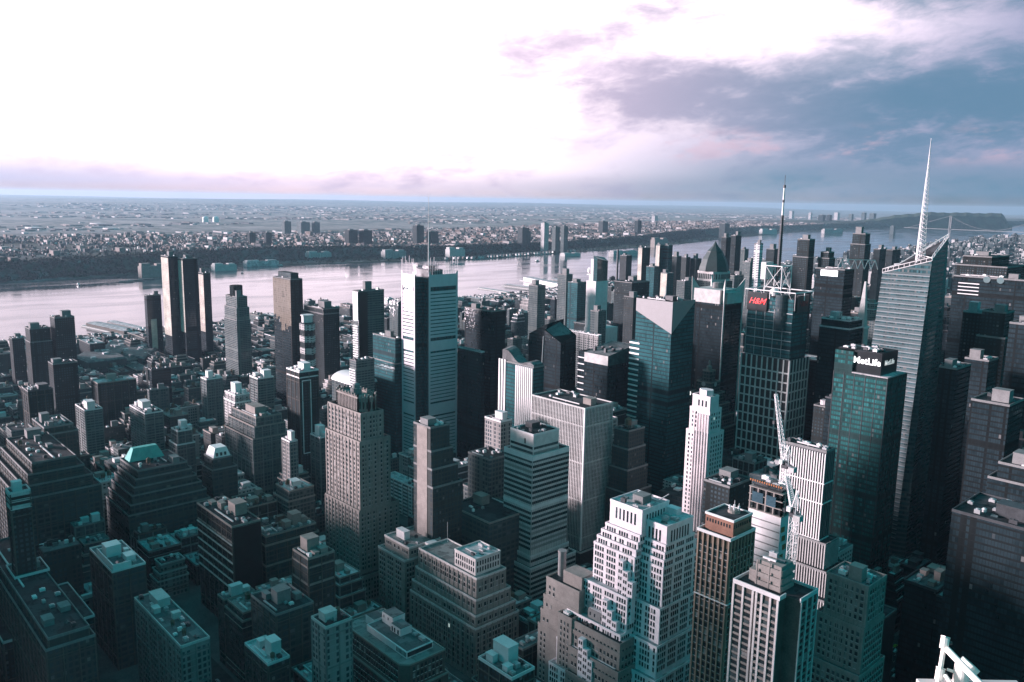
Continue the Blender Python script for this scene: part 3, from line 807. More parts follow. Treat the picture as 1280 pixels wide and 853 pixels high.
b = MB(tuple(root.location)); b.prism(ow, mz+.12, zt-2); b.build('crown', MT['buff'], root)
b = MB(tuple(root.location))
for (ax, ay), (bx_, by) in zip(ow, ow[1:]+ow[:1]):
    L = math.hypot(bx_-ax, by-ay); nn_ = max(2, int(L/2.2))
    for i in range(nn_+1):
        t = i/nn_; px_, py_ = ax+(bx_-ax)*t, ay+(by-ay)*t
        b.box(px_-.45, py_-.45, mz+.13, px_+.45, py_+.45, zt+(.6 if i % 2 else 1.8))
    b.beam((ax, ay, zt-1.2), (bx_, by, zt-1.2), .9)
b.build('crown_pier', MT['tan'], root)
b = MB(tuple(root.location))
for (ax, ay), (bx_, by) in zip(ow, ow[1:]+ow[:1]):
    L = math.hypot(bx_-ax, by-ay); nn_ = max(2, int(L/2.2)); nx_, ny_ = (by-ay)/L, -(bx_-ax)/L
    for i in range(nn_):
        t = (i+.5)/nn_; px_, py_ = ax+(bx_-ax)*t, ay+(by-ay)*t
        b.beam((px_+nx_*.05, py_+ny_*.05, mz+2.5), (px_+nx_*.05, py_+ny_*.05, zt-4.5), .55, 4)
b.build('crown_window', MT['black'], root)
b = MB(tuple(root.location)); b.lathe(cxm-2, cym+2, [(4.5, zt-2), (4.5, zt+3), (3.2, zt+3.2), (3.0, zt+6), (1.0, zt+7)], 12); b.build('roof_drum', MT['grey'], root)
b = MB(tuple(root.location))
for k, f in enumerate((R[0]-36, R[0]-22)): b.box(f, R[1]-4, 22.2, f+10, R[1]+8, 26)
b.build('roof_house', MT['pale'], root)

# --- pale banded office tower with a blank crown box
R, zc = rect_from(638, 667, 699, 545, 604)
tiers = [(R, zc-16, zc), (grow(R, 4, 2.5, 2, 10), zc-95, zc-16), (grow(R, 4.4, 4, 3.5, 11), zc-103, zc-95.0), (grow(R, 5, 7, 7, 16), 0, zc-103)]
R2 = tiers[1][0]
root = start('office_tower', 'pale office tower ringed by dark ribbon windows, under a blank crown box', 'tower', base_rect(tiers), (630, 524, 714, 720), 'the pale ribbon-window tower')
walls(root, tiers, MT['limestone']); roofs(root, tiers, MT['roofdark'], MT['pale'])
rb = ribbons([(tiers[0][0], zc-16, zc-8.5)], 3.9, 2.0, .6)+ribbons(tiers[1:], 4.1, 2.15, 2.6)
add_windows(root, rb, 100, 5)
strips(root, [tiers[1], tiers[2], tiers[3]], 'mullion', MT['grey'], 1.9, .16, .14)
b = MB(tuple(root.location)); b.fbox('s', R, (R[2]-R[0])*.62, (R[2]-R[0])*.62+1.4, zc-8, zc-4, -.05, .1); b.build('crown_vent', MT['black'], root)
bands(root, [tiers[1]], 'cornice', MT['pale'], [zc-16.4, zc-55], 2.6, .3)
clutter(root, R, zc+.12, 8, 5, True, MT['darksteel'], 0)

# --- broad ribbed slab behind it
root, R, z, tiers = hero('office_tower', 'broad grey slab tower with close-set white vertical ribs and a bright corner edge', 'tower', (665, 731, 766, 512, 690), 690,
    [(128, 4, 4, 4, 4)], 700, MT['darksteel'], MT['roofdark'], MT['concrete'], 'the ribbed grey slab', None, 11, plant=9, plantmat=MT['tan'])
wl = []
for face, L in (('s', R[2]-R[0]), ('e', R[3]-R[1])):
    n = int(L/1.9)
    for i in range(n): wl.append((face, R, (i+.5)*L/n, z/2, .95, z-4))
add_windows(root, wl, 100, 4)
strips(root, [(R, 0, z)], 'rib', MT['concrete'], 1.9, .75, .55, edge=.35, ztop=.2)
bands(root, [(R, 0, z)], 'spandrel', MT['grey'], [z-.6-3.9*k for k in range(1, 36)], 1.3, .16)
bands(root, [(R, 0, z)], 'belt', MT['concrete'], [z-15, z-48, z-82, z-116], 1.2, .35)
b = MB(tuple(root.location)); b.box(R[2]-.6, R[1]-.8, 0, R[2]+.9, R[1]+.6, z+1); b.build('corner_post', MT['white'], root)

# --- white ziggurat
Rt, z = rect_from(763, 803, 838, 640, 438)
x0, y0, x1, y1 = Rt

root = start('office_tower', 'white stepped ziggurat tower with rows of dark windows and terraces at every setback', 'tower', (x0-24, y0-18, x0+46, y0+46), (726, 598, 853, 790), 'the white ziggurat')
W1 = x1-x0; D1 = 24.0                         # top block
A0 = (x0, y0, x0+W1, y0+D1)
tiers = [(A0, z-14, z)]
cur = A0
for i, (dz, g) in enumerate(((3.8, 1.6), (3.8, 1.6), (4.0, 1.6), (22, 1.2), (20, 5.0), (18, 5.0), (16, 4.0))):
    z1 = tiers[-1][1]; cur = grow(cur, g, g, 0.2 if i < 3 else .2, 1)
    tiers.append((cur, z1-dz, z1))
cur = grow(cur, 3, 3, 0, 2); tiers.append((cur, 0, tiers[-1][1]))
# east wing, set back behind a notch: lower shoulders
E0 = (A0[2]-2, y0+4.0, A0[2]+14, y0+D1+4)
et = [(E0, z-16, z-6)]; cur = E0
for i, (dz, g) in enumerate(((3.8, 1.4), (3.8, 1.4), (4, 1.4), (22, .6), (20, 3.4), (18, 3.4))):
    z1 = et[-1][1]; cur = (cur[0], cur[1]-g, cur[2]+g*.5, cur[3]+1); et.append((cur, z1-dz, z1))
cur = (cur[0], cur[1]-3, cur[2]+2, cur[3]+2); et.append((cur, 0, et[-1][1]))
zm = plain('white_terracotta', (0.74, 0.66, 0.68), 0.75, var=0.14, scale=0.2)
walls(root, tiers+et, zm); roofs(root, tiers+et, MT['rooflight'], zm, ph=.9, pt=.35)
ws_ = []
for T in (tiers, et):
    for k, (R, z0_, z1_) in enumerate(T):
        tall = k == 0
        for face, L in (('s', R[2]-R[0]), ('e', R[3]-R[1])):
            zz = z1_-(2.6 if tall else .75)
            hh = 6.5 if tall else 2.35
            bay = 2.4 if tall else 1.75
            while zz-hh > z0_+.1:
                n = int((L-1.6)/bay)
                for i in range(n):
                    if not tall and i % 5 == 4: continue
                    if tall and (i < 1 or i in (n-1,)): continue
                    ws_.append((face, R, .8+(i+.5)*(L-1.6)/n, zz-hh/2, 1.12, hh))
                zz -= hh+1.4 if not tall else 20
ws_.sort(key=lambda q: -q[3]); add_windows(root, ws_, 100, 6)
# projecting stepped bays climbing the south front
b = MB(tuple(root.location)); bw = []
for k, (zz, u) in enumerate(((z-38, 21), (z-62, 20), (z-86, 20))):
    T = [t for t in tiers if t[1] <= zz <= t[2]] or [tiers[-1]]
    R = T[0][0]
    for j in range(3):
        uu = u+R[0]*0+j*3.6; top = zz+10-j*5
        b.fbox('s', R, uu, uu+3.5, top-24, top, -.1, 3.2); bw.append((R, uu, top))
b.build('stepped_bay', zm, root)
pieces(root, 'bay_window', GL['dark'], [('s', R, uu+e, uu+e+.95, top-3.2-q*4, top-1.2-q*4, 3.2, 3.27) for R, uu, top in bw for q in range(5) for e in (.55, 2.0)])
clutter(root, A0, z+.12, 21, 5, True, MT['grey'], 0, 1.0); clutter(root, E0, z-6+.12, 22, 3, True, zm, 0, .8)
b = MB(tuple(root.location)); b.beam((x0+20, y0+12, z+.2), (x0+27, y0+18, z+7), .35, 6); b.build('roof_derrick', MT['steel'], root)

# --- bronze tower with tan piers and a brick penthouse ring
root, R, z, tiers = hero('office_tower', 'bronze coloured tower with tan vertical piers, white roof rims and a brick penthouse', 'tower', (873, 913, 943, 676, 400), 400,
    [(150, 0, 0, 0, 0)], 853, MT['bronze'], MT['roofdark'], MT['white'], 'the bronze tower', None, 12, plant=0, house=False, lip=.5)
strips(root, [(R, 0, z)], 'pier', MT['bronzepier'], 3.1, .85, .7, edge=.45, ztop=.6)
wl = []
for k in range(36):
    zz = z-6-3.6*k
    for face, L in (('s', R[2]-R[0]), ('e', R[3]-R[1])):
        n = round((L-.9)/3.1); st = (L-.9)/n
        for i in range(n): wl.append((face, R, .45+(i+.5)*st, zz, 1.9, 2.2))
add_windows(root, wl, 100, 7)
bands(root, [(R, 0, z)], 'belt', MT['white'], [z-33.5], .5, .9)
P = (R[0]+1.5, R[1]+3.5, R[2]-1.0, R[3]-1.5); pz = z+8.5
b = MB(tuple(root.location)); b.box(P[0], P[1], z+.13, P[2], P[3], pz); b.build('penthouse', MT['terracotta'], root)
b = MB(tuple(root.location)); 
for f in range(2):
    for i in range(9): b.fbox('s' if f == 0 else 'e', P, .8+i*((P[2]-P[0])-1.6)/9 if f == 0 else .8+i*((P[3]-P[1])-1.6)/9, 1.6+i*((P[2]-P[0])-1.6)/9 if f == 0 else 1.6+i*((P[3]-P[1])-1.6)/9, pz-4, pz-2.2, 0, .06)
b.build('penthouse_window', GL['dark'], root)
b = MB(tuple(root.location)); b.box(P[0]+.4, P[1]+.4, pz-.1, P[2]-.4, P[3]-.4, pz+.1); b.build('penthouse_roof', MT['roofdark'], root)
b = MB(tuple(root.location))
for q in ((P[0]-.3, P[1]-.3, P[2]+.3, P[1]+.25), (P[0]-.3, P[3]-.25, P[2]+.3, P[3]+.3), (P[0]-.3, P[1]+.26, P[0]+.25, P[3]-.26), (P[2]-.25, P[1]+.26, P[2]+.3, P[3]-.26)): b.box(q[0], q[1], pz-.5, q[2], q[3], pz+.7)
b.build('penthouse_rim', MT['white'], root)
cxp, cyp = (P[0]+P[2])/2+1, (P[1]+P[3])/2+3
b = MB(tuple(root.location)); b.lathe(cxp, cyp, [(3.2, pz+.1), (3.0, pz+1.4), (1.2, pz+1.8)], 14); b.build('cooling_drum', MT['tan'], root)
b = MB(tuple(root.location))
for k in range(6):
    t = k*1.05; b.beam((cxp+2.4*math.cos(t), cyp+2.4*math.sin(t), pz+1), (cxp+2.6*math.cos(t), cyp+2.6*math.sin(t), pz+3.5+(k % 3)), .14, 5)
    b.lathe(cxp+2.6*math.cos(t), cyp+2.6*math.sin(t), [(.1, pz+2.4), (.6, pz+2.5), (.6, pz+3.1), (.1, pz+3.2)], 8)
b.build('aerial', MT['white'], root)

# --- tan balcony tower in front
R, z = rect_from(917, 993, 1022, 757, 330)
tiers = [(R, 0, z)]
root = start('apartment_tower', 'tan apartment tower with balcony stacks, pale piers and a stepped penthouse', 'tower', R, (905, 710, 1024, 853), 'the tan balcony tower')
nx_ = 6.5
# notch on the east front: the body is cut back at the corner
b = MB(tuple(root.location)); b.box(R[0], R[1], 0, R[2]-nx_, R[3]-.01, z); b.box(R[2]-nx_, R[1]+5, 0, R[2], R[3], z); b.build('wall', MT['brown'], root)
LX = R[2]-R[0]-nx_
Rs = (R[0], R[1], R[2]-nx_, R[3]); Re = (R[0], R[1]+5, R[2], R[3]); LE = R[3]-R[1]-5
b = MB(tuple(root.location))
for q in ((R[0]-.2, R[1]-.2, R[2]-nx_+.2, R[1]+.3), (R[0]-.2, R[1]+.31, R[0]+.3, R[3]+.2), (R[0]+.31, R[3]-.3, R[2]+.2, R[3]+.2), (R[2]-.3, R[1]+4.8, R[2]+.2, R[3]-.31), (R[2]-nx_-.3, R[1]+.31, R[2]-nx_+.2, R[1]+4.79)): b.box(q[0], q[1], z-.6, q[2], q[3], z+1.3)
b.build('parapet', MT['pale'], root)
b = MB(tuple(root.location)); b.box(R[0]+.3, R[1]+.3, z-.1, R[2]-nx_-.3, R[3]-.3, z+.1); b.box(R[2]-nx_-.29, R[1]+5.3, z-.1, R[2]-.3, R[3]-.3, z+.1); b.build('roof', MT['roofdark'], root)
b = MB(tuple(root.location))
for u in (0.0, 4.6, 9.2, 10.9, LX*.62, LX*.80, LX-.9): b.fbox('s', Rs, u, u+.9, 0, z-.61, -.05, .65)
for u in (0, LE*.33, LE*.66, LE-.8): b.fbox('e', Re, u, u+.8, 0, z-.61, -.05, .5)
b.build('pier', MT['limestone'], root)
spans = ((.95, 4.5), (5.55, 9.15), (11.85, LX*.62-.05), (LX*.62+.95, LX*.80-.05), (LX*.80+.95, LX-.95))
wl = []; bal = []
for k in range(46):
    zz = z-3.6-2.95*k
    for j, (a, c) in enumerate(spans):
        wl.append(('s', Rs, (a+c)/2, zz, (c-a)*.8, 1.5))
        bal.append(('s', Rs, a, c, zz-1.75, zz-.85, 0, .55 if j in (2, 3) else .3))
    for a, c in ((.85, LE*.33-.05), (LE*.33+.85, LE*.66-.05), (LE*.66+.85, LE-.85)):
        wl.append(('e', Re, (a+c)/2, zz, (c-a)*.75, 1.5)); bal.append(('e', Re, a, c, zz-1.75, zz-1.0, 0, .3))
pieces(root, 'balcony_front', MT['tan'], bal); add_windows(root, wl, 100, 9)
P = (R[0]+7, R[1]+5, R[2]-9, R[3]-3); b = MB(tuple(root.location))
for k in range(3): b.box(P[0]+k*.5*0, P[1], z+.11+3.6*k, P[2], P[3], z+2.2+3.6*k) ; b.box(P[0]+.8, P[1]+.8, z+2.21+3.6*k, P[2]-.8, P[3]-.8, z+.1+3.6*(k+1))
b.box(P[0]-3.5, P[1]+1, z+.11, P[0]-.01, P[3]-2, z+5.5)
b.build('penthouse', MT['buff'], root)
b = MB(tuple(root.location))
for u in (0.3, (P[2]-P[0])*.5, (P[2]-P[0])-.8): b.fbox('s', P, u, u+.5, z+.12, z+11.2, -.2, .15)
b.build('penthouse_pier', MT['buff'], root)
clutter(root, P, z+11, 31, 4, False); clutter(root, (R[0]+.5, R[1]+.5, P[0]-4, R[3]-.5), z+.1, 33, 2, False)

# --- loft block with the office penthouse (centre foreground)
Rm, z = rect_from(524, 596, 632, 725, 520)
tiers = [(Rm, z-14, z), (grow(Rm, 1.5, 2, 2, 3), z-24, z-14), (grow(Rm, 3, 4, 4, 6), z-32, z-24), (grow(Rm, 3.5, 5.5, 5.5, 8), 0, z-32)]
x0, y0, x1, y1 = Rm
Wg = (x0-46, y0+1, x0-14, y1+4); wz = z-5
Lk = (x0-14, y0+9, x0-3.4, y1+2)
wing = [(Wg, wz-9, wz), (grow(Wg, 3, 4, 0, 0), 0, wz-9)]
B = (x0-50, y0-6, x1+6, y1+8)
root = start('loft_building', 'large stone loft block with ringed setbacks, a square windowed penthouse and a lower left wing', 'loft building', B, (440, 662, 626, 850), 'the ringed loft block')
walls(root, tiers+wing+[(Lk, 0, wz-4)], MT['buff']); roofs(root, tiers+wing+[(Lk, 0, wz-4)], MT['rooftan'], MT['limestone'], lip=.3)
add_windows(root, punch(tiers, 2.5, 3.9, 1.5, 2.6, 0, 3.0)+punch(wing, 2.5, 4, 1.5, 2.3, 4, 2.5), 100, 13)
strips(root, tiers, 'pier', MT['buff'], 5.0, .9, .4)
P, pzz = rect_from(540, 586, 616, 692, 530); P = (x1-27, y0+2.5, x1-4.5, y1-1)
b = MB(tuple(root.location)); b.box(P[0], P[1], z+.12, P[2], P[3], z+11.5); b.build('penthouse', MT['limestone'], root)
pt = [(P, z+.12, z+11.5)]
pieces(root, 'penthouse_window', GL['dark'], [(face, R, uc-w_/2, uc+w_/2, zc_-h_/2, zc_+h_/2, 0, .08) for face, R, uc, zc_, w_, h_ in punch(pt, 2.3, 4.6, 1.2, 3.2, 0, 1.5, edge=.8)])
b = MB(tuple(root.location)); b.box(P[0]-.2, P[1]-.2, z+11.503, P[2]+.2, P[1]+.3, z+12.4); b.box(P[0]-.2, P[3]-.3, z+11.503, P[2]+.2, P[3]+.2, z+12.4); b.box(P[0]-.2, P[1]+.31, z+11.503, P[0]+.3, P[3]-.31, z+12.4); b.box(P[2]-.3, P[1]+.31, z+11.503, P[2]+.2, P[3]-.31, z+12.4); b.build('penthouse_parapet', MT['limestone'], root)
b = MB(tuple(root.location)); b.box(P[0]+.3, P[1]+.3, z+11.4, P[2]-.3, P[3]-.3, z+11.65); b.build('penthouse_roof', MT['rooflight'], root)
clutter(root, P, z+11.65, 41, 4, False); clutter(root, Wg, wz+.12, 42, 3, True, MT['pale']); clutter(root, Lk, wz-3.9, 43, 2, True, MT['pale'])
b = MB(tuple(root.location)); b.beam((x0+4, y1-3, z+.1), (x0+4, y1-3, z+16), .18, 5); b.build('flagpole', MT['steel'], root)

# --- loft with white roof terrace houses (bottom, left of centre)
R, z = rect_from(430, 505, 556, 835, 425)
x0, y0, x1, y1 = R
ch = 4.0
pl = [(x0, y0), (x1-ch, y0), (x1, y0+ch), (x1, y1), (x0, y1)]
root = start('loft_building', 'brown loft with a chamfered corner and white rooftop terrace houses', 'loft building', (x0-2, y0-2, x1+2, y1+2), (428, 765, 558, 853), 'the chamfered loft with white roof houses')
b = MB(tuple(root.location)); b.prism(pl, z-14, z); pl2 = [(p[0]-1.5 if p[0] < x1-20 else p[0]+1.5, p[1]-2 if p[1] < y0+6 else p[1]+1.5) for p in pl]; b.prism(pl2, 0, z-14.003); b.build('wall', MT['brown'], root)
b = MB(tuple(root.location)); b.prism([(p[0]*.985+.015*x0*1, p[1]) for p in pl], z+.002, z+.25); b.build('roof', MT['rooftan'], root)
b = MB(tuple(root.location))
for (a, c) in zip(pl, pl[1:]+pl[:1]): b.beam((*a, z+.2), (*c, z+.2), .75)
for (a, c) in zip(pl2, pl2[1:]+pl2[:1]): b.beam((*a, z-14), (*c, z-14), .7)
b.build('cornice', MT['tan'], root)
Rr = (x0, y0, x1-ch, y1); Rr2 = (x0, y0+ch, x1, y1)
wl = [q for q in punch([(Rr, z-14, z)], 2.5, 4, 1.5, 2.4, 0, 2.0) if q[0] == 's']+[q for q in punch([(Rr2, z-14, z)], 2.5, 4, 1.5, 2.4, 0, 2.0) if q[0] == 'e']
wl += punch([((pl2[0][0], pl2[0][1], pl2[2][0], pl2[3][1]), z-50, z-14)], 2.5, 4, 1.5, 2.4, 0, 2.0, edge=5)
add_windows(root, wl, 60, 14)
T = (x0+16, y0+6, x1-6, y1-4); tz = z+4.2
b = MB(tuple(root.location)); b.box(*T[:2], z+.26, *T[2:], tz); b.box(T[0]+3, T[1]+9, tz, T[0]+14, T[1]+18, tz+6.5); b.box(T[0]-9, T[1]+5, z+.26, T[0]-.02, T[1]+14, tz+1); b.box(T[0]+15, T[1]+7, tz, T[0]+25, T[1]+15, tz+4.6); b.build('roof_house', MT['white_brick'], root)
b = MB(tuple(root.location))
for q in ((T[0]+3, T[1]+9, T[0]+14, T[1]+18, tz+6.5), (T[0]-9, T[1]+5, T[0]-.02, T[1]+14, tz+1), (T[0]+15, T[1]+7, T[0]+25, T[1]+15, tz+4.6), (T[0]+.6, T[1]+.6, T[2]-.6, T[3]-.6, tz-.55)): b.box(q[0]+.3, q[1]+.3, q[4]+.005, q[2]-.3, q[3]-.3, q[4]+.3 if q[4] != tz-.55 else tz+.2)
b.build('roof_house_deck', MT['roofgrey'], root)
b = MB(tuple(root.location))
for i in range(22):
    u = .6+i*(T[3]-T[1]-1.2)/22; b.fbox('e', T, u, u+.75, z+1, tz-.5, 0, .06)
for i in range(8): b.fbox('s', T, T[2]-T[0]-10+i*1.25, T[2]-T[0]-9.3+i*1.25, z+1, tz-.5, 0, .06)
Q = (T[0]+15, T[1]+7, T[0]+25, T[1]+15)
for u in (1, 3.5, 7): b.fbox('s', Q, u, u+1.3, tz+.5, tz+3.4, 0, .06)
Q = (T[0]+3, T[1]+9, T[0]+14, T[1]+18)
for u in (1.5, 6): b.fbox('s', Q, u, u+.9, tz+3.5, tz+5.2, 0, .06)
b.build('roof_house_window', GL['dark'], root)
clutter(root, (T[2]-16, T[1]+10, T[2]-1, T[3]-1), tz+.2, 51, 3, False)
# --- angular glass tower with a white triangular crown
R, z = rect_from(796, 841, 869, 378, 830)
root = start('office_tower', 'dark glass tower cut with a big pale triangular crown, white stripes down its left edge', 'tower', grow(R, 8), (788, 374, 870, 590), 'the tower with the triangular crown')
x0, y0, x1, y1 = R
b = MB(tuple(root.location)); b.box(x0-7, y0+.6, 0, x0-.01, y1, z-45); b.box(x0, y0, 0, x1, y1, z-1); b.build('wall', F['glasst'], root)
zl, zc_, zr = z-13, z-32, z-2
b = MB(tuple(root.location))
b.add([(x0, y0-.5, z), (x1+.5, y0-.5, z), (x1+.5, y0-.5, zc_), (x0, y0-.5, zl), (x0, y0+.2, z), (x1-.2, y0+.2, z), (x1-.2, y0+.2, zc_), (x0, y0+.2, zl), (x1+.5, y1, z), (x1+.5, y1, zr), (x1-.2, y1, z), (x1-.2, y1, zr)],
      [(0, 3, 2, 1), (0, 1, 5, 4), (4, 5, 6, 7), (3, 7, 6, 2), (0, 4, 7, 3), (1, 2, 9, 8), (1, 8, 10, 5), (2, 6, 11, 9), (8, 9, 11, 10), (5, 10, 11, 6)])
b.build('crown_panel', plain('crown_panel', (0.21, 0.205, 0.21), 0.55, var=0.05), root)
b = MB(tuple(root.location)); b.box(x0+.4, y0+.4, z-.99, x1-.4, y1-.4, z-.6); b.build('roof', MT['roofdark'], root)
b = MB(tuple(root.location))
for k in range(40):
    zz = z-48-5.6*k
    if zz > 10: b.box(x0-7.1, y0-.2, zz, x0+6, y0+.55, zz+1.7)
b.build('white_band', MT['white'], root)
clutter(root, R, z-.6, 61, 9, True, MT['darksteel'])
b = MB(tuple(root.location)); b.beam((x0+26, y0+14, z-.5), (x0+20, y0+22, z+13), .5, 5); b.beam((x0+27, y0+8, z-.5), (x0+26, y0+14, z+5), .8, 5); b.build('roof_crane', MT['steel'], root)

# --- finned dark tower with the stone crown
R, z = rect_from(867, 906, 928, 366, 980)
root = start('office_tower', 'dark glass tower with stone corner fins flaring above its pale crown band', 'tower', R, (864, 345, 930, 560), 'the finned dark tower')
x0, y0, x1, y1 = R
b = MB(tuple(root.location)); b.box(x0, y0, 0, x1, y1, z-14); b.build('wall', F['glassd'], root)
b = MB(tuple(root.location)); b.box(x0-.3, y0-.3, z-13.99, x1-6, y1+.3, z+2); b.box(x1-5.99, y0+6, z-13.99, x1+.2, y1+.2, z-1); b.build('crown', MT['concrete'], root)
fin = MB(tuple(root.location))
def fin_at(fx, fy, dx_, dy_, h=20):
    L = 8.0; t = .7
    px_, py_ = -dy_*t, dx_*t
    vs = []
    for s_ in (-1, 1):
        vs += [(fx+px_*s_, fy+py_*s_, 0), (fx+dx_*1.5+px_*s_, fy+dy_*1.5+py_*s_, 0), (fx+dx_*1.5+px_*s_, fy+dy_*1.5+py_*s_, z-14), (fx+dx_*2.5+px_*s_, fy+dy_*2.5+py_*s_, z+h), (fx-dx_*L+px_*s_, fy-dy_*L+py_*s_, z+1), (fx+px_*s_, fy+py_*s_, z-14)]
    n_ = 6
    fs = [tuple(range(n_)), tuple(range(2*n_-1, n_-1, -1))]+[(i, n_+i, n_+(i+1) % n_, (i+1) % n_) for i in range(n_)]
    fin.add(vs, fs)
fin_at(x1, y0-.1, .7, -.7, 16); fin_at(x0, y0, -.7, -.7, 16); fin_at(x1, y1, .7, .7, 15); fin_at(x0, y1, -.7, .7, 15)
fin.build('fin', MT['concrete'], root)
b = MB(tuple(root.location)); b.lathe((x0+x1)/2-2, (y0+y1)/2+4, [(7, z+2), (7, z+8), (5, z+9)], 18); b.build('roof_drum', MT['grey'], root)

# --- dome-capped tower behind it
P = at_d(892, 345, 1520); cx, cy, zz = P[0], P[1], P[2]
root = start('office_tower', 'tower with a colonnaded drum and dark pyramid-dome roof behind the finned tower', 'tower', (cx-24, cy-24, cx+24, cy+24), (870, 303, 914, 352), 'the domed tower')
b = MB(tuple(root.location)); b.box(cx-24, cy-24, 0, cx+24, cy+24, zz-8); b.build('wall', F['buff'], root)
b = MB(tuple(root.location)); b.prism(octo(cx-24, cy-24, cx+24, cy+24, 9), zz-7.99, zz+9)
b.build('drum', MT['limestone'], root)
b = MB(tuple(root.location))
oc = octo(cx-24.05, cy-24.05, cx+24.05, cy+24.05, 9)
for (a, c) in zip(oc, oc[1:]+oc[:1]):
    L = math.hypot(c[0]-a[0], c[1]-a[1]); n_ = int(L/3.4)
    for i in range(n_):
        t = (i+.5)/n_; b.beam((a[0]+(c[0]-a[0])*t, a[1]+(c[1]-a[1])*t, zz-4), (a[0]+(c[0]-a[0])*t, a[1]+(c[1]-a[1])*t, zz+5), 1.0, 4)
b.build('drum_window', MT['black'], root)
b = MB(tuple(root.location)); b.lathe(cx, cy, [(27, zz+9), (25.5, zz+17), (21, zz+30), (14, zz+42), (13.5, zz+44), (6, zz+52), (.3, zz+62)], 8); b.build('dome_roof', plain('dark_copper_roof', (0.02, 0.036, 0.036), 0.6, var=.2), root)

# --- the media tower with red sign letters, roof frame and striped mast
R, z = rect_from(934, 993, 1008, 372, 840)
x0, y0, x1, y1 = R; y1 = y0+32
R = (x0, y0, x1, y1)
root = start('office_tower', 'dark glass tower with a red script roof sign, white pipe frame and tall mast', 'tower', grow(R, 2, 3, 3, 3), (930, 340, 1012, 560), 'the tower with the red sign')
zlow = at_d(990, 452, 835)[2]
b = MB(tuple(root.location)); b.box(x0+1, y0+1, zlow, x1-1, y1-1, z-2); b.build('wall', F['glasst'], root)
b = MB(tuple(root.location))
for i in range(5): b.fbox('s', R, 1+i*(x1-x0-2)/5.0, 1.4+i*(x1-x0-2)/5.0, zlow, z-14, -1.0, -.6)
for k in range(6): b.fbox('s', R, 1, x1-x0-1, z-17-k*9, z-16.4-k*9, -1.0, -.55)
b.build('mullion', MT['steel'], root)
LR = (x0-1, y0-2, x1+1.5, y1+3)
lt = [(LR, 0, zlow)]
b = MB(tuple(root.location)); b.box(*LR[:2], 0, *LR[2:], zlow); b.build('stone_base', MT['black'], root)
strips(root, lt, 'stone_pier', MT['concrete'], 6.0, 1.5, .6, edge=.5)
bands(root, lt, 'stone_beam', MT['concrete'], [zlow]+[zlow-12.5-9.5*k for k in range(14)], 1.5, .45)
b = MB(tuple(root.location)); b.box(x0+1, y0-.5, z-17, x0+23, y0+.8, z+1.5); b.box(x1-1.2, y0+6, z-16, x1+.4, y1-4, z+1); b.build('sign_board', MT['black'], root)
b = MB(tuple(root.location)); b.lathe(x1-14, y0+4, [(7, z-34), (7, z+1)], 22); b.build('corner_drum', F['glassg'], root)
text('H&M', root, (x0+12, y0-.7, z-7.5), 13, MT['red'], 's', .4, ext_=.15, bold=.05, width=19.5)
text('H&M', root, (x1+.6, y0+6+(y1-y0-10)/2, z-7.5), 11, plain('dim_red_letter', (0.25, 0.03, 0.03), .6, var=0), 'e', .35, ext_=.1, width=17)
b = MB(tuple(root.location)); b.box(x0+2, y0+1, z-1.99, x1-2, y1-2, z-1.2); b.build('roof', MT['roofdark'], root)
b = MB(tuple(root.location)); zt = z+4
fx0, fy0, fx1, fy1 = x0-1, y0-1.5, x1+2, y1+1
for (a, c) in (((fx0, fy0), (fx1, fy0)), ((fx1, fy0), (fx1, fy1)), ((fx1, fy1), (fx0, fy1)), ((fx0, fy1), (fx0, fy0))):
    b.beam((*a, zt), (*c, zt), .55, 6)
    for t in (0, .5, 1): q = (a[0]+(c[0]-a[0])*t, a[1]+(c[1]-a[1])*t); b.beam((*q, z-13 if t != .5 else z-4), (*q, zt), .45, 6)
for t in (.15, .3, .7, .85):
    q = (fx0+(fx1-fx0)*t, fy0); b.beam((q[0], q[1], zt), (q[0]+3, q[1]+3, z-4), .25, 5)
mx, my = (x0+x1)/2-2, (y0+y1)/2
g = 9.0; zg = zt+24
for sx in (-1, 1):
    for sy in (-1, 1): b.beam((mx+sx*g, my+sy*g, z-1.2), (mx+sx*g, my+sy*g, zg), .5, 6)
for a, c in (((-1, -1), (1, -1)), ((1, -1), (1, 1)), ((1, 1), (-1, 1)), ((-1, 1), (-1, -1))):
    b.beam((mx+a[0]*g, my+a[1]*g, zg), (mx+c[0]*g, my+c[1]*g, zg), .5, 6)
    b.beam((mx+a[0]*g, my+a[1]*g, zt+1), (mx+c[0]*g, my+c[1]*g, zg), .32, 5); b.beam((mx+a[0]*g, my+a[1]*g, zg), (mx+c[0]*g, my+c[1]*g, zt+1), .32, 5)
b.build('pipe_frame', MT['white'], root)
b = MB(tuple(root.location)); b.box(mx-15, my-8, zg-14, mx-9.6, my+6, zg+3); b.build('screen_panel', MT['pale'], root)
b = MB(tuple(root.location)); b.lathe(mx+3, my-10, [(4, zt-5), (4.5, zt), (2, zt+2.5)], 14); b.build('tank_drum', MT['white'], root)
top = at_d(983, 219, math.hypot(mx, my))[2]; L = top-zg
b = MB(tuple(root.location))
segs = ((0, .30, 1.9, 0), (.30, .56, 1.5, 0), (.56, .70, 1.0, 1), (.70, .73, 1.05, 0), (.73, .86, .9, 1), (.86, .89, 1.4, 0), (.89, 1.0, .28, 0))
for a, c, r_, mi in segs: b.lathe(mx, my, [(r_, zg-10 if a == 0 else zg+a*L), (r_*.92, zg+c*L)], 10, mi)
for i in range(26):
    t = i/26*.55; b.beam((mx-2.6, my, zg+t*L), (mx+2.6, my, zg+t*L), .3, 4); b.beam((mx, my-2.6, zg+t*L), (mx, my+2.6, zg+t*L), .3, 4)
b.build('mast', [MT['darksteel'], MT['white']], root)

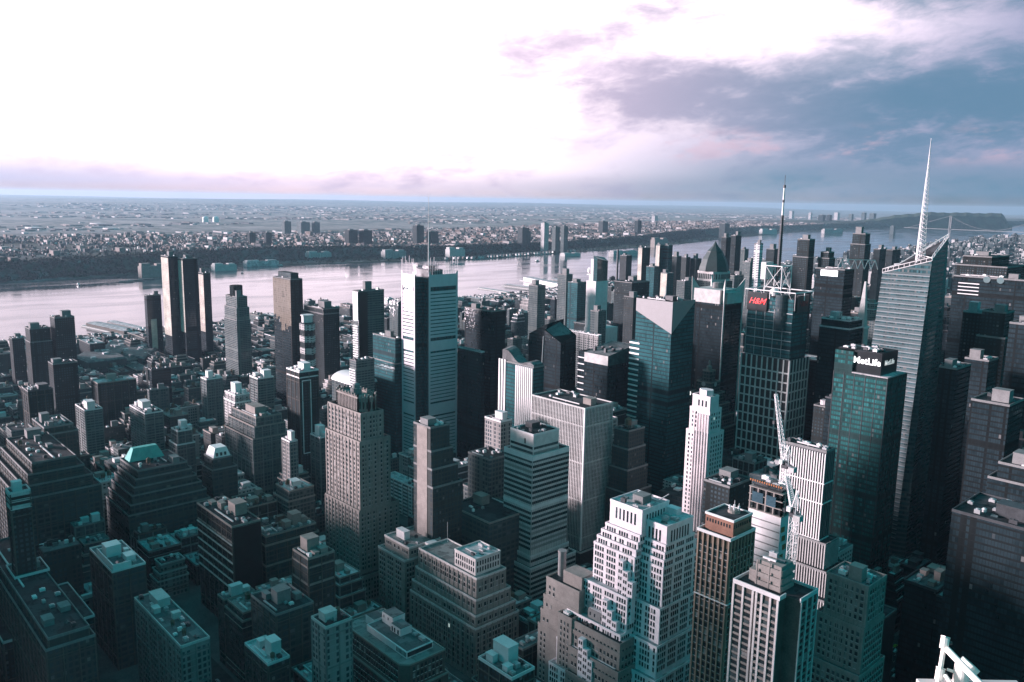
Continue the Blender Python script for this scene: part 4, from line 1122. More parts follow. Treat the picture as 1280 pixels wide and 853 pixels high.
# --- crystalline glass tower with the lattice spire
root = None
Pc = at_d(1152, 470, 800); x1, y0 = Pc[0], Pc[1]
Pl = x1-ext(Pc, 1073, (-1, 0, 0)); x0 = Pl
y1 = y0+ext(Pc, 1192, (0, 1, 0))*1.0
y1 = min(y1, y0+60)
R = (x0, y0, x1, y1)
root = start('office_tower', 'faceted blue-green glass tower with a slanted top, pale floor bands and white lattice spire', 'tower', R, (1084, 296, 1192, 690), 'the faceted spire tower')
zA = at_d(1101, 341, math.hypot(x0+14, y0))[2]; zB = at_d(1157, 326, math.hypot(x1-1, y0+5))[2]; zC = at_d(1187, 297, math.hypot(x1-9, y1-4))[2]
zD = zA+6
bot = [(x0, y0), (x1-9, y0), (x1, y0+4), (x1, y1), (x0, y1)]
topx = [(x0+13, y0+3, zA), (x1-3, y0+5, zB), (x1-4, y0+9, zB+2), (x1-10, y1-4, zC), (x0+15, y1-8, zD)]
b = MB(tuple(root.location)); zb_ = 0.0
vs = [(p[0], p[1], 0) for p in bot]+[tuple(p) for p in topx]
b.add(vs, [(i, (i+1) % 5, 5+(i+1) % 5, 5+i) for i in range(5)])
b.add(vs, [(5, 6, 7, 8), (5, 8, 9)], 1)
gm = facade('faceted_glass', (0.085, 0.11, 0.115), (0.012, 0.03, 0.034), 1.55, 4.3, 0.94, 0.55, blind=0.06, lit=0.01, gvar=0.5, grough=.08, wrough=.3)
b.build('wall', [gm, MT['roofdark']], root)
def lerp(p, q, t): return tuple(p[i]+(q[i]-p[i])*t for i in range(3))
b = MB(tuple(root.location))
for k in range(62):
    zz = 20+k*4.3
    tL = zz/zA; 
    if tL < 1:
        a = lerp((*bot[0], 0), topx[0], tL); c = lerp((*bot[1], 0), topx[1], zz/zB)
        b.beam((a[0], a[1]-.1, zz), (c[0], c[1]-.1, zz), .62, 4)
b.build('floor_band', plain('fritted_glass_band', (0.20, 0.225, 0.235), 0.45, var=0.15), root)
b = MB(tuple(root.location))
for i in range(5):
    p, q = topx[i], topx[(i+1) % 5]
    for dz in (0, 3.2): b.beam((p[0], p[1], p[2]+dz), (q[0], q[1], q[2]+dz), .32, 5)
    n_ = 9
    for k in range(n_): a = lerp(p, q, k/n_); b.beam(a, (a[0], a[1], a[2]+3.2), .2, 4)
b.beam(topx[2], (topx[1][0]-22, topx[1][1]+16, zB+5), .4, 5); b.beam((*topx[3][:2], zC+3), (topx[0][0]+12, topx[0][1]+8, zA+9), .5, 5); b.beam((topx[0][0], topx[0][1], zA+3), (topx[0][0]+12, topx[0][1]+8, zA+9), .4, 5)
b.build('roof_truss', MT['white'], root)
b = MB(tuple(root.location)); b.box(x0+18, y0+14, zA-3, x0+30, y0+26, zA+8); b.build('plant_room', MT['steel'], root)
sx, sy = x1-17, y0+13; d_s = math.hypot(sx, sy)
sb = zB-6
stp = at_d(1161, 176, d_s)[2]
b = MB(tuple(root.location)); H_ = stp-sb
def rad(t): return max(.25, 4.6*(1-t)**.85) if t < .72 else max(.22, 1.3*(1-t)/.28)
prev = None; nl = 30
for k in range(nl+1):
    t = k/nl; r_ = rad(t); zz = sb+H_*t
    ring = [(sx+r_*math.cos(a), sy+r_*math.sin(a), zz) for a in (0.5, 0.5+2.094, 0.5+4.189)]
    if prev:
        th = .34*(1-t)+.12
        for i in range(3):
            b.beam(prev[i], ring[i], th, 4); b.beam(prev[i], ring[(i+1) % 3], th*.7, 4); b.beam(ring[i], ring[(i+1) % 3], th*.7, 4)
    prev = ring
b.beam((sx, sy, sb), (sx, sy, stp+2), .3, 5, 0, .12)
b.build('spire', MT['white'], root)

# --- teal glass office tower with the white insurance name on its crown
R, z = rect_from(1042, 1110, 1134, 474, 690)
x0, y0, x1, y1 = R
zs = at_d(1095, 441, 700)[2]
root = start('office_tower', 'teal glass office tower with white lettering on the dark crown box', 'tower', R, (1034, 432, 1136, 640), 'the teal tower with white lettering')
tm = facade('teal_curtain_wall', (0.02, 0.042, 0.042), (0.008, 0.038, 0.038), 2.0, 3.9, 0.86, 0.62, blind=0.03, lit=0.03, gvar=0.4, grough=.1)
C0 = (x0+1, y0+1.8, x1-7, y1-4)
b = MB(tuple(root.location)); b.box(x0, y0, 0, x1, y1, z); b.box(x0, y0+.3, z, x0+15, y1-4.1, zs-1); b.build('wall', tm, root)
b = MB(tuple(root.location)); b.box(x0+15.01, y0+2.2, z+.2, x1-7, y1-4, zs); b.build('crown_box', MT['black'], root)
b = MB(tuple(root.location)); b.box(x0+15.02, y0+.1, z, x1-.2, y0+2.19, z+.9); b.box(x1-6.99, y0+2.2, z, x1-.2, y1-1, z+.91); b.build('ledge', MT['rooflight'], root)
b = MB(tuple(root.location)); b.box(x0+.4, y0+2.6, zs+.003, x1-7.4, y1-4.4, zs+.3); b.build('roof', MT['roofdark'], root)
text('MetLife', root, (x0+15+(x1-7-x0-15)/2-.5, y0+2.1, (z+zs)/2+1.5), 7.5, MT['signwhite'], 's', ext_=.12, bold=.12, width=21.5)
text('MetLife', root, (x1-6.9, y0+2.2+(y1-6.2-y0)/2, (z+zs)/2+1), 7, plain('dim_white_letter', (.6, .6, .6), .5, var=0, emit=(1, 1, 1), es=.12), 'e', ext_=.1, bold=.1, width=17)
clutter(root, (x0+1, y0+3, x1-8, y1-5), zs+.3, 71, 14, False); strips(root, [(R, 0, z-.1)], 'mullion', MT['darksteel'], 8.0, .35, .2)

# --- slender white stone shaft
R, z = rect_from(866, 888, 899, 498, 655)
tiers = [(R, z-11, z), (grow(R, 2.5, -.8, -.2, 5), z-30, z-11), (grow(R, 4.6, -.2, 1.2, 8), 52, z-30), ]
x0, y0, x1, y1 = R
BR = (x0-12, y0-7, x1+13, y1+24)
root = start('office_tower', 'slender pinkish white stone tower with a stepped crown on a dark classical base', 'tower', BR, (838, 482, 908, 655), 'the slender white tower')
walls(root, tiers, MT['white_brick']); roofs(root, tiers, MT['roofdark'], MT['white_brick'], ph=1.0)
wl = [q for q in punch(tiers[1:], 3.0, 3.6, 1.3, 2.0, 0, 2.2) if q[0] == 'e' or q[2] < 8.5]
add_windows(root, wl, 90, 15)
b = MB(tuple(root.location))
for i in range(6): b.fbox('s', R, 3+i*2.6, 3.8+i*2.6, 52, z-14, 0, 1.0)
b.build('pier', MT['white_brick'], root)
b = MB(tuple(root.location)); cx, cy = (x0+x1)/2, (y0+y1)/2+1; b.prism(octo(x0+3, y0+2, x1-2, y1-2, 3), z+.13, z+5); b.build('crown', MT['white_brick'], root)
b = MB(tuple(root.location))
for i in range(3): b.fbox('s', R, 5.5+i*3.4, 7+i*3.4, z-8, z-3, 0, .07)
b.build('crown_window', GL['dark'], root)
bt = [(grow(BR, -3, -3, -3, -3), 48, 56), (BR, 0, 48)]
walls(root, bt, MT['grey'], 'base_wall'); roofs(root, bt, MT['roofgrey'], MT['concrete'], lip=1.0)
b = MB(tuple(root.location))
for face, R_, uc, zc_, w_, h_ in punch([bt[1]], 4.2, 12, 2.4, 8.5, 0, 4.5, edge=2): b.fbox(face, R_, uc-w_/2, uc+w_/2, zc_-h_/2, zc_+h_/2, 0, .1)
b.build('base_window', GL['dark'], root)
bands(root, [bt[1]], 'cornice', MT['concrete'], [47.4, 36, 24], .9, .7)

# --- stepped clock tower behind
P = at_d(886, 470, 930); cx, cy, z = P[0], P[1], P[2]
tiers = []; h = 5.0
for k in range(5): tiers.append(((cx-h, cy-h, cx+h, cy+h), z-12*(k+1)+6, z-12*k+6 if k else z+6)); h += 4.2
tiers.append(((cx-h, cy-h, cx+h, cy+h), 0, z-54))
root = start('clock_tower_building', 'dark stepped pyramid-topped tower with a round clock and a white roof globe', 'tower', base_rect(tiers), (864, 448, 908, 490), 'the stepped clock tower')
walls(root, tiers, F['buff']); roofs(root, tiers, MT['roofdark'], MT['tan'])
b = MB(tuple(root.location)); b.lathe(cx, cy, [(3, z+6.2), (3, z+11), (1.2, z+12), (1.2, z+16), (.2, z+18)], 8); b.build('lantern', MT['tan'], root)
for face in 's', 'e':
    b = MB(tuple(root.location)); T = tiers[1][0]; q = (((T[0]+T[2])/2, T[1]-.3, z-8), ((T[0]+T[2])/2, T[1]-.05, z-8)) if face == 's' else ((T[2]+.3, (T[1]+T[3])/2, z-8), (T[2]+.05, (T[1]+T[3])/2, z-8))
    b.beam(q[1], q[0], 2.6, 20); b.build('clock_face', MT['concrete'], root)
b = MB(tuple(root.location)); gx, gy = cx-15, cy-14; b.lathe(gx, gy, [(.1, z-23), (1.5, z-22.6), (2.2, z-21), (2.2, z-20), (1.5, z-18.4), (.1, z-18)], 12); b.box(gx-.4, gy-.4, z-34, gx+.4, gy+.4, z-23); b.build('roof_globe', MT['signwhite'], root)

# --- white-ribbed tower with stepped base (right)
R, z = rect_from(978, 1033, 1044, 566, 530)
tiers = steps(R, z, [(58, 2, 3, 6, 3), (16, 3, 4, 6, 4), (16, 4, 6, 8, 6), (16, 8, 8, 14, 20)])
root = start('office_tower', 'dark tower striped with white vertical ribs above a pile of stepped tiers', 'tower', base_rect(tiers), (976, 550, 1056, 720), 'the white-ribbed stepped tower')
walls(root, tiers, MT['darksteel']); roofs(root, tiers, MT['roofdark'], MT['grey'])
strips(root, tiers[:1], 'rib', MT['white'], 1.75, .62, .6, 's', ztop=1.0); strips(root, tiers[1:4], 'base_rib', MT['concrete'], 1.75, .55, .4)
strips(root, tiers[:1], 'side_rib', MT['grey'], 2.2, .35, .3, 'e')
bands(root, tiers[:1], 'belt', MT['white'], [z-20, z-33, z-57], .7, .5)
clutter(root, R, z+.12, 81, 6, False)
# --- construction tower and the two cranes
R, z = rect_from(938, 979, 1001, 612, 470); R = (R[0], R[1], R[2], R[1]+14)
x0, y0, x1, y1 = R
root = start('construction_tower', 'half-built tower with pale panels, orange safety nets and bare top floors', 'tower', R, (938, 588, 1002, 690), 'the half-built tower')
b = MB(tuple(root.location)); b.box(x0, y0, 0, x1, y1, z-17); b.build('wall', MT['pale'], root)
b = MB(tuple(root.location)); b.box(x0+1.5, y0+1.5, z-16.99, x1-1.5, y1-1.5, z-2); b.build('core', MT['black'], root)
b = MB(tuple(root.location))
for k in range(4):
    zz = z-16.9+k*4.4; b.box(x0-.3, y0-.3, zz, x1+.3, y1+.3, zz+.5)
    if k < 3:
        for u in range(5): b.box(x0+u*(x1-x0-.8)/4, y0, zz+.5, x0+u*(x1-x0-.8)/4+.8, y0+.8, zz+4.4); b.box(x1-.8, y0+u*(y1-y0-.8)/4, zz+.5, x1, y0+u*(y1-y0-.8)/4+.8, zz+4.4)
b.build('floor_slab', MT['tan'], root)
for k in range(9):
    b = MB(tuple(root.location)); b.fbox('e', R, 1+(k % 3)*1.3, 4.5+(k % 3)*1.3, z-26-k*5.5, z-23-k*5.5, .01, .3); b.build('safety_net', MT['orange'], root)
b = MB(tuple(root.location)); b.fbox('s', R, 2, 9, z-12, z-6, -.6, .35); b.fbox('s', R, 11, 17, z-12, z-6, -.6, .35); b.build('blue_netting', plain('blue_netting', (.03, .065, .085), .8), root)
b = MB(tuple(root.location))
for k in range(16): b.fbox('s', R, .5, x1-x0-.5, z-22-k*4.4, z-21.3-k*4.4, -.05, .12)
b.build('panel_joint', MT['grey'], root)
clutter(root, R, z-.2, 83, 5, False); b = MB(tuple(root.location))
for i in range(14): b.box(x0+i*(x1-x0)/14, y0-.35, z+.05-3.3+3.3, x0+i*(x1-x0)/14+.7, y0+.3, z+1.2)
b.build('edge_boards', MT['orange'], root)
def lattice(b, a, c, w0, w1, n):
    a = Vector(a); c = Vector(c); d = (c-a); q = d.to_track_quat('Z', 'Y'); ux = q@Vector((1, 0, 0)); uy = q@Vector((0, 1, 0)); prev = None
    for k in range(n+1):
        t = k/n; w_ = w0+(w1-w0)*t; p = a+d*t
        ring = [p+(ux*sx_+uy*sy_)*w_ for sx_, sy_ in ((1, 1), (-1, 1), (-1, -1), (1, -1))]
        for i in range(4):
            b.beam(ring[i], ring[(i+1) % 4], .13, 4)
            if prev: b.beam(prev[i], ring[i], .2, 4); b.beam(prev[i], ring[(i+1) % 4], .13, 4)
        prev = ring
def crane(label, base_px, top_px, tip_px, d, tail):
    Pt = at_d(*top_px, d); base = (Pt[0], Pt[1], 0)
    tipd = math.hypot(Pt[0], Pt[1])+18; tip = at_d(*tip_px, tipd)
    root = thing('tower_crane', label, 'crane', (Pt[0], Pt[1], 0), 'tower cranes over the half-built tower')
    o_ = tuple(root.location)
    b = MB(o_); lattice(b, (Pt[0], Pt[1], 0), (Pt[0], Pt[1], Pt[2]-2), 1.6, 1.6, 38); b.build('mast', MT['white'], root)
    b = MB(o_); b.box(Pt[0]-1.8, Pt[1]-1.8, Pt[2]-1.99, Pt[0]+1.8, Pt[1]+1.8, Pt[2]); b.build('slewing_ring', MT['darksteel'], root)
    v = Vector(tip)-Vector(Pt); hv = Vector((v.x, v.y, 0)); hv.normalize()
    b = MB(o_); c = Vector(Pt)-hv*4; b.beam(Vector(Pt)+Vector((0, 0, .9))+hv*2, Vector(Pt)+Vector((0, 0, .9))-hv*tail, 1.1, 4); b.build('machinery_deck', MT['darksteel'], root)
    b = MB(o_); q = Vector(Pt)-hv*tail; b.box(q.x-1.7, q.y-1.7, q.z-1.5, q.x+1.7, q.y+1.7, q.z+1.4); b.build('counterweight', MT['concrete'], root)
    b = MB(o_); hh = Vector(Pt)+Vector((0, 0, 12))-hv*3; side = Vector((-hv.y, hv.x, 0))
    for s_ in (-1, 1): b.beam(Vector(Pt)+side*s_*1.2+hv*1+Vector((0, 0, 1.5)), hh, .25, 4); b.beam(Vector(Pt)+side*s_*1.2-hv*6+Vector((0, 0, 1.5)), hh, .22, 4)
    b.build('frame', MT['white'], root)
    b = MB(o_); lattice(b, Vector(Pt)+Vector((0, 0, 1.5))+hv*1.6, tip, 1.35, .7, 16); b.build('jib', MT['white'], root)
    b = MB(o_); b.beam(hh, tip, .07, 4); b.beam(tip, Vector(tip)-Vector((0, 0, 16)), .06, 4); b.build('cable', MT['darksteel'], root)
    b = MB(o_); q = Vector(tip)-Vector((0, 0, 17)); b.box(q.x-.6, q.y-.6, q.z-1, q.x+.6, q.y+.6, q.z+1); b.build('hook_block', MT['darksteel'], root)
    b = MB(o_); q = Vector(Pt)+side*2.2+hv*1; b.box(q.x-1, q.y-1, q.z+.2, q.x+1, q.y+1, q.z+2.6); b.build('cab', MT['white'], root)
crane('white lattice tower crane whose jib points up from the mast behind the tan balcony tower', None, (993, 641), (984, 597), 400, 7)
crane('white lattice luffing crane with raised jib and yellow-white counterweight above the half-built tower', None, (982, 581), (970, 493), 480, 9)

# --- gridded tan tower with many lit windows (lower right)
R, z = rect_from(1033, 1086, 1101, 736, 420)
x0, y0, x1, y1 = R
R = (x0, y0, x1, y0+20)
tiers = steps(R, z, [(22, 3, 1, 0, 2), (24, 3, 3, 1, 3), (22, 4, 3, 2, 3)])
root = start('office_tower', 'dim tan gridded tower speckled with lit windows, stepping out on its left side', 'tower', base_rect(tiers), (1012, 716, 1104, 853), 'the speckled tan tower')
walls(root, tiers, MT['buff']); roofs(root, tiers, MT['roofgrey'], MT['buff'])
add_windows(root, punch(tiers, 2.5, 3.5, 1.4, 2.0, 0, 2.0), 100, 17)
strips(root, tiers, 'pier', MT['buff'], 2.5, .5, .3, edge=1.4)
clutter(root, R, z+.12, 91, 8, True, MT['buff'], 0)
# --- beige pair at the bottom centre
R, z = rect_from(702, 775, 816, 808, 420); x0, y0, x1, y1 = R; R = (x0+9, y0, x1, y1)
tiers = steps(R, z, [(15, 0, 2.5, 1.5, 2), (14, 0, 2.5, 1.5, 2), (14, 0, 2, 1, 2)])
L0 = (x0-2, y0-1, x0+9, y0+16)
root = start('loft_building', 'beige banded loft with curved cornices, lean-to roof house and silver decks', 'loft building', (x0-2, y0-8, x1+4, y0+32), (700, 762, 818, 853), 'the beige banded loft')
walls(root, tiers+[(L0, 0, z+1)], MT['buff']); roofs(root, tiers+[(L0, 0, z+1)], MT['roofdark'], MT['buff'])
add_windows(root, punch(tiers, 2.6, 4.4, 1.3, 2.1, 0, 3.2)+punch([(L0, 0, z+1)], 2.6, 3.7, .9, 2.0, 0, 3), 70, 18)
bands(root, tiers, 'cornice', MT['tan'], [z-4.2, z-19, z-33], 2.6, .5)
b = MB(tuple(root.location)); Q = (R[0]+6, R[1]+6, R[0]+20, R[1]+16); b.box(Q[0], Q[1], z+.12, Q[2], Q[3], z+9); b.box(Q[0]-8, Q[1]+2, z+.12, Q[0]-.01, Q[3]-1, z+6); b.build('roof_house', MT['grey'], root)
b = MB(tuple(root.location)); b.box(Q[0]+.4, Q[1]+.4, z+9.003, Q[2]-.4, Q[3]-.4, z+9.3); b.box(R[0]+21, R[1]+4, z+.13, R[2]-1, R[3]-2, z+.5)
b.add([(Q[0]-9, Q[1]+8, z+9), (Q[0]+3, Q[1]+12, z+9), (Q[0]+1, Q[1]+17, z+12.5), (Q[0]-11, Q[1]+13, z+12.5), (Q[0]-9, Q[1]+8, z+8.6), (Q[0]+3, Q[1]+12, z+8.6), (Q[0]+1, Q[1]+17, z+12.1), (Q[0]-11, Q[1]+13, z+12.1)], [(0, 1, 2, 3), (7, 6, 5, 4), (0, 4, 5, 1), (1, 5, 6, 2), (2, 6, 7, 3), (3, 7, 4, 0)])
b.build('silver_deck', MT['rooflight'], root); b = MB(tuple(root.location))
for u in (1.2, 4.5, 9.5): b.fbox('s', Q, u, u+1, z+5, z+7, 0, .06)
for u in (2, 6): b.fbox('e', Q, u, u+1, z+4, z+6, 0, .06)
b.build('roof_house_window', GL['dark'], root)
b = MB(tuple(root.location)); b.box(Q[0]-11, Q[1]+9, z+.12, Q[0]+1, Q[1]+16, z+8.5); b.build('shed', MT['grey'], root)
clutter(root, L0, z+1.12, 93, 5, False); clutter(root, (R[0]+.5, R[1]+.5, R[0]+20, R[1]+5.5), z+.12, 94, 3, False)
R, z = rect_from(683, 724, 752, 742, 445); R = (R[0], R[1], R[2], R[1]+17)
tiers = steps(R, z, [(12, 2, 0, 0, 0), (10, 2.2, 0, 0, 0), (10, 2, 0, 0, 0)])
root = start('loft_building', 'plain beige slab-sided tower with a smoke drum and roof house, stepping down at one end', 'loft building', base_rect(tiers), (678, 700, 756, 800), 'the plain beige slab')
walls(root, tiers, MT['buff']); roofs(root, tiers, MT['roofdark'], MT['buff'])
add_windows(root, [q for q in punch(tiers, 3.0, 3.6, 1.1, 1.9, 0, 4) if q[0] == 's' and q[2] < 8], 40, 19)
b = MB(tuple(root.location)); b.box(R[0]+11, R[1]+3, z+.12, R[2]-1, R[3]-3, z+8); b.build('roof_house', MT['tan'], root)
b = MB(tuple(root.location)); b.lathe(R[0]+4, R[1]+9, [(2.4, z+.1), (2.4, z+15), (2.7, z+15.1), (2.7, z+16)], 16); b.build('chimney_drum', MT['grey'], root)
b = MB(tuple(root.location)); b.lathe(R[2]-4+8, R[1]+2+4, [(2.3, z-8), (2.3, z-4), (.3, z-2.4)], 16); b.build('water_tank', MT['steel'], root)
# ------------------------------------------------------------------ more towers: (name, category, label, (xl, xc, xr, y top), distance, setbacks, keep clear down to y, wall, roof, parapet, reference)
def T(label, px, d, fm, drops=(), yb=None, ref='', roofm='roofdark', par='grey', plant=4, tanks=0, house=True, cat='tower', name='office_tower', hs=1.3, group=None, houses=1):
    return hero(name, label, cat, px, d, list(drops), yb or px[3]+60, F[fm] if isinstance(fm, str) else fm, MT[roofm], MT[par], ref, None, seed=int(px[0]*7+px[3]), plant=plant, tanks=tanks, house=house, h_scale=hs, group=group, houses=houses)
AP = 'apartment_tower'
# far left, by the river
T('lower and broader of two dark riverside apartment slabs at the far left', (31, 37, 63, 412), 1430, 'dkbrick', [(20, 1, 1, 1, 1)], 490, 'the far left dark pair', name=AP, hs=1.8)
T('taller dark apartment slab with a boxy roof house, beside its lower twin by the river', (62, 68, 93, 398), 1430, 'dkbrick', [], 470, 'the far left dark pair', name=AP, hs=1.8)
T('squat dark balcony tower standing in front of the riverside twin slabs', (60, 66, 97, 456), 1200, 'dkbrick', [], 492, 'the squat balcony tower', name=AP)
T('small square dark tower at the water edge, left of the twin slabs', (11, 15, 30, 424), 1560, 'dkbrick', [], 450, '', name=AP)
glint = facade('painted_glint_glass', (0.40, 0.375, 0.34), (0.27, 0.25, 0.21), 1.5, 3.2, 0.9, 0.7, blind=0, lit=0, grough=.18, spec=1.0)  # bright glint of the low sky put into a pale glass colour
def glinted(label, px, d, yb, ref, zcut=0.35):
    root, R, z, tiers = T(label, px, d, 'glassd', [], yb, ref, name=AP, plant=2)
    b = MB(tuple(root.location)); b.fbox('s', R, .4, (R[2]-R[0])-.4, z*zcut, z-3, -.05, .18); b.build('glint_panel', glint, root); return root, R, z
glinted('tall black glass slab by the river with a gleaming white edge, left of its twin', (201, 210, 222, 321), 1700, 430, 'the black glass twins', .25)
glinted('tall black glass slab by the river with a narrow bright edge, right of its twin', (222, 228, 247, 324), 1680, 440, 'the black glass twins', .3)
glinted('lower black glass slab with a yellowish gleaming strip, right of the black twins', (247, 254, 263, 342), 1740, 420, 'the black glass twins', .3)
root, R, z, tiers = T('shorter dark slab with one tall pale window strip, left of the black glass twins', (180, 183, 201, 370), 1760, 'glassd', [], 420, 'the black glass twins', name=AP)
b = MB(tuple(root.location)); b.fbox('e', R, 6, 17, z*.12, z*.62, -.05, .2); b.build('glint_panel', glint, root)
root, R, z, tiers = T('stepped brown riverside tower with sunlit balconies on its left face', (282, 296, 309, 372), 1420, 'slab', [(18, 2, 2, 2, 2), (20, 1, 1, 1, 1)], 460, 'the stepped balcony tower', name=AP, hs=2.0)
b = MB(tuple(root.location)); b.lathe((R[0]+R[2])/2, (R[1]+R[3])/2, [(11, z), (11, z+17), (9, z+18)], 8); b.build('crown', F['dkbrick'], root)
root, R, z, tiers = T('slab tower clad in gold tinted glass on its left face and black on the other', (341, 363, 378, 350), 1250, 'glassd', [], 470, 'the gold glass tower', name=AP, house=False)
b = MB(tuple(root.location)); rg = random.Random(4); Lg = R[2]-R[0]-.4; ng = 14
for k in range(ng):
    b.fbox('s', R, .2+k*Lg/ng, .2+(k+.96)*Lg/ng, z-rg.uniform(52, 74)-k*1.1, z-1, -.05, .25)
b.build('gold_reflection_front', F['goldrefl'], root)  # ragged upper panel painting a sky reflection on dark glass
b = MB(tuple(root.location)); b.box(R[0]+9, R[1]+4, z+.13, R[2]-6, R[3]-3, z+9); b.build('roof_house', F['glassg'], root)
T('dark brick apartment block behind the gold glass tower with a boxy roof house', (380, 404, 424, 387), 1330, 'dkbrick', [(8, 4, 0, 0, 0)], 470, 'the gold glass tower', name=AP, hs=2.2)
# pagoda-banded tower
R, z = rect_from(371, 384, 397, 405, 1150); x0, y0, x1, y1 = R; cx, cy = (x0+x1)/2, (y0+y1)/2
root = start('hotel_tower', 'octagonal pale hotel tower with alternating dark bands and a small capped top', 'tower', R, (370, 396, 398, 470), 'the banded octagonal tower')
ow = octo(x0, y0, x1, y1, (x1-x0)*.28)
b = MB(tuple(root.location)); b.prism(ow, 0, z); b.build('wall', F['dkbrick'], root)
for k in range(8):
    b = MB(tuple(root.location)); zt_ = z-2-k*16.5; q = octo(x0-.4, y0-.4, x1+.4, y1+.4, (x1-x0)*.28)
    if zt_ > 20: b.prism(q, zt_-8.5, zt_); b.build('pale_band', F['pale'], root)
b = MB(tuple(root.location)); b.prism(octo(cx-7, cy-7, cx+7, cy+7, 4), z+.01, z+9); b.prism(octo(cx-8, cy-8, cx+8, cy+8, 4), z+9.01, z+10.5); b.build('crown', MT['pale'], root)
# striped apartment tower and its lower neighbours
root, R, z, tiers = T('tall grey apartment tower, balcony striped left edge and gridded right face', (441, 448, 480, 365), 1050, 'slab', [], 470, 'the tall balcony-edged tower', name=AP, hs=1.6)
b = MB(tuple(root.location)); b.box(R[0]+1, R[1]-.8, z*.82, R[2]-1, R[1]+.02, z-.6)
for k in range(52): b.box(R[0]+1, R[1]-1.6, 6+k*3.0, R[2]-1, R[1]+.02, 7.3+k*3.0) if 6+k*3.0 < z*.8 else None
b.build('balcony', MT['white'], root)
b = MB(tuple(root.location)); b.box(R[2]-.3, R[1]+.5, 0, R[2]+.35, R[1]+13, z-.7); b.build('glazed_recess', MT['black'], root)
root, R, z, tiers = T('lower grey annex slab with white striped edge, in front of the tall balcony-edged tower', (437, 445, 468, 452), 950, 'slab', [], 495, 'the tall balcony-edged tower', name=AP, house=False)
b = MB(tuple(root.location))
for k in range(40): b.box(R[0]+.5, R[1]-1.2, 6+k*3.0, R[2]-.5, R[1]+.02, 7.3+k*3.0) if 6+k*3.0 < z-1 else None
b.build('balcony', MT['white'], root)
T('blue-green banded glass block tucked against the masted grey tower', (466, 494, 503, 424), 960, 'glasst', [(30, 0, 0, 0, 0)], 520, 'the masted grey tower')
# centre
T('broad dark glass slab rising behind a lower wing, right of the masted grey tower', (581, 614, 632, 390), 960, 'glassd', [], 560, 'the dark slab beside the masted tower')
root, R, z, tiers = T('lower dark wing with a bright roof ledge attached left of the broad dark slab', (572, 602, 606, 441), 930, 'glassd', [], 570, 'the dark slab beside the masted tower', par='rooflight')
root, R, z, tiers = T('hotel tower striped white and dark with a swooping grey roof', (624, 667, 680, 460), 820, 'glasst', [], 545, 'the striped hotel tower', name='hotel_tower', house=False, plant=2)
L = R[2]-R[0]
b = MB(tuple(root.location))
for u in (0, .08, .16): b.fbox('s', R, L*u, L*u+2.2, 0, z+2, -.05, .7)
for k in range(9): b.fbox('s', R, L*(.5+k*.056), L*(.5+k*.056)+1.5, 0, z-1, -.05, .6)
b.build('white_stripe', MT['white'], root)
b = MB(tuple(root.location)); nsg = 10
for k in range(nsg):
    t0, t1 = k/nsg, (k+1)/nsg; f = lambda t: 1+11*(1-t)**1.6+3*math.sin(t*9)
    b.add([(R[0]+4+t0*(L-5), R[1]+1, z+.2), (R[0]+4+t1*(L-5), R[1]+1, z+.2), (R[0]+4+t1*(L-5), R[3]-1, z+.2), (R[0]+4+t0*(L-5), R[3]-1, z+.2), (R[0]+4+t0*(L-5), R[1]+1, z+f(t0)), (R[0]+4+t1*(L-5), R[1]+1, z+f(t1)), (R[0]+4+t1*(L-5), R[3]-1, z+f(t1)*1.2), (R[0]+4+t0*(L-5), R[3]-1, z+f(t0)*1.2)], [(0, 1, 5, 4), (1, 2, 6, 5), (2, 3, 7, 6), (3, 0, 4, 7), (4, 5, 6, 7)])
b.build('curved_roof', MT['roofgrey'], root)
# crystal black tower: two sheared volumes
R, z = rect_from(672, 702, 703, 420, 880); R = (R[0]+6, R[1], R[2], R[1]+26); x0, y0, x1, y1 = R
root = start('office_tower', 'black crystalline glass tower with sheared facets and a thin white edge light', 'tower', (x0-30, y0, x1, y1), (655, 398, 704, 490), 'the black crystal tower')
b = MB(tuple(root.location))
b.add([(x0, y0, 0), (x1, y0, 0), (x1, y1, 0), (x0, y1, 0), (x0+4, y0+1, z+3), (x1-1, y0, z-8), (x1-3, y1, z-2), (x0+3, y1, z+10)], [(0, 1, 5, 4), (1, 2, 6, 5), (2, 3, 7, 6), (3, 0, 4, 7), (4, 5, 6, 7)])
b.add([(x0-30, y0+8, 0), (x0-.1, y0+8, 0), (x0-.1, y1+9, 0), (x0-30, y1+9, 0), (x0-29, y0+9, z-6), (x0-.1, y0+8, z+8), (x0-.1, y1+9, z+12), (x0-28, y1+9, z)], [(0, 1, 5, 4), (1, 2, 6, 5), (2, 3, 7, 6), (3, 0, 4, 7), (4, 5, 6, 7)])
b.build('wall', F['glassd'], root)
b = MB(tuple(root.location)); b.beam((x0-.6, y0-.3, z*.45), (x0+3, y0+.4, z-4), .45, 5); b.build('edge_bar', MT['white'], root)  # plain white bar along the facet edge
b = MB(tuple(root.location)); b.add([(x0+5, y0+2, z+3.3), (x1-3, y0+1, z-7.4), (x1-5, y1-1, z-1.4), (x0+4, y1-1, z+9.7)], [(0, 1, 2, 3)]); b.build('roof', MT['roofgrey'], root)
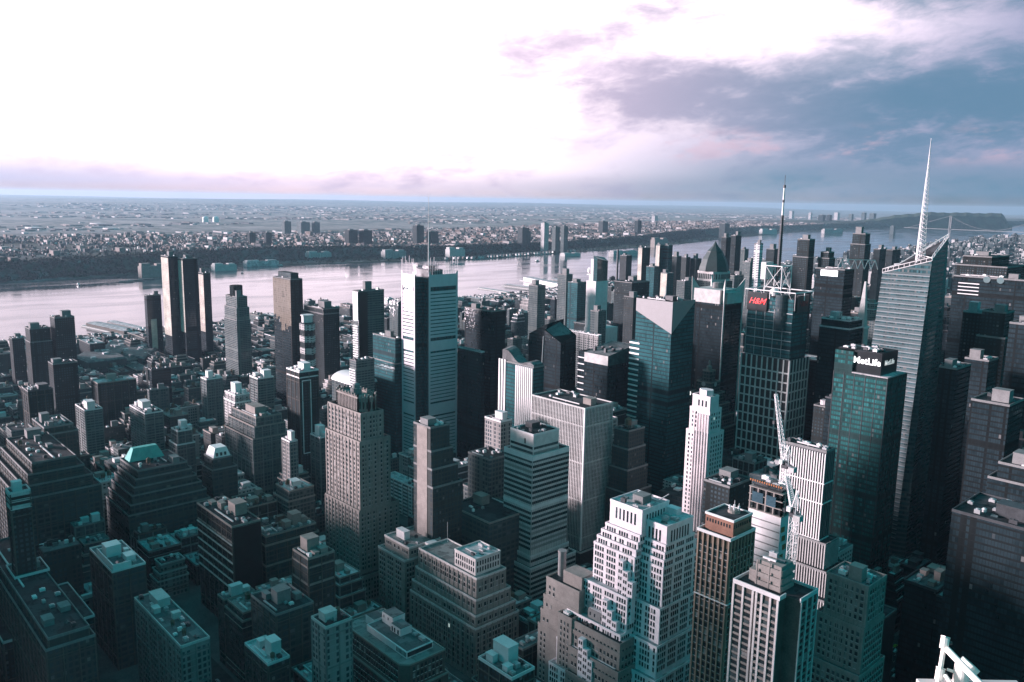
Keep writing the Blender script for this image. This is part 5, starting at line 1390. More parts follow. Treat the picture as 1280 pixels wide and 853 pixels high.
# sloping-roofed dark tower
R, z = rect_from(723, 760, 793, 447, 850); x0, y0, x1, y1 = R
root = start('office_tower', 'dark glass tower with pale crown panels, a raked roof and a white striped left edge', 'tower', R, (722, 425, 794, 500), 'the raked-roof tower')
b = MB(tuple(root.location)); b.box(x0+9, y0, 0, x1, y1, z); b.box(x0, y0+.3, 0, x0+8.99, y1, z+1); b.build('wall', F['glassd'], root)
b = MB(tuple(root.location)); b.add([(x0+9.1, y0-.3, z-9), (x1+.3, y0-.3, z-9), (x1+.3, y1, z-9), (x0+9.1, y1, z-9), (x0+9.1, y0-.3, z+1), (x1+.3, y0-.3, z+1), (x1+.3, y1, z+9), (x0+9.1, y1, z+9)], [(0, 1, 5, 4), (2, 3, 7, 6), (3, 0, 4, 7)]); b.build('crown_panel', MT['concrete'], root)
b = MB(tuple(root.location)); b.add([(x1+.31, y0-.3, z-9), (x1+.31, y1, z-9), (x1+.31, y1, z+9), (x1+.31, y0-.3, z+1)], [(0, 1, 2, 3)]); b.build('side_panel', MT['tealglass'], root)
b = MB(tuple(root.location)); b.add([(x0+9.1, y0, z+.9), (x1, y0, z+.9), (x1, y1, z+8.9), (x0+9.1, y1, z+8.9)], [(0, 1, 2, 3)]); b.build('roof', MT['roofgrey'], root)
b = MB(tuple(root.location))
for k in range(16): b.box(x0-.4, y0-.4, z-6-7*k, x0+9, y0+.29, z-5-7*k)
b.build('white_band', MT['white'], root)
b = MB(tuple(root.location)); 
for k in range(6): b.box(x0+14+k*5, y0+8+(k % 3)*7, z+2, x0+16.5+k*5, y0+11+(k % 3)*7, z+7)
b.build('roof_plant', MT['darksteel'], root)
# tower with blank wall, the left centre
root, R, z, tiers = T('tan brick tower with one blank wall and a stepped side, left of the ribbon-window tower', (517, 538, 562, 536), 600, 'brick_brown', [(18, 0, 0, 1, 3), (14, 0, 0, 1, 4), (14, 0, 0, 1, 4)], 655, 'the blank-walled brick tower', plant=6)
b = MB(tuple(root.location)); b.fbox('s', R, (R[2]-R[0])*.22, (R[2]-R[0])*.82, 0, z, -.05, .3); b.build('blank_wall', MT['tan'], root)
T('brown office block with a grey stone roof edge behind the ribbon-window tower', (585, 612, 640, 576), 640, 'buff', [], 640, 'the stone-edged brown block', plant=6, house=False)
T('pale gridded block with a white roof house, left of the pale ribbon-window tower', (606, 626, 640, 528), 720, 'lime', [], 580, 'the stone-edged brown block', par='pale')
T('long dark loft with tan parapet below the stone-edged brown block', (560, 612, 660, 655), 590, 'loft', [], 690, 'the sparkling loft', cat='loft building', name='loft_building', plant=7, par='tan')
# between the ribbed slab and the angular glass tower
T('narrow old stepped brick tower in the gap right of the ribbed grey slab', (768, 786, 806, 540), 700, 'brick_brown', [(16, 1, 1, 1, 1), (18, 1, 2, 2, 2), (20, 1, 2, 2, 4)], 600, 'the narrow stepped brick tower', plant=3, tanks=1)
T('dark flat-roofed block between the slender white tower base and the bronze tower', (880, 912, 940, 610), 560, 'dkbrick', [], 650, '', plant=6)
# right-hand dark towers
T('dark glass slab with a white name sign and zigzag roof frame, behind the red-sign tower', (1020, 1056, 1068, 338), 1150, 'glassd', [], 440, 'the slab with the white name sign', house=False)
T('dark shouldered tower close behind the zigzag roof frame', (1066, 1082, 1088, 293), 1750, 'dkbrick', [(20, 2, 2, 2, 2)], 330, '', hs=2)
T('pale narrow residential tower near the mast of the red-sign tower', (943, 950, 954, 305), 1900, 'bandw', [], 350, '', name=AP)
T('dark tower with one lower shoulder just right of the mast of the red-sign tower', (997, 1012, 1019, 300), 1500, 'dkbrick', [(30, 6, 0, 0, 0)], 345, '')
T('dark stepped tower with a boxy top against the pink river', (1026, 1036, 1043, 316), 1500, 'dkbrick', [(10, 3, 1, 2, 1)], 338, '')
T('low dark glass office slab with a pale roof edge, left of the teal lettered tower', (1027, 1062, 1078, 402), 860, 'glassd', [(8, 1, 1, 1, 1)], 480, 'the pale-edged dark slab', par='rooflight', plant=7)
T('dark office slab stepping out to a broad base, right of the faceted spire tower', (1204, 1240, 1262, 322), 1250, 'dkbrick', [(12, 8, 2, 20, 5)], 350, 'the broad-based dark slab', plant=3)
root, R, z, tiers = T('huge dark slab carrying two white roof dishes on its front, far right', (1192, 1290, 1300, 352), 1050, 'glassd', [], 400, 'the slab with two dishes', plant=6)
for px_, py_ in ((1233, 350), (1250, 351)):
    P = at_d(px_, py_, math.hypot(*at_d(px_, py_, 1046)[:2])); t = (R[1]-1.8)/ray(px_, py_)[1]; P = CAM+ray(px_, py_)*t
    b = MB(tuple(root.location)); b.beam((P[0], P[1]+.6, P[2]), (P[0]+.5, P[1]-.2, P[2]+.2), 3.2, 18, 0, 3.6); b.beam((P[0], R[1], P[2]), (P[0], P[1]+.6, P[2]), .5, 6); b.build('dish', MT['white'], root)
b = MB(tuple(root.location))
for k in range(4): b.fbox('s', R, 6, 28, z-8-k*4, z-7-k*4, 0, .3)
b.build('white_louver', MT['white'], root)
T('narrow dark brick tower with a steel-grey parapet, right of the faceted spire tower', (1204, 1228, 1236, 392), 860, 'dkbrick', [], 450, 'the steel-edged brick tower', par='steel')
T('dark brick tower with one setback under its top, far right', (1228, 1258, 1268, 392), 830, 'dkbrick', [(22, 2, 2, 2, 2)], 460, '', plant=5)
T('black tower at the right edge beside the dark set-back brick tower', (1262, 1300, 1312, 408), 760, 'glassd', [], 520, '')
T('plain black glass slab with a low roof box, right of the teal lettered tower', (1174, 1196, 1214, 462), 720, 'glassd', [], 600, 'the plain black slab', plant=6)
T('black glass slab with a pale roof edge, standing behind the plain black slab', (1206, 1236, 1248, 452), 790, 'glassd', [], 600, 'the plain black slab', plant=4)
T('wide dark banded office block at the lower right edge with a cluttered roof', (1190, 1300, 1330, 668), 480, 'glassd', [], 800, 'the wide dark block', plant=12, par='darksteel')
T('dark banded block at the right edge, behind the wide dark block', (1248, 1300, 1320, 590), 600, 'glassd', [(10, 4, 4, 0, 0)], 640, 'the wide dark block', plant=4)
T('black slab at the right edge between the set-back brick tower and plain black slab', (1214, 1262, 1280, 508), 660, 'glassd', [], 600, 'the plain black slab')
# zigzag frame and name sign on the white-sign slab
def find(refpart): return next(o for o in SC.objects if o.get('label', '').startswith(refpart))
root = find('dark glass slab with a white name sign'); Rz, zz_ = rect_from(1020, 1056, 1068, 338, 1150)
b = MB(tuple(root.location)); b.box(Rz[2]-32, Rz[1]-.7, zz_-9, Rz[2]-9, Rz[1]-.02, zz_-1.5); b.build('sign_board', MT['signwhite'], root)
text('Allianz', root, (Rz[2]-23, Rz[1]-.75, zz_-5.2), 5, plain('blue_sign_letter', (.05, .12, .35), .6, var=0), 's', ext_=.1, bold=.08, width=14)

em = MB(tuple(root.location)); bx0, bz0 = Rz[2]-12.5, zz_-5.2
for i in range(24):
    a0, a1 = 2*math.pi*i/24, 2*math.pi*(i+1)/24
    em.beam((bx0+2*math.cos(a0), Rz[1]-.8, bz0+2*math.sin(a0)), (bx0+2*math.cos(a1), Rz[1]-.8, bz0+2*math.sin(a1)), .2, 4)
for u, h in ((-.7, .8), (0, 1.2), (.7, .8)): em.box(bx0+u-.2, Rz[1]-.9, bz0-1.1, bx0+u+.2, Rz[1]-.7, bz0+h)
em.build('sign_emblem', bpy.data.materials['blue_sign_letter'], root)
b = MB(tuple(root.location)); xa, ya = Rz[2]-14, Rz[1]+8; n_ = 6
for k in range(n_):
    p0 = (xa+k*6.5, ya+k*5.2, zz_+1); p1 = (xa+(k+.5)*6.5, ya+(k+.5)*5.2, zz_+13); p2 = (xa+(k+1)*6.5, ya+(k+1)*5.2, zz_+1)
    b.beam(p0, p1, .5, 4); b.beam(p1, p2, .5, 4)
    if k < n_-1: b.beam(p1, (xa+(k+1.5)*6.5, ya+(k+1.5)*5.2, zz_+13), .5, 4)
b.build('roof_frame', MT['white'], root)
# slim grey obelisk-like stair tower left of the spire tower
P = at_d(1078, 398, 900); root = start('vent_tower', 'slim tapering grey shaft with white foot, just left of the faceted spire tower', 'tower', (P[0]-5, P[1]-5, P[0]+5, P[1]+5), (1072, 350, 1085, 400), '')
b = MB(tuple(root.location)); tz_ = at_d(1080, 352, 900)[2]; b.prism([(P[0]-5, P[1]-5), (P[0]+5, P[1]-5), (P[0]+5, P[1]+5), (P[0]-5, P[1]+5)], 0, P[2]-8); b.prism([(P[0]-4, P[1]-4), (P[0]+4, P[1]-4), (P[0]+4, P[1]+4), (P[0]-4, P[1]+4)], P[2]-7.99, tz_, 0, [(P[0]-.8, P[1]-.8), (P[0]+.8, P[1]-.8), (P[0]+.8, P[1]+.8), (P[0]-.8, P[1]+.8)]); b.build('wall', MT['concrete'], root)
b = MB(tuple(root.location)); b.box(P[0]-5.5, P[1]-5.5, P[2]-10, P[0]+5.5, P[1]+5.5, P[2]-8.01); b.build('foot', MT['white'], root)

# river-side cluster, upper centre (each a tower of its own)
for i, (px, d, fm, lab, hs) in enumerate((
    ((661, 672, 682, 358), 1500, 'buff', 'slim tan residential tower with a boxy roof house near the river piers', 1.8),
    ((697, 708, 716, 344), 1750, 'buff', 'tan residential tower with a tall roof house beside the bulky teal tower', 2.2),
    ((710, 722, 734, 354), 1700, 'glasst', 'bulky teal glass tower left of the white switching tower', 1.5),
    ((768, 790, 812, 354), 1600, 'dkbrick', 'wide black slab with pale roof clutter right of the white switching tower', 1.8),
    ((775, 783, 790, 320), 2300, 'brick_red', 'reddish brick tower beside a thin black chimney over the river', 1.0),
    ((798, 803, 813, 310), 2150, 'dkbrick', 'dark tower with one brilliant white side facing the river', 1.0),
    ((820, 825, 830, 307), 2200, 'glasst', 'pale-edged glass twin tower by the river, left of its pair', 1.0),
    ((829, 836, 841, 307), 2200, 'glasst', 'dark glass twin tower by the river, right of its pair', 1.0),
    ((808, 818, 824, 334), 1950, 'glasst', 'blue-green glass tower in front of the riverside glass twins', 1.2),
    ((826, 834, 842, 342), 1800, 'glasst', 'pale blue glass tower with a gleaming left side near the riverside twins', 1.2),
    ((838, 846, 852, 321), 2300, 'brick_brown', 'brown brick tower with a boxy cap, leftmost of a riverside trio', 2.0),
    ((852, 858, 863, 322), 2350, 'brick_brown', 'brown brick tower with a boxy cap, middle of a riverside trio', 2.0),
    ((863, 870, 877, 324), 2350, 'brick_brown', 'brown brick tower with a boxy cap, rightmost of a riverside trio', 2.0),
    ((902, 908, 915, 297), 2300, 'dkbrick', 'tall dark apartment tower right of the domed tower, the lower of two', 2.0),
    ((914, 920, 927, 295), 2250, 'dkbrick', 'tall dark apartment tower right of the domed tower, the higher of two', 2.0),
    ((926, 931, 936, 312), 2500, 'buff', 'small beige tower against the pink river right of the two tall dark towers', 1.5),
    ((905, 918, 930, 345), 1900, 'slab', 'broad grey-green apartment slab right of the domed tower', 1.5),
    ((928, 938, 946, 328), 2000, 'slab', 'mid-height grey apartment slab left of the red-sign tower mast', 1.5),
    ((958, 968, 976, 312), 2100, 'dkbrick', 'dark tower right behind the pale narrow residential tower', 1.8),
    ((1092, 1100, 1108, 312), 2300, 'dkbrick', 'dark apartment block over the river, left of the spire, the nearer of two', 1.8),
    ((1108, 1116, 1126, 313), 2450, 'dkbrick', 'dark square apartment block over the river, just left of the lattice spire', 1.8),
    ((846, 856, 866, 352), 1850, 'buff', 'tan apartment block below the riverside trio', 1.5),
    ((780, 792, 802, 372), 1450, 'brick_red', 'brick apartment block in front of the wide black slab', 1.5),
    ((738, 748, 758, 390), 1250, 'grey', 'grey stone office tower below the white switching tower', 1.5))):
    root, R, z, tiers = T(lab, px, d, fm, [], px[3]+40, {0: 'the slim tan river tower', 3: 'the wide black slab'}.get(i, ''), name=AP, hs=hs, plant=2)
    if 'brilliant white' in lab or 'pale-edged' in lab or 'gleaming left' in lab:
        b = MB(tuple(root.location)); b.fbox('s', R, .3, R[2]-R[0]-.3, 12, z-1, -.05, .25); b.build('glint_panel', glint, root)  # bright side laid on as a pale painted glint
    if 'chimney' in lab:
        q = R[0]-8
        ch_ = thing('chimney_stack', 'thin black chimney standing left of the reddish brick tower', 'chimney', (q, R[1], 0))
        b = MB((q, R[1], 0)); b.lathe(q, R[1], [(4, 0), (2.8, z+14), (3.1, z+14.1), (3.1, z+16)], 14); b.build('shaft', MT['darksteel'], ch_)
# windowless white switching tower with dish deck
R, z = rect_from(733, 745, 760, 352, 1500); x0, y0, x1, y1 = R
root = start('switching_tower', 'windowless white slab tower with a dish deck and slanted upper block', 'tower', (x0-12, y0-6, x1+14, y1+20), (731, 322, 764, 392), 'the white switching tower')
b = MB(tuple(root.location)); b.box(x0, y0, 0, x1, y1, z); b.box(x0-1, y0-1, 0, x1+12, y1+18, z*.52); b.box(x0-12, y0-6, 0, x1, y0+10, z*.40); b.build('wall', MT['pale'], root)
zu = at_d(745, 330, 1500)[2]
b = MB(tuple(root.location)); b.box(x0+8, y0+2, z+.01, x1-9, y1-6, zu+8); b.build('upper_block', MT['pale'], root)
b = MB(tuple(root.location)); b.add([(x1-8.9, y0+2, z+.01), (x1, y0+2, z+.01), (x1, y1-2, z+.01), (x1-8.9, y1-2, z+.01), (x1-8.9, y0+2, zu+14), (x1, y0+2, zu+9), (x1, y1-2, zu+4), (x1-8.9, y1-2, zu+10)], [(0, 1, 5, 4), (1, 2, 6, 5), (2, 3, 7, 6), (3, 0, 4, 7), (4, 5, 6, 7)]); b.build('slanted_block', MT['tealglass'], root)
b = MB(tuple(root.location)); b.box(x0-2, y0+3, z+10, x0+7.9, y0+12, z+11.5); b.lathe(x0+2, y0+7, [(1, z+11.5), (4, z+14), (5, z+16), (5, z+20), (3, z+23), (.3, z+24)], 14); b.box(x0+1, y0+6, z, x0+3, y0+8, z+10); b.build('dish_deck', MT['white'], root)
b = MB(tuple(root.location)); b.beam((x0+10, y0+6, zu+8), (x0+10, y0+6, zu+20), .5, 6); b.build('aerial', MT['steel'], root)

# ---------------------------------------------------------------- left half, middle distance
def W(label, px, d, fm, drops=(), yb=None, ref='', cat='building', name='apartment_building', **k): 
    k.setdefault('plant', 10); k.setdefault('houses', 3)
    yb = px[3]+34 if d < 900 else (yb or px[3]+45)
    root, R, z, tiers = T(label, px, d, fm, drops, yb, ref, cat=cat, name=name, **k)
    par = MT['brown' if fm in ('dkbrick', 'loft', 'brick_brown', 'brick_red') else 'grey']
    strips(root, tiers, 'pier', par, 9.0, .7, .35, edge=.3, ztop=.6)
    bands(root, tiers, 'belt_course', par, [t[2]-4.6 for t in tiers]+[tiers[-1][2]-24, 9.5], .5, .45)
    return root, R, z, tiers
# green mansard ziggurat
R, z = rect_from(150, 172, 234, 590, 760)
x0, y0, x1, y1 = R
tiers = steps(R, z, [(7, 3, 2, 0, 4), (7, 3, 2, .3, 4), (7, 3, 2, .3, 4), (8, 3, 2, .3, 4), (9, 2, 2, .3, 3)])
root = start('loft_building', 'dark stepped loft block with a green mansard roof house on its left end', 'loft building', base_rect(tiers), (140, 556, 240, 650), 'the green-roofed stepped block')
walls(root, tiers, F['loft']); roofs(root, tiers, MT['roofdark'], MT['grey'])
b = MB(tuple(root.location)); g0 = (x0+2, y0+3, x0+16, y0+34); b.prism([(g0[0], g0[1]), (g0[2], g0[1]), (g0[2], g0[3]), (g0[0], g0[3])], z+.12, z+11, 0, [(g0[0]+4, g0[1]+5), (g0[2]-4, g0[1]+5), (g0[2]-4, g0[3]-5), (g0[0]+4, g0[3]-5)]); b.build('mansard_roof', MT['copper'], root)
clutter(root, (x0+17, y0+3, x1-1, y1-2), z+.12, 101, 7, True, MT['grey'], 1)
# white mansard
R, z = rect_from(255, 266, 290, 575, 800); x0, y0, x1, y1 = R
tiers = steps(R, z, [(10, 2, 2, 2, 4)])
root = start('loft_building', 'dark loft block capped by a white mansard with small dormers', 'loft building', base_rect(tiers), (252, 540, 296, 610), 'the white-mansard block')
walls(root, tiers, F['loft']); roofs(root, tiers, MT['roofdark'], MT['grey'])
b = MB(tuple(root.location)); zt_ = z+.12; q = [(x0+1, y0+1), (x1-1, y0+1), (x1-1, y0+18), (x0+1, y0+18)]; b.prism(q, zt_, zt_+9.5, 0, [(x0+3.5, y0+4), (x1-3.5, y0+4), (x1-3.5, y0+15), (x0+3.5, y0+15)]); b.build('mansard_roof', MT['white'], root)
b = MB(tuple(root.location))
for k in range(3): b.box(x1-2.3, y0+4+k*4, zt_+2, x1-1.1, y0+5.8+k*4, zt_+5)
b.build('dormer', MT['darksteel'], root)
W('pale banded apartment slab with a tall roof house beyond the green-roofed stepped block', (162, 181, 204, 518), 960, 'slab', [], 560, 'the pale banded slab', par='pale', hs=1.7)
W('pale apartment block with banded windows in front of the riverside twin slabs', (94, 106, 128, 514), 1000, 'slab', [], 560, 'the left banded block', par='pale')
W('pink-white apartment tower with one setback and white roof houses', (281, 294, 312, 495), 930, 'pale', [(8, 1, 1, 1, 1)], 525, 'the pink-white tower', par='white', hs=1.6)
W('stepped pale brick block with a bright white roof house below the pink-white tower', (290, 320, 352, 523), 860, 'buff', [(9, 3, 3, 2, 3), (12, 3, 3, 2, 3)], 580, 'the white-penthouse block', par='tan', hs=2.0)
W('banded pale and dark tower with white plant boxes on its roof', (312, 322, 342, 474), 950, 'slab', [], 520, 'the box-roofed banded tower', par='white')
root, R, z, tiers = W('dark office tower framed by a tall white outline on its right face, pale roof house', (358, 374, 398, 466), 880, 'dkbrick', [(6, 0, 0, 0, 0)], 545, 'the white-outlined tower', par='white', hs=1.5)
R_ = tiers[-1][0]; L = R_[3]-R_[1]; b = MB(tuple(root.location))
for u in (L*.12, L*.55): b.fbox('e', R_, u, u+.9, z*.35, z-9, -.05, .4)
for q in (z*.35, z-9.9): b.fbox('e', R_, L*.12+.91, L*.55-.01, q, q+.9, -.05, .4)
b.build('white_frame', MT['white'], root)
W('narrow cream tower among dark yards, left of the octagonal-crowned tan tower', (352, 362, 372, 553), 800, 'lime', [], 600, 'the narrow cream tower', par='pale')
W('old grey stone block with white roof houses', (388, 400, 416, 548), 830, 'grey', [], 575, 'the old grey stone block', par='pale', hs=1.4)
W('grey stone tower with a pale parapet stepping out once, left middle', (214, 222, 240, 540), 900, 'grey', [(14, 3, 2, 2, 2)], 580, 'the stepped grey stone tower', par='pale', hs=1.5)
W('buff slab with white roof houses beyond the pale-roofed yards', (251, 258, 278, 475), 1150, 'buff', [], 500, 'the buff slab', par='white')
W('long dark brick loft slab with a silver roof at the far left middle', (114, 122, 170, 480), 1150, 'dkbrick', [], 510, 'the long loft slab', par='tan', roofm='rooflight', plant=3)
W('dark brick tower with a grey gravel roof, in front of the squat balcony tower', (27, 35, 66, 490), 1000, 'dkbrick', [], 545, 'the gravel-roofed dark tower', par='darksteel', roofm='roofgrey')
W('low grey-roofed brown block with a water tank, left middle', (40, 55, 92, 536), 870, 'brick_brown', [(6, 3, 3, 3, 3)], 570, 'the grey-roofed brown block', par='grey', roofm='roofgrey', tanks=1)
W('wide terraced dark loft stepping down in long rows, left', (8, 40, 95, 580), 730, 'loft', [(8, 4, 4, 3, 5), (8, 4, 4, 3, 5), (9, 4, 4, 3, 5)], 660, 'the wide terraced loft', par='grey', tanks=1)
root, R, z, tiers = W('tall dark hotel tower at the left edge with a striped white crown and stepped terraces', (7, 12, 38, 618), 560, 'dkbrick', [(10, 0, 0, 0, 0), (42, 8, 2, 4, 6), (22, 12, 4, 3, 8), (14, 20, 6, 3, 14)], 760, 'the striped-crown tower', name='hotel_tower', par='pale')
b = MB(tuple(root.location))
for k in range(3): b.fbox('s', R, -.2, R[2]-R[0]+.2, z-2.2-3.6*k, z-.6-3.6*k, -.05, .35); b.fbox('e', R, .01, R[3]-R[1]+.2, z-2.2-3.6*k, z-.6-3.6*k, -.05, .35)
b.build('crown_band', MT['limestone'], root)
root, R, z, tiers = W('dark stepped loft slab with a blank black side, white ledges on its left front', (246, 290, 326, 660), 600, 'dkbrick', [(12, 0, 0, 0, 0)], 740, 'the black-sided loft', name='loft_building', cat='loft building', par='tan')
b = MB(tuple(root.location)); b.fbox('e', R, .6, R[3]-R[1]-.6, 8, z-1, .1, .7); b.build('blank_wall', MT['black'], root)
b = MB(tuple(root.location))
for k in range(6): b.fbox('s', tiers[-1][0], 0, tiers[-1][0][2]-tiers[-1][0][0], z-14-7*k, z-13.2-7*k, -.05, .8)
b.build('ledge', MT['limestone'], root)
W('dark loft with a belted top and tan parapets right behind the black-sided loft', (318, 332, 395, 672), 640, 'loft', [(7, 1, 1, 1, 2), (16, 1, 1, 2, 2)], 740, 'the belted loft', name='loft_building', cat='loft building', par='tan', roofm='roofgrey', tanks=1)
W('narrow brown tower with tan parapets in front of the belted loft', (366, 385, 418, 700), 520, 'brick_brown', [(6, 1, 0, 0, 0), (12, 1, 0, 0, 0)], 760, 'the narrow brown tower', par='tan')
W('cream limestone loft with a grey gravel roof, lower left', (168, 226, 262, 810), 470, 'lime', [], 850, 'the cream limestone loft', name='loft_building', cat='loft building', par='limestone' if 'limestone' in MT else 'pale', roofm='roofgrey', tanks=2)
W('narrow cream limestone loft at the bottom, left of the chamfered loft', (389, 407, 440, 786), 430, 'lime', [], 853, 'the narrow cream loft', name='loft_building', cat='loft building', par='limestone', tanks=1)
W('dark flat-roofed block with a broad parapet at the bottom left corner', (-20, 60, 112, 800), 470, 'brick_brown', [(5, 2, 2, 2, 2)], 853, 'the broad-parapet block', par='grey', plant=9)
root, R, z, tiers = W('low dark loft with a white walled roof court, lower left', (112, 140, 182, 716), 580, 'loft', [], 735, 'the white roof court', roofm='roofgrey', par='white', name='loft_building', cat='loft building', hs=1.2)
b = MB(tuple(root.location)); w_, d_ = R[2]-R[0], R[3]-R[1]
b.box(R[2]-w_*.75, R[1]+1.2, z+.13, R[2]-1.2, R[1]+1.8, z+4.5); b.box(R[2]-1.8, R[1]+1.81, z+.13, R[2]-1.2, R[1]+d_*.6, z+4.5); b.box(R[2]-w_*.75, R[1]+1.81, z+.13, R[2]-w_*.75+.6, R[1]+d_*.4, z+3.6)
b.build('court_wall', MT['white'], root)
W('small silver-roofed loft with a water tank between dark lofts, bottom left of centre', (306, 335, 362, 832), 440, 'brick_brown', [], 853, 'the silver-roofed small loft', roofm='rooflight', par='pale', tanks=1)
W('dark building at the bottom edge with a pale kerbed roof', (598, 640, 668, 850), 360, 'dkbrick', [], 853, '', par='pale', roofm='roofgrey', plant=8)
W('low dark block with grey parapets behind the chamfered loft', (314, 345, 392, 770), 480, 'loft', [], 815, 'the low lofts', name='loft_building', cat='loft building', par='grey', plant=5)
# long white windowed wall and other flat things in the centre distance
W('long low white building with rows of small windows, centre distance', (690, 748, 752, 420), 1120, 'pale', [], 435, 'the long white building', roofm='roofgrey', par='white', house=False)
W('white long-span block among low roofs right behind the octagonal-crowned tan tower', (480, 516, 530, 610), 800, 'bandw', [], 640, '', roofm='rooflight', par='white', name='garage_building', house=False)
# barrel roof
P0 = at_d(399, 470, 1000); P1 = at_d(440, 478, 960)
root = start('hall', 'dark hall under a big white barrel roof', 'hall', (P1[0]-46, P1[1]-2, P1[0], P1[1]+38), (396, 460, 442, 510), 'the white barrel-roofed hall')
x0, y0, x1, y1 = P1[0]-46, P1[1], P1[0], P1[1]+34
b = MB(tuple(root.location)); b.box(x0, y0, 0, x1, y1, P1[2]-4); b.build('wall', F['grey'], root)
b = MB(tuple(root.location)); n_ = 12
for k in range(n_):
    a0, a1 = math.pi*k/n_, math.pi*(k+1)/n_; c_ = (y0+y1)/2; h_ = (y1-y0)/2+.5
    ya, za, yb_, zb_ = c_-h_*math.cos(a0), P1[2]-4+9*math.sin(a0), c_-h_*math.cos(a1), P1[2]-4+9*math.sin(a1)
    b.add([(x0-.5, ya, za), (x1+.5, ya, za), (x1+.5, yb_, zb_), (x0-.5, yb_, zb_), (x0-.5, c_, P1[2]-4), (x1+.5, c_, P1[2]-4)], [(0, 1, 2, 3), (0, 3, 4), (1, 5, 2)])
b.build('barrel_roof', MT['white'], root)
# ------------------------------------------------------------------ tall neighbours out of view, added to shade the lower left
for (x0_, y0_, x1_, y1_, h_, lab_, fm_) in ((-725, -35, -585, 18, 229, 'broad dark slab just beyond the left edge of the view', 'glassd'), (-860, -10, -770, 35, 150, 'stepped brown tower beyond the left edge of the view', 'brick_brown'), (-640, 40, -570, 78, 168, 'tan setback tower beyond the lower left of the view', 'buff'), (-600, -150, -480, -70, 125, 'grey office slab beyond the lower left of the view', 'glassg'), (-450, -60, -330, 20, 105, 'wide brown block beneath the lower left of the view', 'brick_brown'), (-330, 60, -240, 100, 88, 'dark loft beneath the lower edge of the view', 'loft')):
    root = thing('office_tower', lab_, 'tower', ((x0_+x1_)/2, (y0_+y1_)/2, 0)); t_ = [((x0_, y0_, x1_, y1_), 0, h_)]
    HEROES.append([(x0_, y0_, x1_, y1_), (-400, 850, -390, 853), ''])
    walls(root, t_, F[fm_]); roofs(root, t_, MT['roofdark'], MT['grey'])
# ------------------------------------------------------------------ the fabric of the city: every lot of every block
def zone(x, y, r):
    u = r.random()
    if x < -1500: h = r.uniform(8, 20) if u < .82 else r.uniform(20, 45)
    elif x < -980: h = r.uniform(11, 24) if u < .72 else (r.uniform(24, 44) if u < .985 else r.uniform(55, 80))
    elif x < -720: h = r.uniform(14, 34) if u < .55 else (r.uniform(34, 58) if u < .975 else r.uniform(65, 95))
    elif y < 440: h = r.uniform(30, 58) if u < .66 else (r.uniform(58, 84) if u < .78 else r.uniform(14, 30))
    elif y < 1500: h = r.uniform(30, 80) if u < .5 else r.uniform(80, 165)
    else: h = r.uniform(30, 70) if u < .6 else r.uniform(70, 140)
    if y > 900 and -1500 < x < -720: h = max(h, r.uniform(14, 40)); h = r.uniform(60, 120) if r.random() < .08 else h
    if y > 1900: h = min(max(h, 18), 75 if r.random() < .93 else 115)
    return h
r = random.Random(2024)
CAND = []
for a in range(len(AVES)-1):
    xr, xl = AVES[a]-16.5, AVES[a+1]+16.5
    for n in range(32, 76):
        y0, y1 = street_y(n)+11.5, street_y(n+1)-11.5
        if a == len(AVES)-2: xl = float(shore(NEAR_SHORE, y0))+45
        if xr-xl < 20: continue
        for row in (0, 1):
            x = xr
            ya, yb = (y0, (y0+y1)/2-.4) if row == 0 else ((y0+y1)/2+.4, y1)
            while x-xl > 9:
                wd = r.choice((8, 10, 15, 18, 22, 30)) if a >= 4 else (r.choice((11, 14, 18, 22, 28, 34)) if n < 42 else r.choice((15, 20, 24, 30, 38, 46)))
                if a >= 6 and r.random() < .5: wd = r.choice((35, 50, 70))
                wd = min(wd, x-xl)
                if x-wd-xl < 9: wd = x-xl
                dep = r.uniform(.78, 1.0)
                A_ = (x-wd+.15, ya if row == 0 else yb-(yb-ya)*dep, x-.15, ya+(yb-ya)*dep if row == 0 else yb)
                x -= wd
                if r.random() < .035: continue
                cx, cy = (A_[0]+A_[2])/2, (A_[1]+A_[3])/2
                px, py, dd = proj((cx, cy, 0))
                if dd < 60 or px < -140 or px > PW+140: continue
                if proj((cx, cy, 90))[1] > PH+60: continue
                CAND.append([A_, zone(cx, cy, r)])
def hits(A_, B_, m=1.5): return A_[0] < B_[2]+m and A_[2] > B_[0]-m and A_[1] < B_[3]+m and A_[3] > B_[1]-m
def srect(A_, h):
    q = [proj((x, y, h)) for x in (A_[0], A_[2]) for y in (A_[1], A_[3])]
    return min(t[0] for t in q), min(t[1] for t in q), max(t[0] for t in q), max(t[1] for t in q)
KEEP = []
for Rh, keep, ref in HEROES:
    d = math.hypot((Rh[0]+Rh[2])/2, (Rh[1]+Rh[3])/2); KEEP.append((keep, d))
# sight lines kept open: the river and its piers, the yards and low roofs of the middle distance
OPEN = [((0, 350, 300, 420), 1e6), ((300, 330, 720, 372), 1e6), ((700, 300, 1060, 318), 1e6), ((100, 425, 165, 470), 1700), ((620, 366, 665, 385), 2200), ((540, 380, 800, 440), 1500), ((1100, 700, 1280, 853), 560), ((640, 430, 700, 470), 1e3), ((230, 440, 300, 480), 1200), ((390, 600, 420, 640), 700), ((480, 600, 520, 660), 760)]
out_ = []
for A_, h in CAND:
    if any(hits(A_, H_[0]) for H_ in HEROES): continue
    d = math.hypot((A_[0]+A_[2])/2, (A_[1]+A_[3])/2)
    for it in range(14):
        s = srect(A_, h+4); bad = False
        for k, dk in KEEP+OPEN:
            if d < dk-12 and s[0] < k[2] and s[2] > k[0] and s[1] < k[3]-3: bad = True; break
        if not bad: break
        h *= .84
        if h < 9: break
    if h < 7.5: h = 7.5+2.5*r.random()
    s = srect(A_, h)
    out_.append([A_, h, d, s])
out_.sort(key=lambda q: q[2])
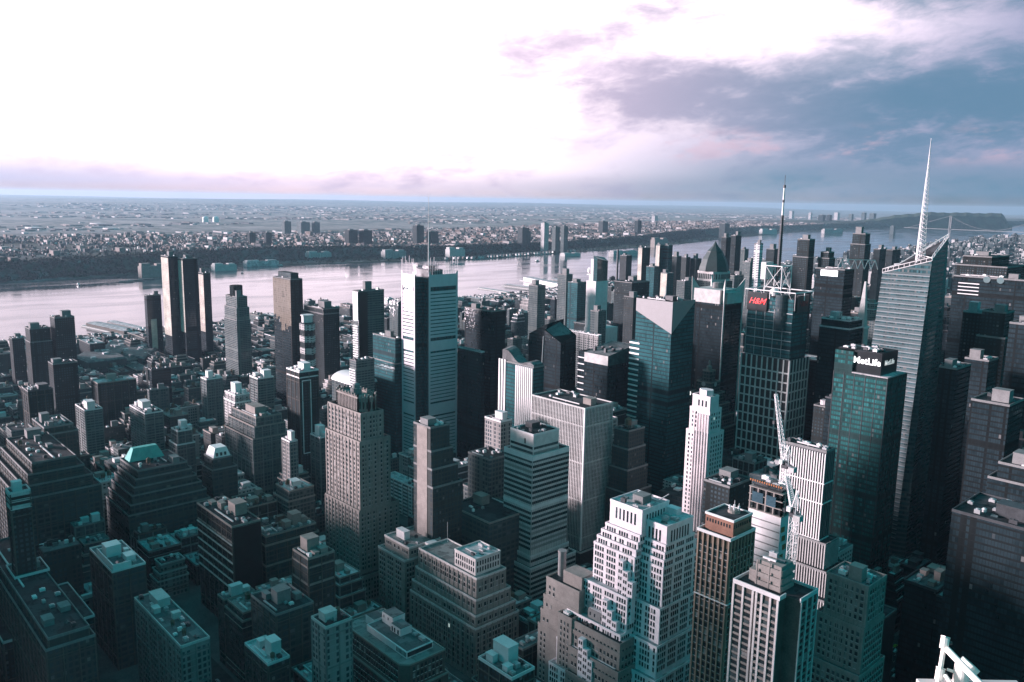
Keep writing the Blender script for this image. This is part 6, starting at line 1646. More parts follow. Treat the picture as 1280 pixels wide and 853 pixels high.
# which of them the picture shows, and how large: a small depth raster of all boxes, nearest first
DEP = None; GS = 4; gw, gh = PW//GS, PH//GS+1
IDB = -np.ones((gh, gw), int); DEPTH = np.full((gh, gw), 1e9)
def hull(P):
    P = sorted(set(P)); 
    def half(P):
        H_ = []
        for p in P:
            while len(H_) > 1 and (H_[-1][0]-H_[-2][0])*(p[1]-H_[-2][1])-(H_[-1][1]-H_[-2][1])*(p[0]-H_[-2][0]) <= 0: H_.pop()
            H_.append(p)
        return H_[:-1]
    return half(P)+half(P[::-1])
def paint(A_, h, idx):
    q = []
    for x in (A_[0], A_[2]):
        for y in (A_[1], A_[3]):
            for z in (0, h):
                t = proj((x, y, z))
                if t[2] < 5: return 0
                q.append((t[0]/GS, t[1]/GS))
    H_ = hull(q); xs_ = [p[0] for p in H_]; ys_ = [p[1] for p in H_]
    i0, i1, j0, j1 = max(0, int(min(xs_))), min(gw-1, int(max(xs_))+1), max(0, int(min(ys_))), min(gh-1, int(max(ys_))+1)
    if i1 < i0 or j1 < j0: return 0
    X, Y = np.meshgrid(np.arange(i0, i1+1)+.5, np.arange(j0, j1+1)+.5); M_ = np.ones(X.shape, bool)
    for (ax, ay), (bx_, by) in zip(H_, H_[1:]+H_[:1]): M_ &= ((bx_-ax)*(Y-ay)-(by-ay)*(X-ax)) >= 0
    sub = IDB[j0:j1+1, i0:i1+1]; M_ &= sub < 0; sub[M_] = idx; DEPTH[j0:j1+1, i0:i1+1][M_] = math.hypot((A_[0]+A_[2])/2, (A_[1]+A_[3])/2); return int(M_.sum())
jobs = [(q[2], q[0], q[1], i) for i, q in enumerate(out_)]+[(math.hypot((H_[0][0]+H_[0][2])/2, (H_[0][1]+H_[0][3])/2), (H_[0][0]+4, H_[0][1]+4, H_[0][2]-4, H_[0][3]-4), at_d((H_[1][0]+H_[1][2])/2, H_[1][1], math.hypot((H_[0][0]+H_[0][2])/2, (H_[0][1]+H_[0][3])/2))[2]*.97, 10**6) for H_ in HEROES]
jobs.sort(key=lambda t: t[0])
vis = np.zeros(len(out_))
for d, A_, h, i in jobs:
    n_ = paint(A_, h, i)
    if i < 10**6: vis[i] = n_
order = [i for i in np.argsort(-vis) if vis[i] > 0]
BIG = set(int(i) for i in order[:300])

TONES = [('brown brick', 'brick_brown', 'tan'), ('red brick', 'brick_red', 'brown'), ('buff brick', 'buff', 'tan'), ('grey stone', 'grey', 'grey'), ('limestone', 'lime', 'limestone'), ('pale brick', 'pale', 'pale'), ('dark loft-style', 'loft', 'buff'), ('dark brick', 'dkbrick', 'grey'), ('grey glass', 'glassg', 'steel'), ('dark glass', 'glassd', 'darksteel')]
ROOFS = [('tar', 'roofdark'), ('gravel', 'roofgrey'), ('silver', 'rooflight'), ('tan', 'rooftan')]
REFS = [(H_[0], H_[2]) for H_ in HEROES if H_[2]]
used_labels = {}
def side_of(s, d, Rh):
    return 'in front of' if d < math.hypot((Rh[0]+Rh[2])/2, (Rh[1]+Rh[3])/2)-60 else ('behind' if d > math.hypot((Rh[0]+Rh[2])/2, (Rh[1]+Rh[3])/2)+60 else 'beside')
stuffboxes = {}
# the roof furniture of distant buildings is shared by copying; near ones get their own
def filler(i):
    A_, h, d, s = out_[i]
    rr = random.Random(i*13+5)
    tall = h > 75
    cx, cy = (A_[0]+A_[2])/2, (A_[1]+A_[3])/2
    if cx > -480 and cy > 420 and (cx > -200 or rr.random() < .75): tone = rr.choices(TONES, (.3, 0, 0, 0, 0, 0, 0, 3, .5, 9))[0]  # dark glass zone; its darker tones also stand in for shade
    elif d < 620 and cx < -300 and rr.random() < .5: tone = rr.choices(TONES, (4, 2, 1, 1, 0, 0, 3, 5, 0, 0))[0]
    elif tall: tone = rr.choices(TONES, (2, 1, 3, 3, 2, 1, 1, 3, 3, 3))[0]
    else: tone = rr.choices(TONES, (4, 3, 4, 3, 2, 2, 4, 3, .4, .3))[0]
    rf = rr.choices(ROOFS, (5, 4, 2.2, 1.2))[0]
    cx, cy = (A_[0]+A_[2])/2, (A_[1]+A_[3])/2
    root = thing('tower' if tall else 'building', '', 'tower' if tall else 'building', (cx, cy, 0))
    tiers = [(A_, 0, h)]
    W_, D_ = A_[2]-A_[0], A_[3]-A_[1]
    setb = 0
    if h > 26 and W_ > 14 and rr.random() < .62:
        setb = rr.choice((1, 2, 3)); t = []; z1 = h; cur = grow(A_, -2*setb, -1.6*setb, -2*setb*(rr.random() < .5), -1.2*setb)
        for k in range(setb):
            dz = rr.uniform(4, 9) if h < 80 else rr.uniform(8, 22); t.append((cur, z1-dz, z1)); z1 -= dz
            cur = (max(A_[0], cur[0]-2), max(A_[1], cur[1]-1.6), min(A_[2], cur[2]+2), min(A_[3], cur[3]+1.2))
        t.append((A_, 0, z1)); tiers = t
    walls(root, tiers, F[tone[1]]); roofs(root, tiers, MT[rf[1]], MT[tone[2]], ph=rr.uniform(.7, 1.3), lip=rr.choice((.1, .25, .5, .7)))
    top = tiers[0][0]; near = d < 900
    if near and tone[1] not in ('glassd', 'glassg'):
        pm = MT[rr.choice((tone[2], 'grey', 'brown'))]
        if rr.random() < .6: strips(root, tiers, 'pier', pm, rr.choice((6.0, 7.5, 9.2)), rr.uniform(.5, .9), rr.uniform(.25, .45), edge=.3, ztop=.6)
        if rr.random() < .7: bands(root, tiers, 'belt_course', pm, [t[2]-rr.choice((4.2, 4.6, 8.4)) for t in tiers]+[9.0, 5.0], .45, .4)
    nt = (rr.random() < (.42 if d < 1300 else .2)) if not tall else rr.random() < .15
    nt = int(nt)+(1 if nt and rr.random() < .3 else 0)
    house = rr.random() < .8
    if near and W_ > 18 and not setb: clutter(root, (top[0], top[1], (top[0]+top[2])/2-1, top[3]), h+.12, i+9, 3, True, MT[rr.choice(('grey', 'tan', 'rooflight', 'buff'))], 0, .7); top = ((top[0]+top[2])/2+1, *top[1:])
    clutter(root, top, h+.12, i, rr.randint(4, 10) if near else rr.randint(0, 4), house, MT[rr.choice((tone[2], 'grey', 'tan', 'pale', 'buff'))], nt, 1.0, rr.choice((1, 2, 3)) if near else 1)
    if not near and rr.random() < .0: pass
    # label: own look first, then the nearest landmark
    best = min(REFS, key=lambda q: ((proj((cx, cy, h))[0]-proj(((q[0][0]+q[0][2])/2, (q[0][1]+q[0][3])/2, h))[0])**2+(d-math.hypot((q[0][0]+q[0][2])/2, (q[0][1]+q[0][3])/2))**2*.03))
    size = 'tall' if tall else ('low' if h < 20 else ('broad' if W_ > 38 else ('narrow' if W_ < 16 else 'mid-rise')))
    feat = ('two water tanks' if nt > 1 else 'a water tank') if nt else ({1: 'one setback', 2: 'two setbacks', 3: 'three setbacks'}[setb] if setb else ('a roof house' if house else 'a bare %s roof' % rf[0]))
    lab = '%s %s block with %s %s %s' % (size, tone[0], feat, side_of(s, d, best[0]), best[1])
    if len(lab.split()) > 12: lab = '%s %s block, %s, %s %s' % (size, tone[0], feat.replace('a ', '').replace(' roof', '-roofed') if 'bare' in feat else feat.replace('a ', ''), side_of(s, d, best[0]), best[1])
    if len(lab.split()) > 13: lab = '%s block, %s, %s %s' % (tone[0], feat.replace('a ', ''), side_of(s, d, best[0]), best[1])
    used_labels.setdefault(lab, []).append((root, proj((cx, cy, h)), rf[0], setb, house))
    return root
for i in sorted(BIG): filler(i)
for lab, items in used_labels.items():
    if len(items) == 1: items[0][0]['label'] = lab; continue
    items.sort(key=lambda t: t[1][0])
    n_ = len(items)
    words = ('leftmost', 'rightmost') if n_ == 2 else ('leftmost',)+tuple(('second', 'third', 'fourth', 'fifth', 'sixth', 'seventh')[k]+' from left' for k in range(n_-2))+('rightmost',)
    for k, it in enumerate(items):
        it[0]['label'] = '%s, %s' % (lab, words[k] if k < len(words) else 'one of several'); 
GRP = {'tower': 'towers of the city blocks', 'building': 'buildings of the city blocks'}
for items in used_labels.values():
    for it in items: it[0]['group'] = GRP[it[0]['category']]
# everything smaller than those, and the uptown carpet beyond: one mass
rest = [[], ]
rows = {k: [] for k in ('brick_brown', 'buff', 'grey', 'pale', 'loft', 'dkbrick', 'glassg')}
def stuffbox(A_, h, rr):
    k = rr.choices(list(rows), (4, 4, 3, 2.4, 3, 3, .6 if h < 60 else 3))[0]; rows[k].append((A_, h, rr.random()))
for i, q in enumerate(out_):
    if i not in BIG: stuffbox(q[0], q[1], random.Random(i))
rr = random.Random(77)
for _ in range(5200):
    y = 3150+rr.random()**1.2*6500; ns = float(shore(NEAR_SHORE, y))
    x = rr.uniform(ns+60, -600 if y < 5200 else -100)
    px, py, dd = proj((x, y, 0))
    if px < 850 or px > 1330: continue
    if y < 6200 and -740 < x: continue
    x = round(x/90)*90+rr.uniform(-30, 30)
    w_, d_ = rr.uniform(14, 34), rr.uniform(14, 30); h = rr.uniform(14, 26) if rr.random() < .8 else rr.uniform(30, 62)
    gz = float(ground_z(x, y))
    stuffbox((x-w_/2, y-d_/2, x+w_/2, y+d_/2), gz+h, rr)
mass = MB(); order_m = list(rows); mats = [F[k] for k in order_m]+[MT['roofdark'], MT['roofgrey'], MT['rooflight'], MT['rooftan'], MT['wood'], MT['pale']]
nb_ = len(order_m)
for mi, k in enumerate(order_m):
    for A_, h, u in rows[k]:
        mass.box(*A_[:2], 0, *A_[2:], h, mi, bottom=False)
        ri = nb_+(0 if u < .34 else 1 if u < .62 else 2 if u < .86 else 3)
        mass.box(A_[0]+.6, A_[1]+.6, h+.003, A_[2]-.6, A_[3]-.6, h+.35, ri, bottom=False)
        q = random.Random(u); W_, D_ = A_[2]-A_[0], A_[3]-A_[1]
        for e in range(5):
            a, b_, s1, s2, hh = q.random(), q.random(), q.uniform(.06, .26), q.uniform(.08, .3), q.uniform(1.5, 5)
            xx, yy = A_[0]+1+a*(W_-2)*(1-s1), A_[1]+1+b_*(D_-2)*(1-s2)
            mass.box(xx, yy, h+.36, xx+W_*s1, yy+D_*s2, h+hh+e*.07, (ri if q.random() < .3 else nb_+5 if q.random() < .6 else mi), bottom=False)
o = mass.build('distant_city_blocks', mats); tag(o, kind='stuff')
print('candidates', len(out_), 'visible', len(order), 'individual', len(BIG), 'mass', sum(len(v) for v in rows.values()))

for o in SC.objects:
    if 'label' in o and not 4 <= len(o['label'].split()) <= 16: print('LABEL', len(o['label'].split()), o['label'])
# ------------------------------------------------------------------ riverside, far bank, bridge, near ledge
def simple_thing(name, label, cat, loc, group=None): return thing(name, label, cat, loc, group)
# piers
def pier(label, pa, pb, wd, shed=None, grp='river piers'):
    A = at_z(*pa, 2.0); B = at_z(*pb, 2.0)
    root = thing('pier', label, 'pier', (A[0], A[1], 0), grp)
    v = Vector((B[0]-A[0], B[1]-A[1], 0)); L = v.length; v.normalize(); s = Vector((-v.y, v.x, 0))*wd/2
    A = Vector((A[0], A[1], 0)); B = Vector((B[0], B[1], 0))
    b = MB(tuple(root.location)); b.prism([tuple((A-s)[:2]), tuple((B-s)[:2]), tuple((B+s)[:2]), tuple((A+s)[:2])], -.4, 2.6); b.build('deck', MT['concrete'], root)
    b = MB(tuple(root.location)); n_ = int(L/14)
    for k in range(n_):
        p = A+v*(k+.5)*L/n_
        for q in (-.9, .9): w_ = p+s*q; b.box(w_.x-.6, w_.y-.6, -3.4, w_.x+.6, w_.y+.6, -.41)
    b.build('piling', MT['wood'], root)
    if shed:
        h, m_ = shed; A2, B2 = A+v*L*.04, B-v*L*.08; s2 = s*.8
        b = MB(tuple(root.location)); b.prism([tuple((A2-s2)[:2]), tuple((B2-s2)[:2]), tuple((B2+s2)[:2]), tuple((A2+s2)[:2])], 2.61, 2.6+h); b.build('shed', MT[m_], root)
        b = MB(tuple(root.location)); b.prism([tuple((A2-s2*1.05)[:2]), tuple((B2-s2*1.05)[:2]), tuple((B2+s2*1.05)[:2]), tuple((A2+s2*1.05)[:2])], 2.61+h, 4.2+h, 0, [tuple((A2-s2*.2)[:2]), tuple((B2-s2*.2)[:2]), tuple((B2+s2*.2)[:2]), tuple((A2+s2*.2)[:2])]); b.build('shed_roof', MT['rooflight'], root)
    return root
pier('long thin bare pier reaching into the river right of the masted grey tower', (655, 368), (600, 360), 22)
pier('second thin pier with a low grey shed, beyond the bare pier', (672, 362), (630, 357), 26, (5, 'grey'))
pier('broad pier with a long white passenger shed, near the slim tan tower', (705, 360), (656, 350), 48, (13, 'white'))
pier('dark pier with low sheds, right of the white passenger shed', (718, 358), (690, 350), 34, (7, 'grey'))
pier('short dark ferry pier with mixed sheds at the left of the near shore', (166, 418), (112, 406), 40, (7, 'brown'))
pier('ferry landing pier with a pale roof next to the dark ferry pier', (178, 414), (136, 404), 26, (6, 'grey'))
pier('wide low pier with pale sheds behind the tall balcony-edged tower', (448, 398), (404, 388), 60, (8, 'pale'))
pier('low pier with a flat shed immediately left of the masted grey tower', (500, 392), (470, 380), 50, (7, 'grey'))
# convention hall: low, wide, slanting grey roof
for lab, q, h in (('huge low hall with a slanted plain grey roof near the far left shore', ((93, 445), (128, 429), (158, 446), (110, 452)), 24), ('long flat dark convention hall with white roof plates near the shore', ((122, 436), (142, 423), (200, 432), (180, 447)), 20)):
    P = [at_z(*p, h) for p in q]; c = sum(P)/4; root = thing('exhibition_hall', lab, 'hall', (c[0], c[1], 0))
    pl_ = [(p[0], p[1]) for p in P]
    b = MB((c[0], c[1], 0)); b.prism(pl_, 0, h-3); b.build('wall', F['glassg'], root)
    b = MB((c[0], c[1], 0)); top = [(c[0]+(p[0]-c[0])*.93, c[1]+(p[1]-c[1])*.93) for p in pl_]; b.prism(pl_, h-2.99, h, 0, top); b.build('roof', MT['roofgrey'], root)
    r2 = random.Random(h); b = MB((c[0], c[1], 0))
    for k in range(9):
        t, u = r2.uniform(.15, .8), r2.uniform(.15, .8); p = P[0]*(1-t)*(1-u)+P[1]*(1-t)*u+P[2]*t*u+P[3]*t*(1-u); b.box(p[0]-5, p[1]-4, h+.01, p[0]+5, p[1]+4, h+2.5+k*.1)
    b.build('roof_plate', MT['rooflight'], root)
# boats
def boat(label, px, L, name='ferry_boat', turn=.3):
    P = at_z(*px, -.6); root = thing(name, label, 'boat', (P[0], P[1], -.6), 'boats on the river'); root.rotation_euler = (0, 0, turn)
    o_ = (0, 0, 0); w_ = L*.14
    hullp = [(-L*.5, -w_), (L*.28, -w_), (L*.5, 0), (L*.28, w_), (-L*.5, w_)]
    b = MB(o_); b.prism([(p[0]*.94, p[1]*.8) for p in hullp], -1.0, 2.4, 0, hullp); b.build('hull', MT['darksteel'], root)
    b = MB(o_); b.box(-L*.38, -w_*.75, 2.41, L*.2, w_*.75, 5.4); b.box(-L*.28, -w_*.6, 5.41, L*.08, w_*.6, 8.2); b.build('cabin', MT['white'], root)
    b = MB(o_); b.box(-L*.37, -w_*.76, 3.4, L*.19, w_*.76, 4.6); b.build('cabin_window', MT['black'], root)
    b = MB(o_); b.lathe(-L*.12, 0, [(w_*.25, 8.21), (w_*.2, 11.5)], 10); b.build('funnel', MT['darksteel'], root)
    for c_ in root.children: c_.location = (0, 0, 0)
    return root
boat('small tug leading a line of barges across the left of the river', (98, 357), 24, 'tug_boat', .1)
for k, (x, L) in enumerate(((158, 60), (170, 62), (183, 60))):
    P = at_z(x, 353-(x-158)*.13, -.6); root = thing('barge', 'low dark barge in the tow on the river, %s of three' % ('first', 'middle', 'last')[k], 'boat', (P[0], P[1], -.6), 'barges in tow'); root.rotation_euler = (0, 0, 1.15)
    b = MB(); b.prism([(-L/2, -7), (L/2-6, -7), (L/2, -4), (L/2, 4), (L/2-6, 7), (-L/2, 7)], -1, 2.5); b.build('hull', MT['darksteel'], root)
    b = MB(); b.box(-L*.4, -5.5, 2.51, L*.4, 5.5, 4.5); b.build('hatch_cover', MT['grey'], root)
boat('white ferry by the far bank right of the round pale building', (332, 330), 46, turn=1.2)
boat('small white boat off the far bank wharf, left of centre', (352, 333), 30, turn=1.3)
boat('small dark boat in midstream below the far terraces', (672, 327), 34, turn=1.4)
boat('little red buoy boat in the river left of centre', (303, 342), 12, 'work_boat', .5)
# far-bank towers
FT = [((309, 319, 291, 306), 'dkbrick', 'leftmost dark slab of the far bank plateau'), ((330, 339, 291, 306), 'dkbrick', 'dark slab right of the leftmost far bank slab'),
      ((352, 363, 277, 289), 'grey', 'first of three grey-blue slabs in a row on the far skyline'), ((371, 386, 278, 287), 'grey', 'broad middle slab of the three grey-blue slabs'), ((389, 399, 278, 287), 'grey', 'last of the three grey-blue slabs in a row'),
      ((430, 446, 288, 306), 'dkbrick', 'left one of two dark twin slabs above the wooded cliff'), ((448, 464, 288, 306), 'dkbrick', 'right one of two dark twin slabs above the wooded cliff'),
      ((515, 529, 282, 304), 'dkbrick', 'tall dark slab behind the mast of the grey tower, left side'), ((532, 547, 290, 304), 'dkbrick', 'dark slab right of the mast of the grey tower'),
      ((646, 660, 285, 304), 'brick_brown', 'brown square tower on the cliff left of the pale trio'), ((675, 685, 279, 305), 'pale', 'tallest pale tower of the far bank trio'), ((689, 699, 284, 307), 'buff', 'middle beige tower of the far bank trio'), ((700, 709, 283, 308), 'buff', 'right beige tower of the far bank trio'),
      ((747, 759, 277, 292), 'brick_brown', 'brown tower alone above the woods right of the pale trio'), ((792, 801, 276, 292), 'dkbrick', 'slim dark tower above the woods, centre right'), ((814, 822, 270, 275), 'pale', 'small pale block on the far skyline'), ((898, 911, 280, 293), 'brick_brown', 'tan and grey tower on the far bank behind the domed tower'),
      ((656, 663, 289, 304), 'brick_red', 'low brown neighbour of the brown square tower'), ((1022, 1031, 269, 280), 'dkbrick', 'dark slab of a pair on the far bank right of the mast'), ((1032, 1039, 269, 280), 'dkbrick', 'second dark slab of the pair right of the mast'),
      ((1076, 1082, 266, 278), 'grey', 'grey point tower near the bluff'), ((1086, 1094, 267, 279), 'grey', 'grey stubby tower near the bluff'), ((1060, 1066, 268, 278), 'buff', 'small beige tower left of the bluff'), ((986, 992, 264, 272), 'pale', 'bright white tower on the far skyline right of the mast'), ((1010, 1015, 266, 273), 'pale', 'small bright tower on the right skyline'), ((1042, 1049, 266, 274), 'pale', 'pale block on the right skyline'), ((1112, 1119, 283, 289), 'buff', 'buff block at the water below the bluff')]
for (xa, xb, ya, yb), fm, lab in FT:
    P = at_z((xa+xb)/2, yb, 48.0 if xa < 960 else 40); dd = math.hypot(P[0], P[1]); top = at_d((xa+xb)/2, ya, dd)[2]; wpx = (xb-xa)/FPX*dd
    wd = wpx*.62
    gz = float(ground_z(P[0], P[1]))
    root = thing('apartment_tower', lab, 'tower', (P[0], P[1], gz), 'towers of the far bank')
    R = (P[0]-wd*.5, P[1]-wd*.5, P[0]+wd*.5, P[1]+wd*.75)
    b = MB(tuple(root.location)); b.box(*R[:2], min(gz, top)-5, *R[2:], top); b.build('wall', F[fm], root)
    b = MB(tuple(root.location)); b.box(R[0]+wd*.25, R[1]+wd*.3, top+.01, R[2]-wd*.3, R[3]-wd*.4, top+7); b.build('roof_house', MT['grey'], root)
FB = [((178, 202, 329, 346), 'tan', 'square tan waterfront block under the wooded cliff, left'), ((268, 292, 329, 338), 'white', 'round-cornered white building on a far bank spit'), ((308, 345, 325, 332), 'rooflight', 'long low white-roofed wharf shed on the far bank'), ((384, 412, 314, 324), 'pale', 'pale terraced block on the far waterfront'), ((478, 506, 312, 323), 'pale', 'pale portal-shaped block on the far waterfront left of the mast'), ((558, 580, 309, 322), 'white', 'white blocky building on the far shore right of the comb crown'), ((758, 800, 313, 320), 'pale', 'long pale waterfront block on the far bank, centre right'), ((812, 836, 297, 309), 'tan', 'pinkish waterfront hotel block on the far point'), ((700, 726, 316, 320), 'white', 'white low shed on the far bank below the pale trio'), ((945, 975, 286, 293), 'white', 'bright white warehouse on the far bank left of the mast'), ((1020, 1060, 286, 292), 'pale', 'long pale waterfront sheds on the far bank right of the mast')]
for (xa, xb, ya, yb), mt_, lab in FB:
    P = at_z((xa+xb)/2, yb, 2.5); dd = math.hypot(P[0], P[1]); top = at_d((xa+xb)/2, ya, dd)[2]; wpx = (xb-xa)/FPX*dd
    root = thing('waterfront_building', lab, 'building', (P[0], P[1], 0), 'far waterfront buildings'); L = wpx
    b = MB(tuple(root.location)); b.box(P[0]-20, P[1]-L*.55, 0, P[0]+20, P[1]+L*.55, top*.8); b.box(P[0]-18, P[1]-L*.5, top*.8+.01, P[0]+10, P[1]-L*.1, top); b.box(P[0]-18, P[1]+L*.2, top*.8+.01, P[0]+10, P[1]+L*.5, top*.95)
    b.build('wall', F['pale'] if mt_ == 'pale' else MT['concrete' if mt_ == 'white' else mt_], root)
    b = MB(tuple(root.location)); b.box(P[0]-17, P[1]-L*.09, top*.8+.02, P[0]+14, P[1]+L*.19, top*.8+1); b.build('roof', MT['roofgrey'], root)
# terraces of gabled houses along the far water
proto_terrace = None
for k in range(40):
    x = 568+k*4.4; y = 325.5-(x-568)*.055
    P = at_z(x, y, 2.5); gx = float(shore(FAR_SHORE, P[1]))-45
    nm = ('pale', 'tan', 'white')[k % 3]
    if k < 3:
        root = thing('terrace_house', '', 'house', (gx, P[1], 2.4))
        b = MB(); b.box(-8, -7, 0, 8, 7, 10); b.build('wall', MT[nm], root)
        b = MB(); b.add([(-8.6, -7.6, 10.01), (8.6, -7.6, 10.01), (8.6, 7.6, 10.01), (-8.6, 7.6, 10.01), (-8.6, 0, 15), (8.6, 0, 15)], [(0, 1, 5, 4), (2, 3, 4, 5), (0, 4, 3), (1, 2, 5), (3, 2, 1, 0)]); b.build('roof', MT['roofgrey'], root)
        b = MB()
        for u in (-4, 2): b.box(8, u, 3, 8.1, u+2.2, 5); b.box(8, u, 6.5, 8.1, u+2.2, 8.5)
        b.build('window', GL['dark'], root)
        if proto_terrace is None: proto_terrace = []
        proto_terrace.append(root)
    else:
        src = proto_terrace[k % 3]; root = src.copy(); COL.objects.link(root); root.location = (gx, P[1], 2.4)
        for c_ in src.children: q = c_.copy(); COL.objects.link(q); q.parent = root
    root['label'] = '%s gabled terrace house in the row along the far water' % {'pale': 'pale grey', 'tan': 'tan', 'white': 'white'}[nm]; root['group'] = 'terrace houses along the far water'
# gas holders
for k, x in enumerate((257, 270)):
    P = at_z(x, 278, 4); 
    root = thing('storage_tank', ('left' if k == 0 else 'right')+' one of two white round storage tanks far in the meadows', 'tank', (P[0], P[1], 0), 'meadow storage tanks')
    rad_ = 3.6/FPX*math.hypot(P[0], P[1]); gz = float(ground_z(P[0], P[1]))
    b = MB((P[0], P[1], 0)); b.lathe(P[0], P[1], [(rad_, gz-1), (rad_, gz+rad_*1.2), (rad_*.8, gz+rad_*1.65), (rad_*.1, gz+rad_*1.9)], 20); b.build('shell', MT['white'], root)
# suspension bridge far upriver
T1 = at_d(1187, 287, 11800); T2 = at_d(1296, 291, 11300)
root = thing('suspension_bridge', 'distant grey suspension bridge across the river before the dark bluff', 'bridge', (T1[0], T1[1], 0))
o_ = (T1[0], T1[1], 0); ax = Vector((T2[0]-T1[0], T2[1]-T1[1], 0)); Lb = ax.length; ax.normalize(); sd_ = Vector((-ax.y, ax.x, 0))
A1 = Vector((T1[0], T1[1], 0)); A2 = Vector((T2[0], T2[1], 0)); th_ = at_d(1187, 270, 11800)[2]
for p in (A1, A2):
    b = MB(o_)
    for s_ in (-1, 1): q = p+sd_*16*s_; b.box(q.x-5, q.y-5, -3, q.x+5, q.y+5, th_)
    for zz in (62, th_-8): b.beam(p-sd_*16+Vector((0, 0, zz)), p+sd_*16+Vector((0, 0, zz)), 4, 4)
    b.build('bridge_tower', MT['grey'], root)
b = MB(o_); b.beam(A1-ax*620+Vector((0, 0, 55)), A2+ax*200+Vector((0, 0, 55)), 4, 4); b.build('deck', MT['grey'], root)
b = MB(o_)
for s_ in (-1, 1):
    prev = None
    for k in range(41):
        t = k/40; z_ = th_-(th_-66)*(1-(2*t-1)**2); p = A1.lerp(A2, t)+sd_*14*s_+Vector((0, 0, z_))
        if prev: b.beam(prev, p, .9, 4)
        if k % 2 == 0: b.beam(p, Vector((p.x, p.y, 56)), .3, 4)
        prev = p
    b.beam(A1+sd_*14*s_+Vector((0, 0, th_)), A1-ax*560+sd_*14*s_+Vector((0, 0, 60)), .9, 4)
b.build('cable', MT['grey'], root)
# park trees by the near shore and street trees here and there
pts = []; sz = []
for k in range(420):
    p = at_z(rng.uniform(618, 668), rng.uniform(371, 386), 4); pts.append((p[0], p[1], 4+rng.uniform(1, 3))); sz.append(rng.uniform(4, 6.5))
for k in range(900):
    y = rng.uniform(3200, 9000); ns = float(shore(NEAR_SHORE, y)); x = ns+rng.uniform(20, 160) if k < 500 else rng.uniform(ns+100, -600)
    if proj((x, y, 0))[0] > 1330: continue
    gz = float(ground_z(x, y)); s_ = rng.uniform(5, 9); pts.append((x, y, gz+s_*.7+(10 if k > 500 else 0))); sz.append(s_)
tag(clump_cloud('park_trees', pts, sz, foliage), kind='stuff')
# cars on the avenues and streets
CARM = [plain('car_paint_'+n_, c_, .35, 0, 0) for n_, c_ in (('white', (.7, .7, .7)), ('grey', (.25, .26, .27)), ('black', (.02, .02, .022)), ('taxi_yellow', (.65, .38, .02)), ('silver', (.5, .5, .52)))]
protos = []
for k, cm in enumerate(CARM):
    nm = ('white', 'grey', 'black', 'yellow', 'silver')[k]
    root = thing('parked_car' if k != 3 else 'taxi', nm+' car on the street', 'car', (0, 0, .15))
    b = MB(); b.box(-.9, -2.2, .35, .9, 2.2, .85); b.prism([(-.85, -1.9), (.85, -1.9), (.85, 1.2), (-.85, 1.2)], .851, 1.45, 0, [(-.65, -1.3), (.65, -1.3), (.65, .5), (-.65, .5)]); b.build('body', cm, root)
    b = MB(); b.prism([(-.87, -1.7), (.87, -1.7), (.87, 1.0), (-.87, 1.0)], .9, 1.36, 0, [(-.7, -1.34), (.7, -1.34), (.7, .62), (-.7, .62)]); b.build('window', GL['dark'], root)
    for sx in (-1, 1):
        for sy in (-1.4, 1.4): b = MB(); b.beam((sx*.92, sy, .33), (sx*.7, sy, .33), .33, 12); b.build('wheel', MT['black'], root)
    protos.append(root)
used = [False]*5; r3 = random.Random(5); ncar = 0
spots = []
for ax_ in AVES[1:5]:
    for lane in (-8.3, -5, -1.7, 1.7, 5, 8.3):
        y = 120
        while y < 900: y += r3.uniform(7, 26); spots.append((ax_+lane, y, 0))
for n in range(35, 44):
    x = -60
    while x > -1100: x -= r3.uniform(6, 20); spots.append((x, street_y(n)+r3.choice((-5, 5, 0)), math.pi/2))
r3.shuffle(spots)
for x, y, a in spots:
    t = proj((x, y, 1))
    if not (0 < t[0] < PW and 0 < t[1] < PH) or ncar > 200: continue
    if DEPTH[min(gh-1, int(t[1]/GS)), min(gw-1, int(t[0]/GS))] < math.hypot(x, y)+8: continue
    if any(abs(x-q[0]) < 5 and abs(y-q[1]) < 5.2 for q in [s_ for s_ in spots if s_ is None]): continue
    k = r3.choices(range(5), (3, 3, 3, 3, 2))[0]
    lab = '%s car on a street between the blocks, too small to tell apart' % ('white', 'grey', 'black', 'yellow', 'silver')[k]
    lab = '%s car among the traffic between the city blocks' % ('white', 'grey', 'black', 'yellow', 'silver')[k]
    src = protos[k]
    if not used[k]: root = src; used[k] = True
    else:
        root = src.copy(); COL.objects.link(root)
        for c2 in src.children: q = c2.copy(); COL.objects.link(q); q.parent = root
    root.location = (x, y, .05); root.rotation_euler = (0, 0, a); root['label'] = lab; root['group'] = ('white', 'grey', 'black', 'yellow', 'silver')[k]+' cars in the streets'
    ncar += 1
for k in range(5):
    if not used[k]:
        for c2 in list(protos[k].children): bpy.data.objects.remove(c2)
        bpy.data.objects.remove(protos[k])
print('cars', ncar)
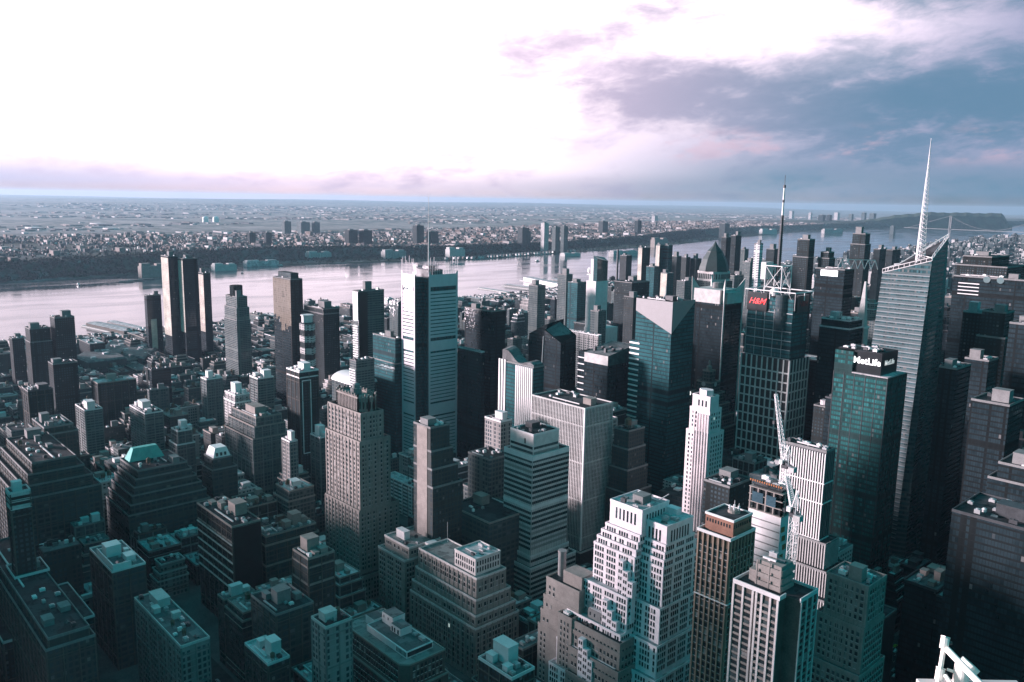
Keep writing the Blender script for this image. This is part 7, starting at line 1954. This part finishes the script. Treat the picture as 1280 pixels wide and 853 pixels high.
# the ledge and lamp just below the viewer
def near(px, py, t): 
    d = ray(px, py); return Vector(CAM+d/np.linalg.norm(d)*t)
Lp = near(1205, 851, 14.0)
e1 = Vector((-RT0[0], -RT0[1], 0)); zL = Lp.z
root = thing('stone_parapet', 'short pale stone ledge at the bottom right edge carrying the lamp', 'ledge', tuple(Lp))
o_ = tuple(Lp); rx = Vector(RT0); fy = Vector((FW[0], FW[1], 0)).normalized()
def quadp(c, hx, hy): return [tuple((c+rx*sx*hx+fy*sy*hy)[:2]) for sx, sy in ((-1, -1), (1, -1), (1, 1), (-1, 1))]
c0 = Lp+rx*.05-fy*.45
b = MB(o_); b.prism(quadp(c0, .66, .45), zL-9, zL-.12); b.prism(quadp(c0, .70, .48), zL-.119, zL); b.build('coping', MT['limestone'], root)
root = thing('floodlight', 'white pipe bracket with clamps and a squat white lamp drum over the ledge', 'lamp', tuple(Lp))
P0 = near(1172, 858, 13.75); P1 = near(1181, 803, 13.75); P2 = near(1184, 812, 13.7); P3 = near(1232, 862, 13.2); P4 = near(1182, 845, 13.7); P5 = near(1196, 866, 13.4)
wm = plain('white_pipe_paint', (.80, .74, .68), .45, var=.08, scale=4)
b = MB(o_); b.beam(P0, P1, .032, 12); b.build('post', wm, root)
b = MB(o_); b.beam(P2, P3, .045, 14); b.build('brace', wm, root)
b = MB(o_); b.beam(P4, P5, .028, 12); b.build('brace', wm, root)
for q in (P1, near(1175, 842, 13.75)):
    b = MB(o_); d_ = (P1-P0).normalized(); b.beam(q-d_*.09, q+d_*.06, .058, 10); b.beam(q+d_*.065, q+d_*.08, .066, 6)
    b.build('clamp', wm, root)
    b = MB(o_); b.beam(q+rx*.05-fy*.02, q+rx*.085-fy*.02, .025, 8); b.build('bolt', MT['darksteel'], root)
D0 = near(1201, 850, 13.9); up_ = Vector((0, 0, 1))
b = MB(o_); b.lathe(D0.x, D0.y, [(.10, zL+.002), (.10, zL+.27), (.085, zL+.29)], 20); b.build('lamp_drum', wm, root)
b = MB(o_); c_ = Vector((D0.x, D0.y, zL+.26))+rx*.10; b.beam(c_-up_*.02-rx*.02, c_+up_*.03+rx*.02, .135, 22); b.build('lamp_cap', wm, root)
b = MB(o_); b.beam(near(1184, 837, 13.8), Vector((D0.x, D0.y, zL+.13)), .02, 8); b.build('arm', wm, root)
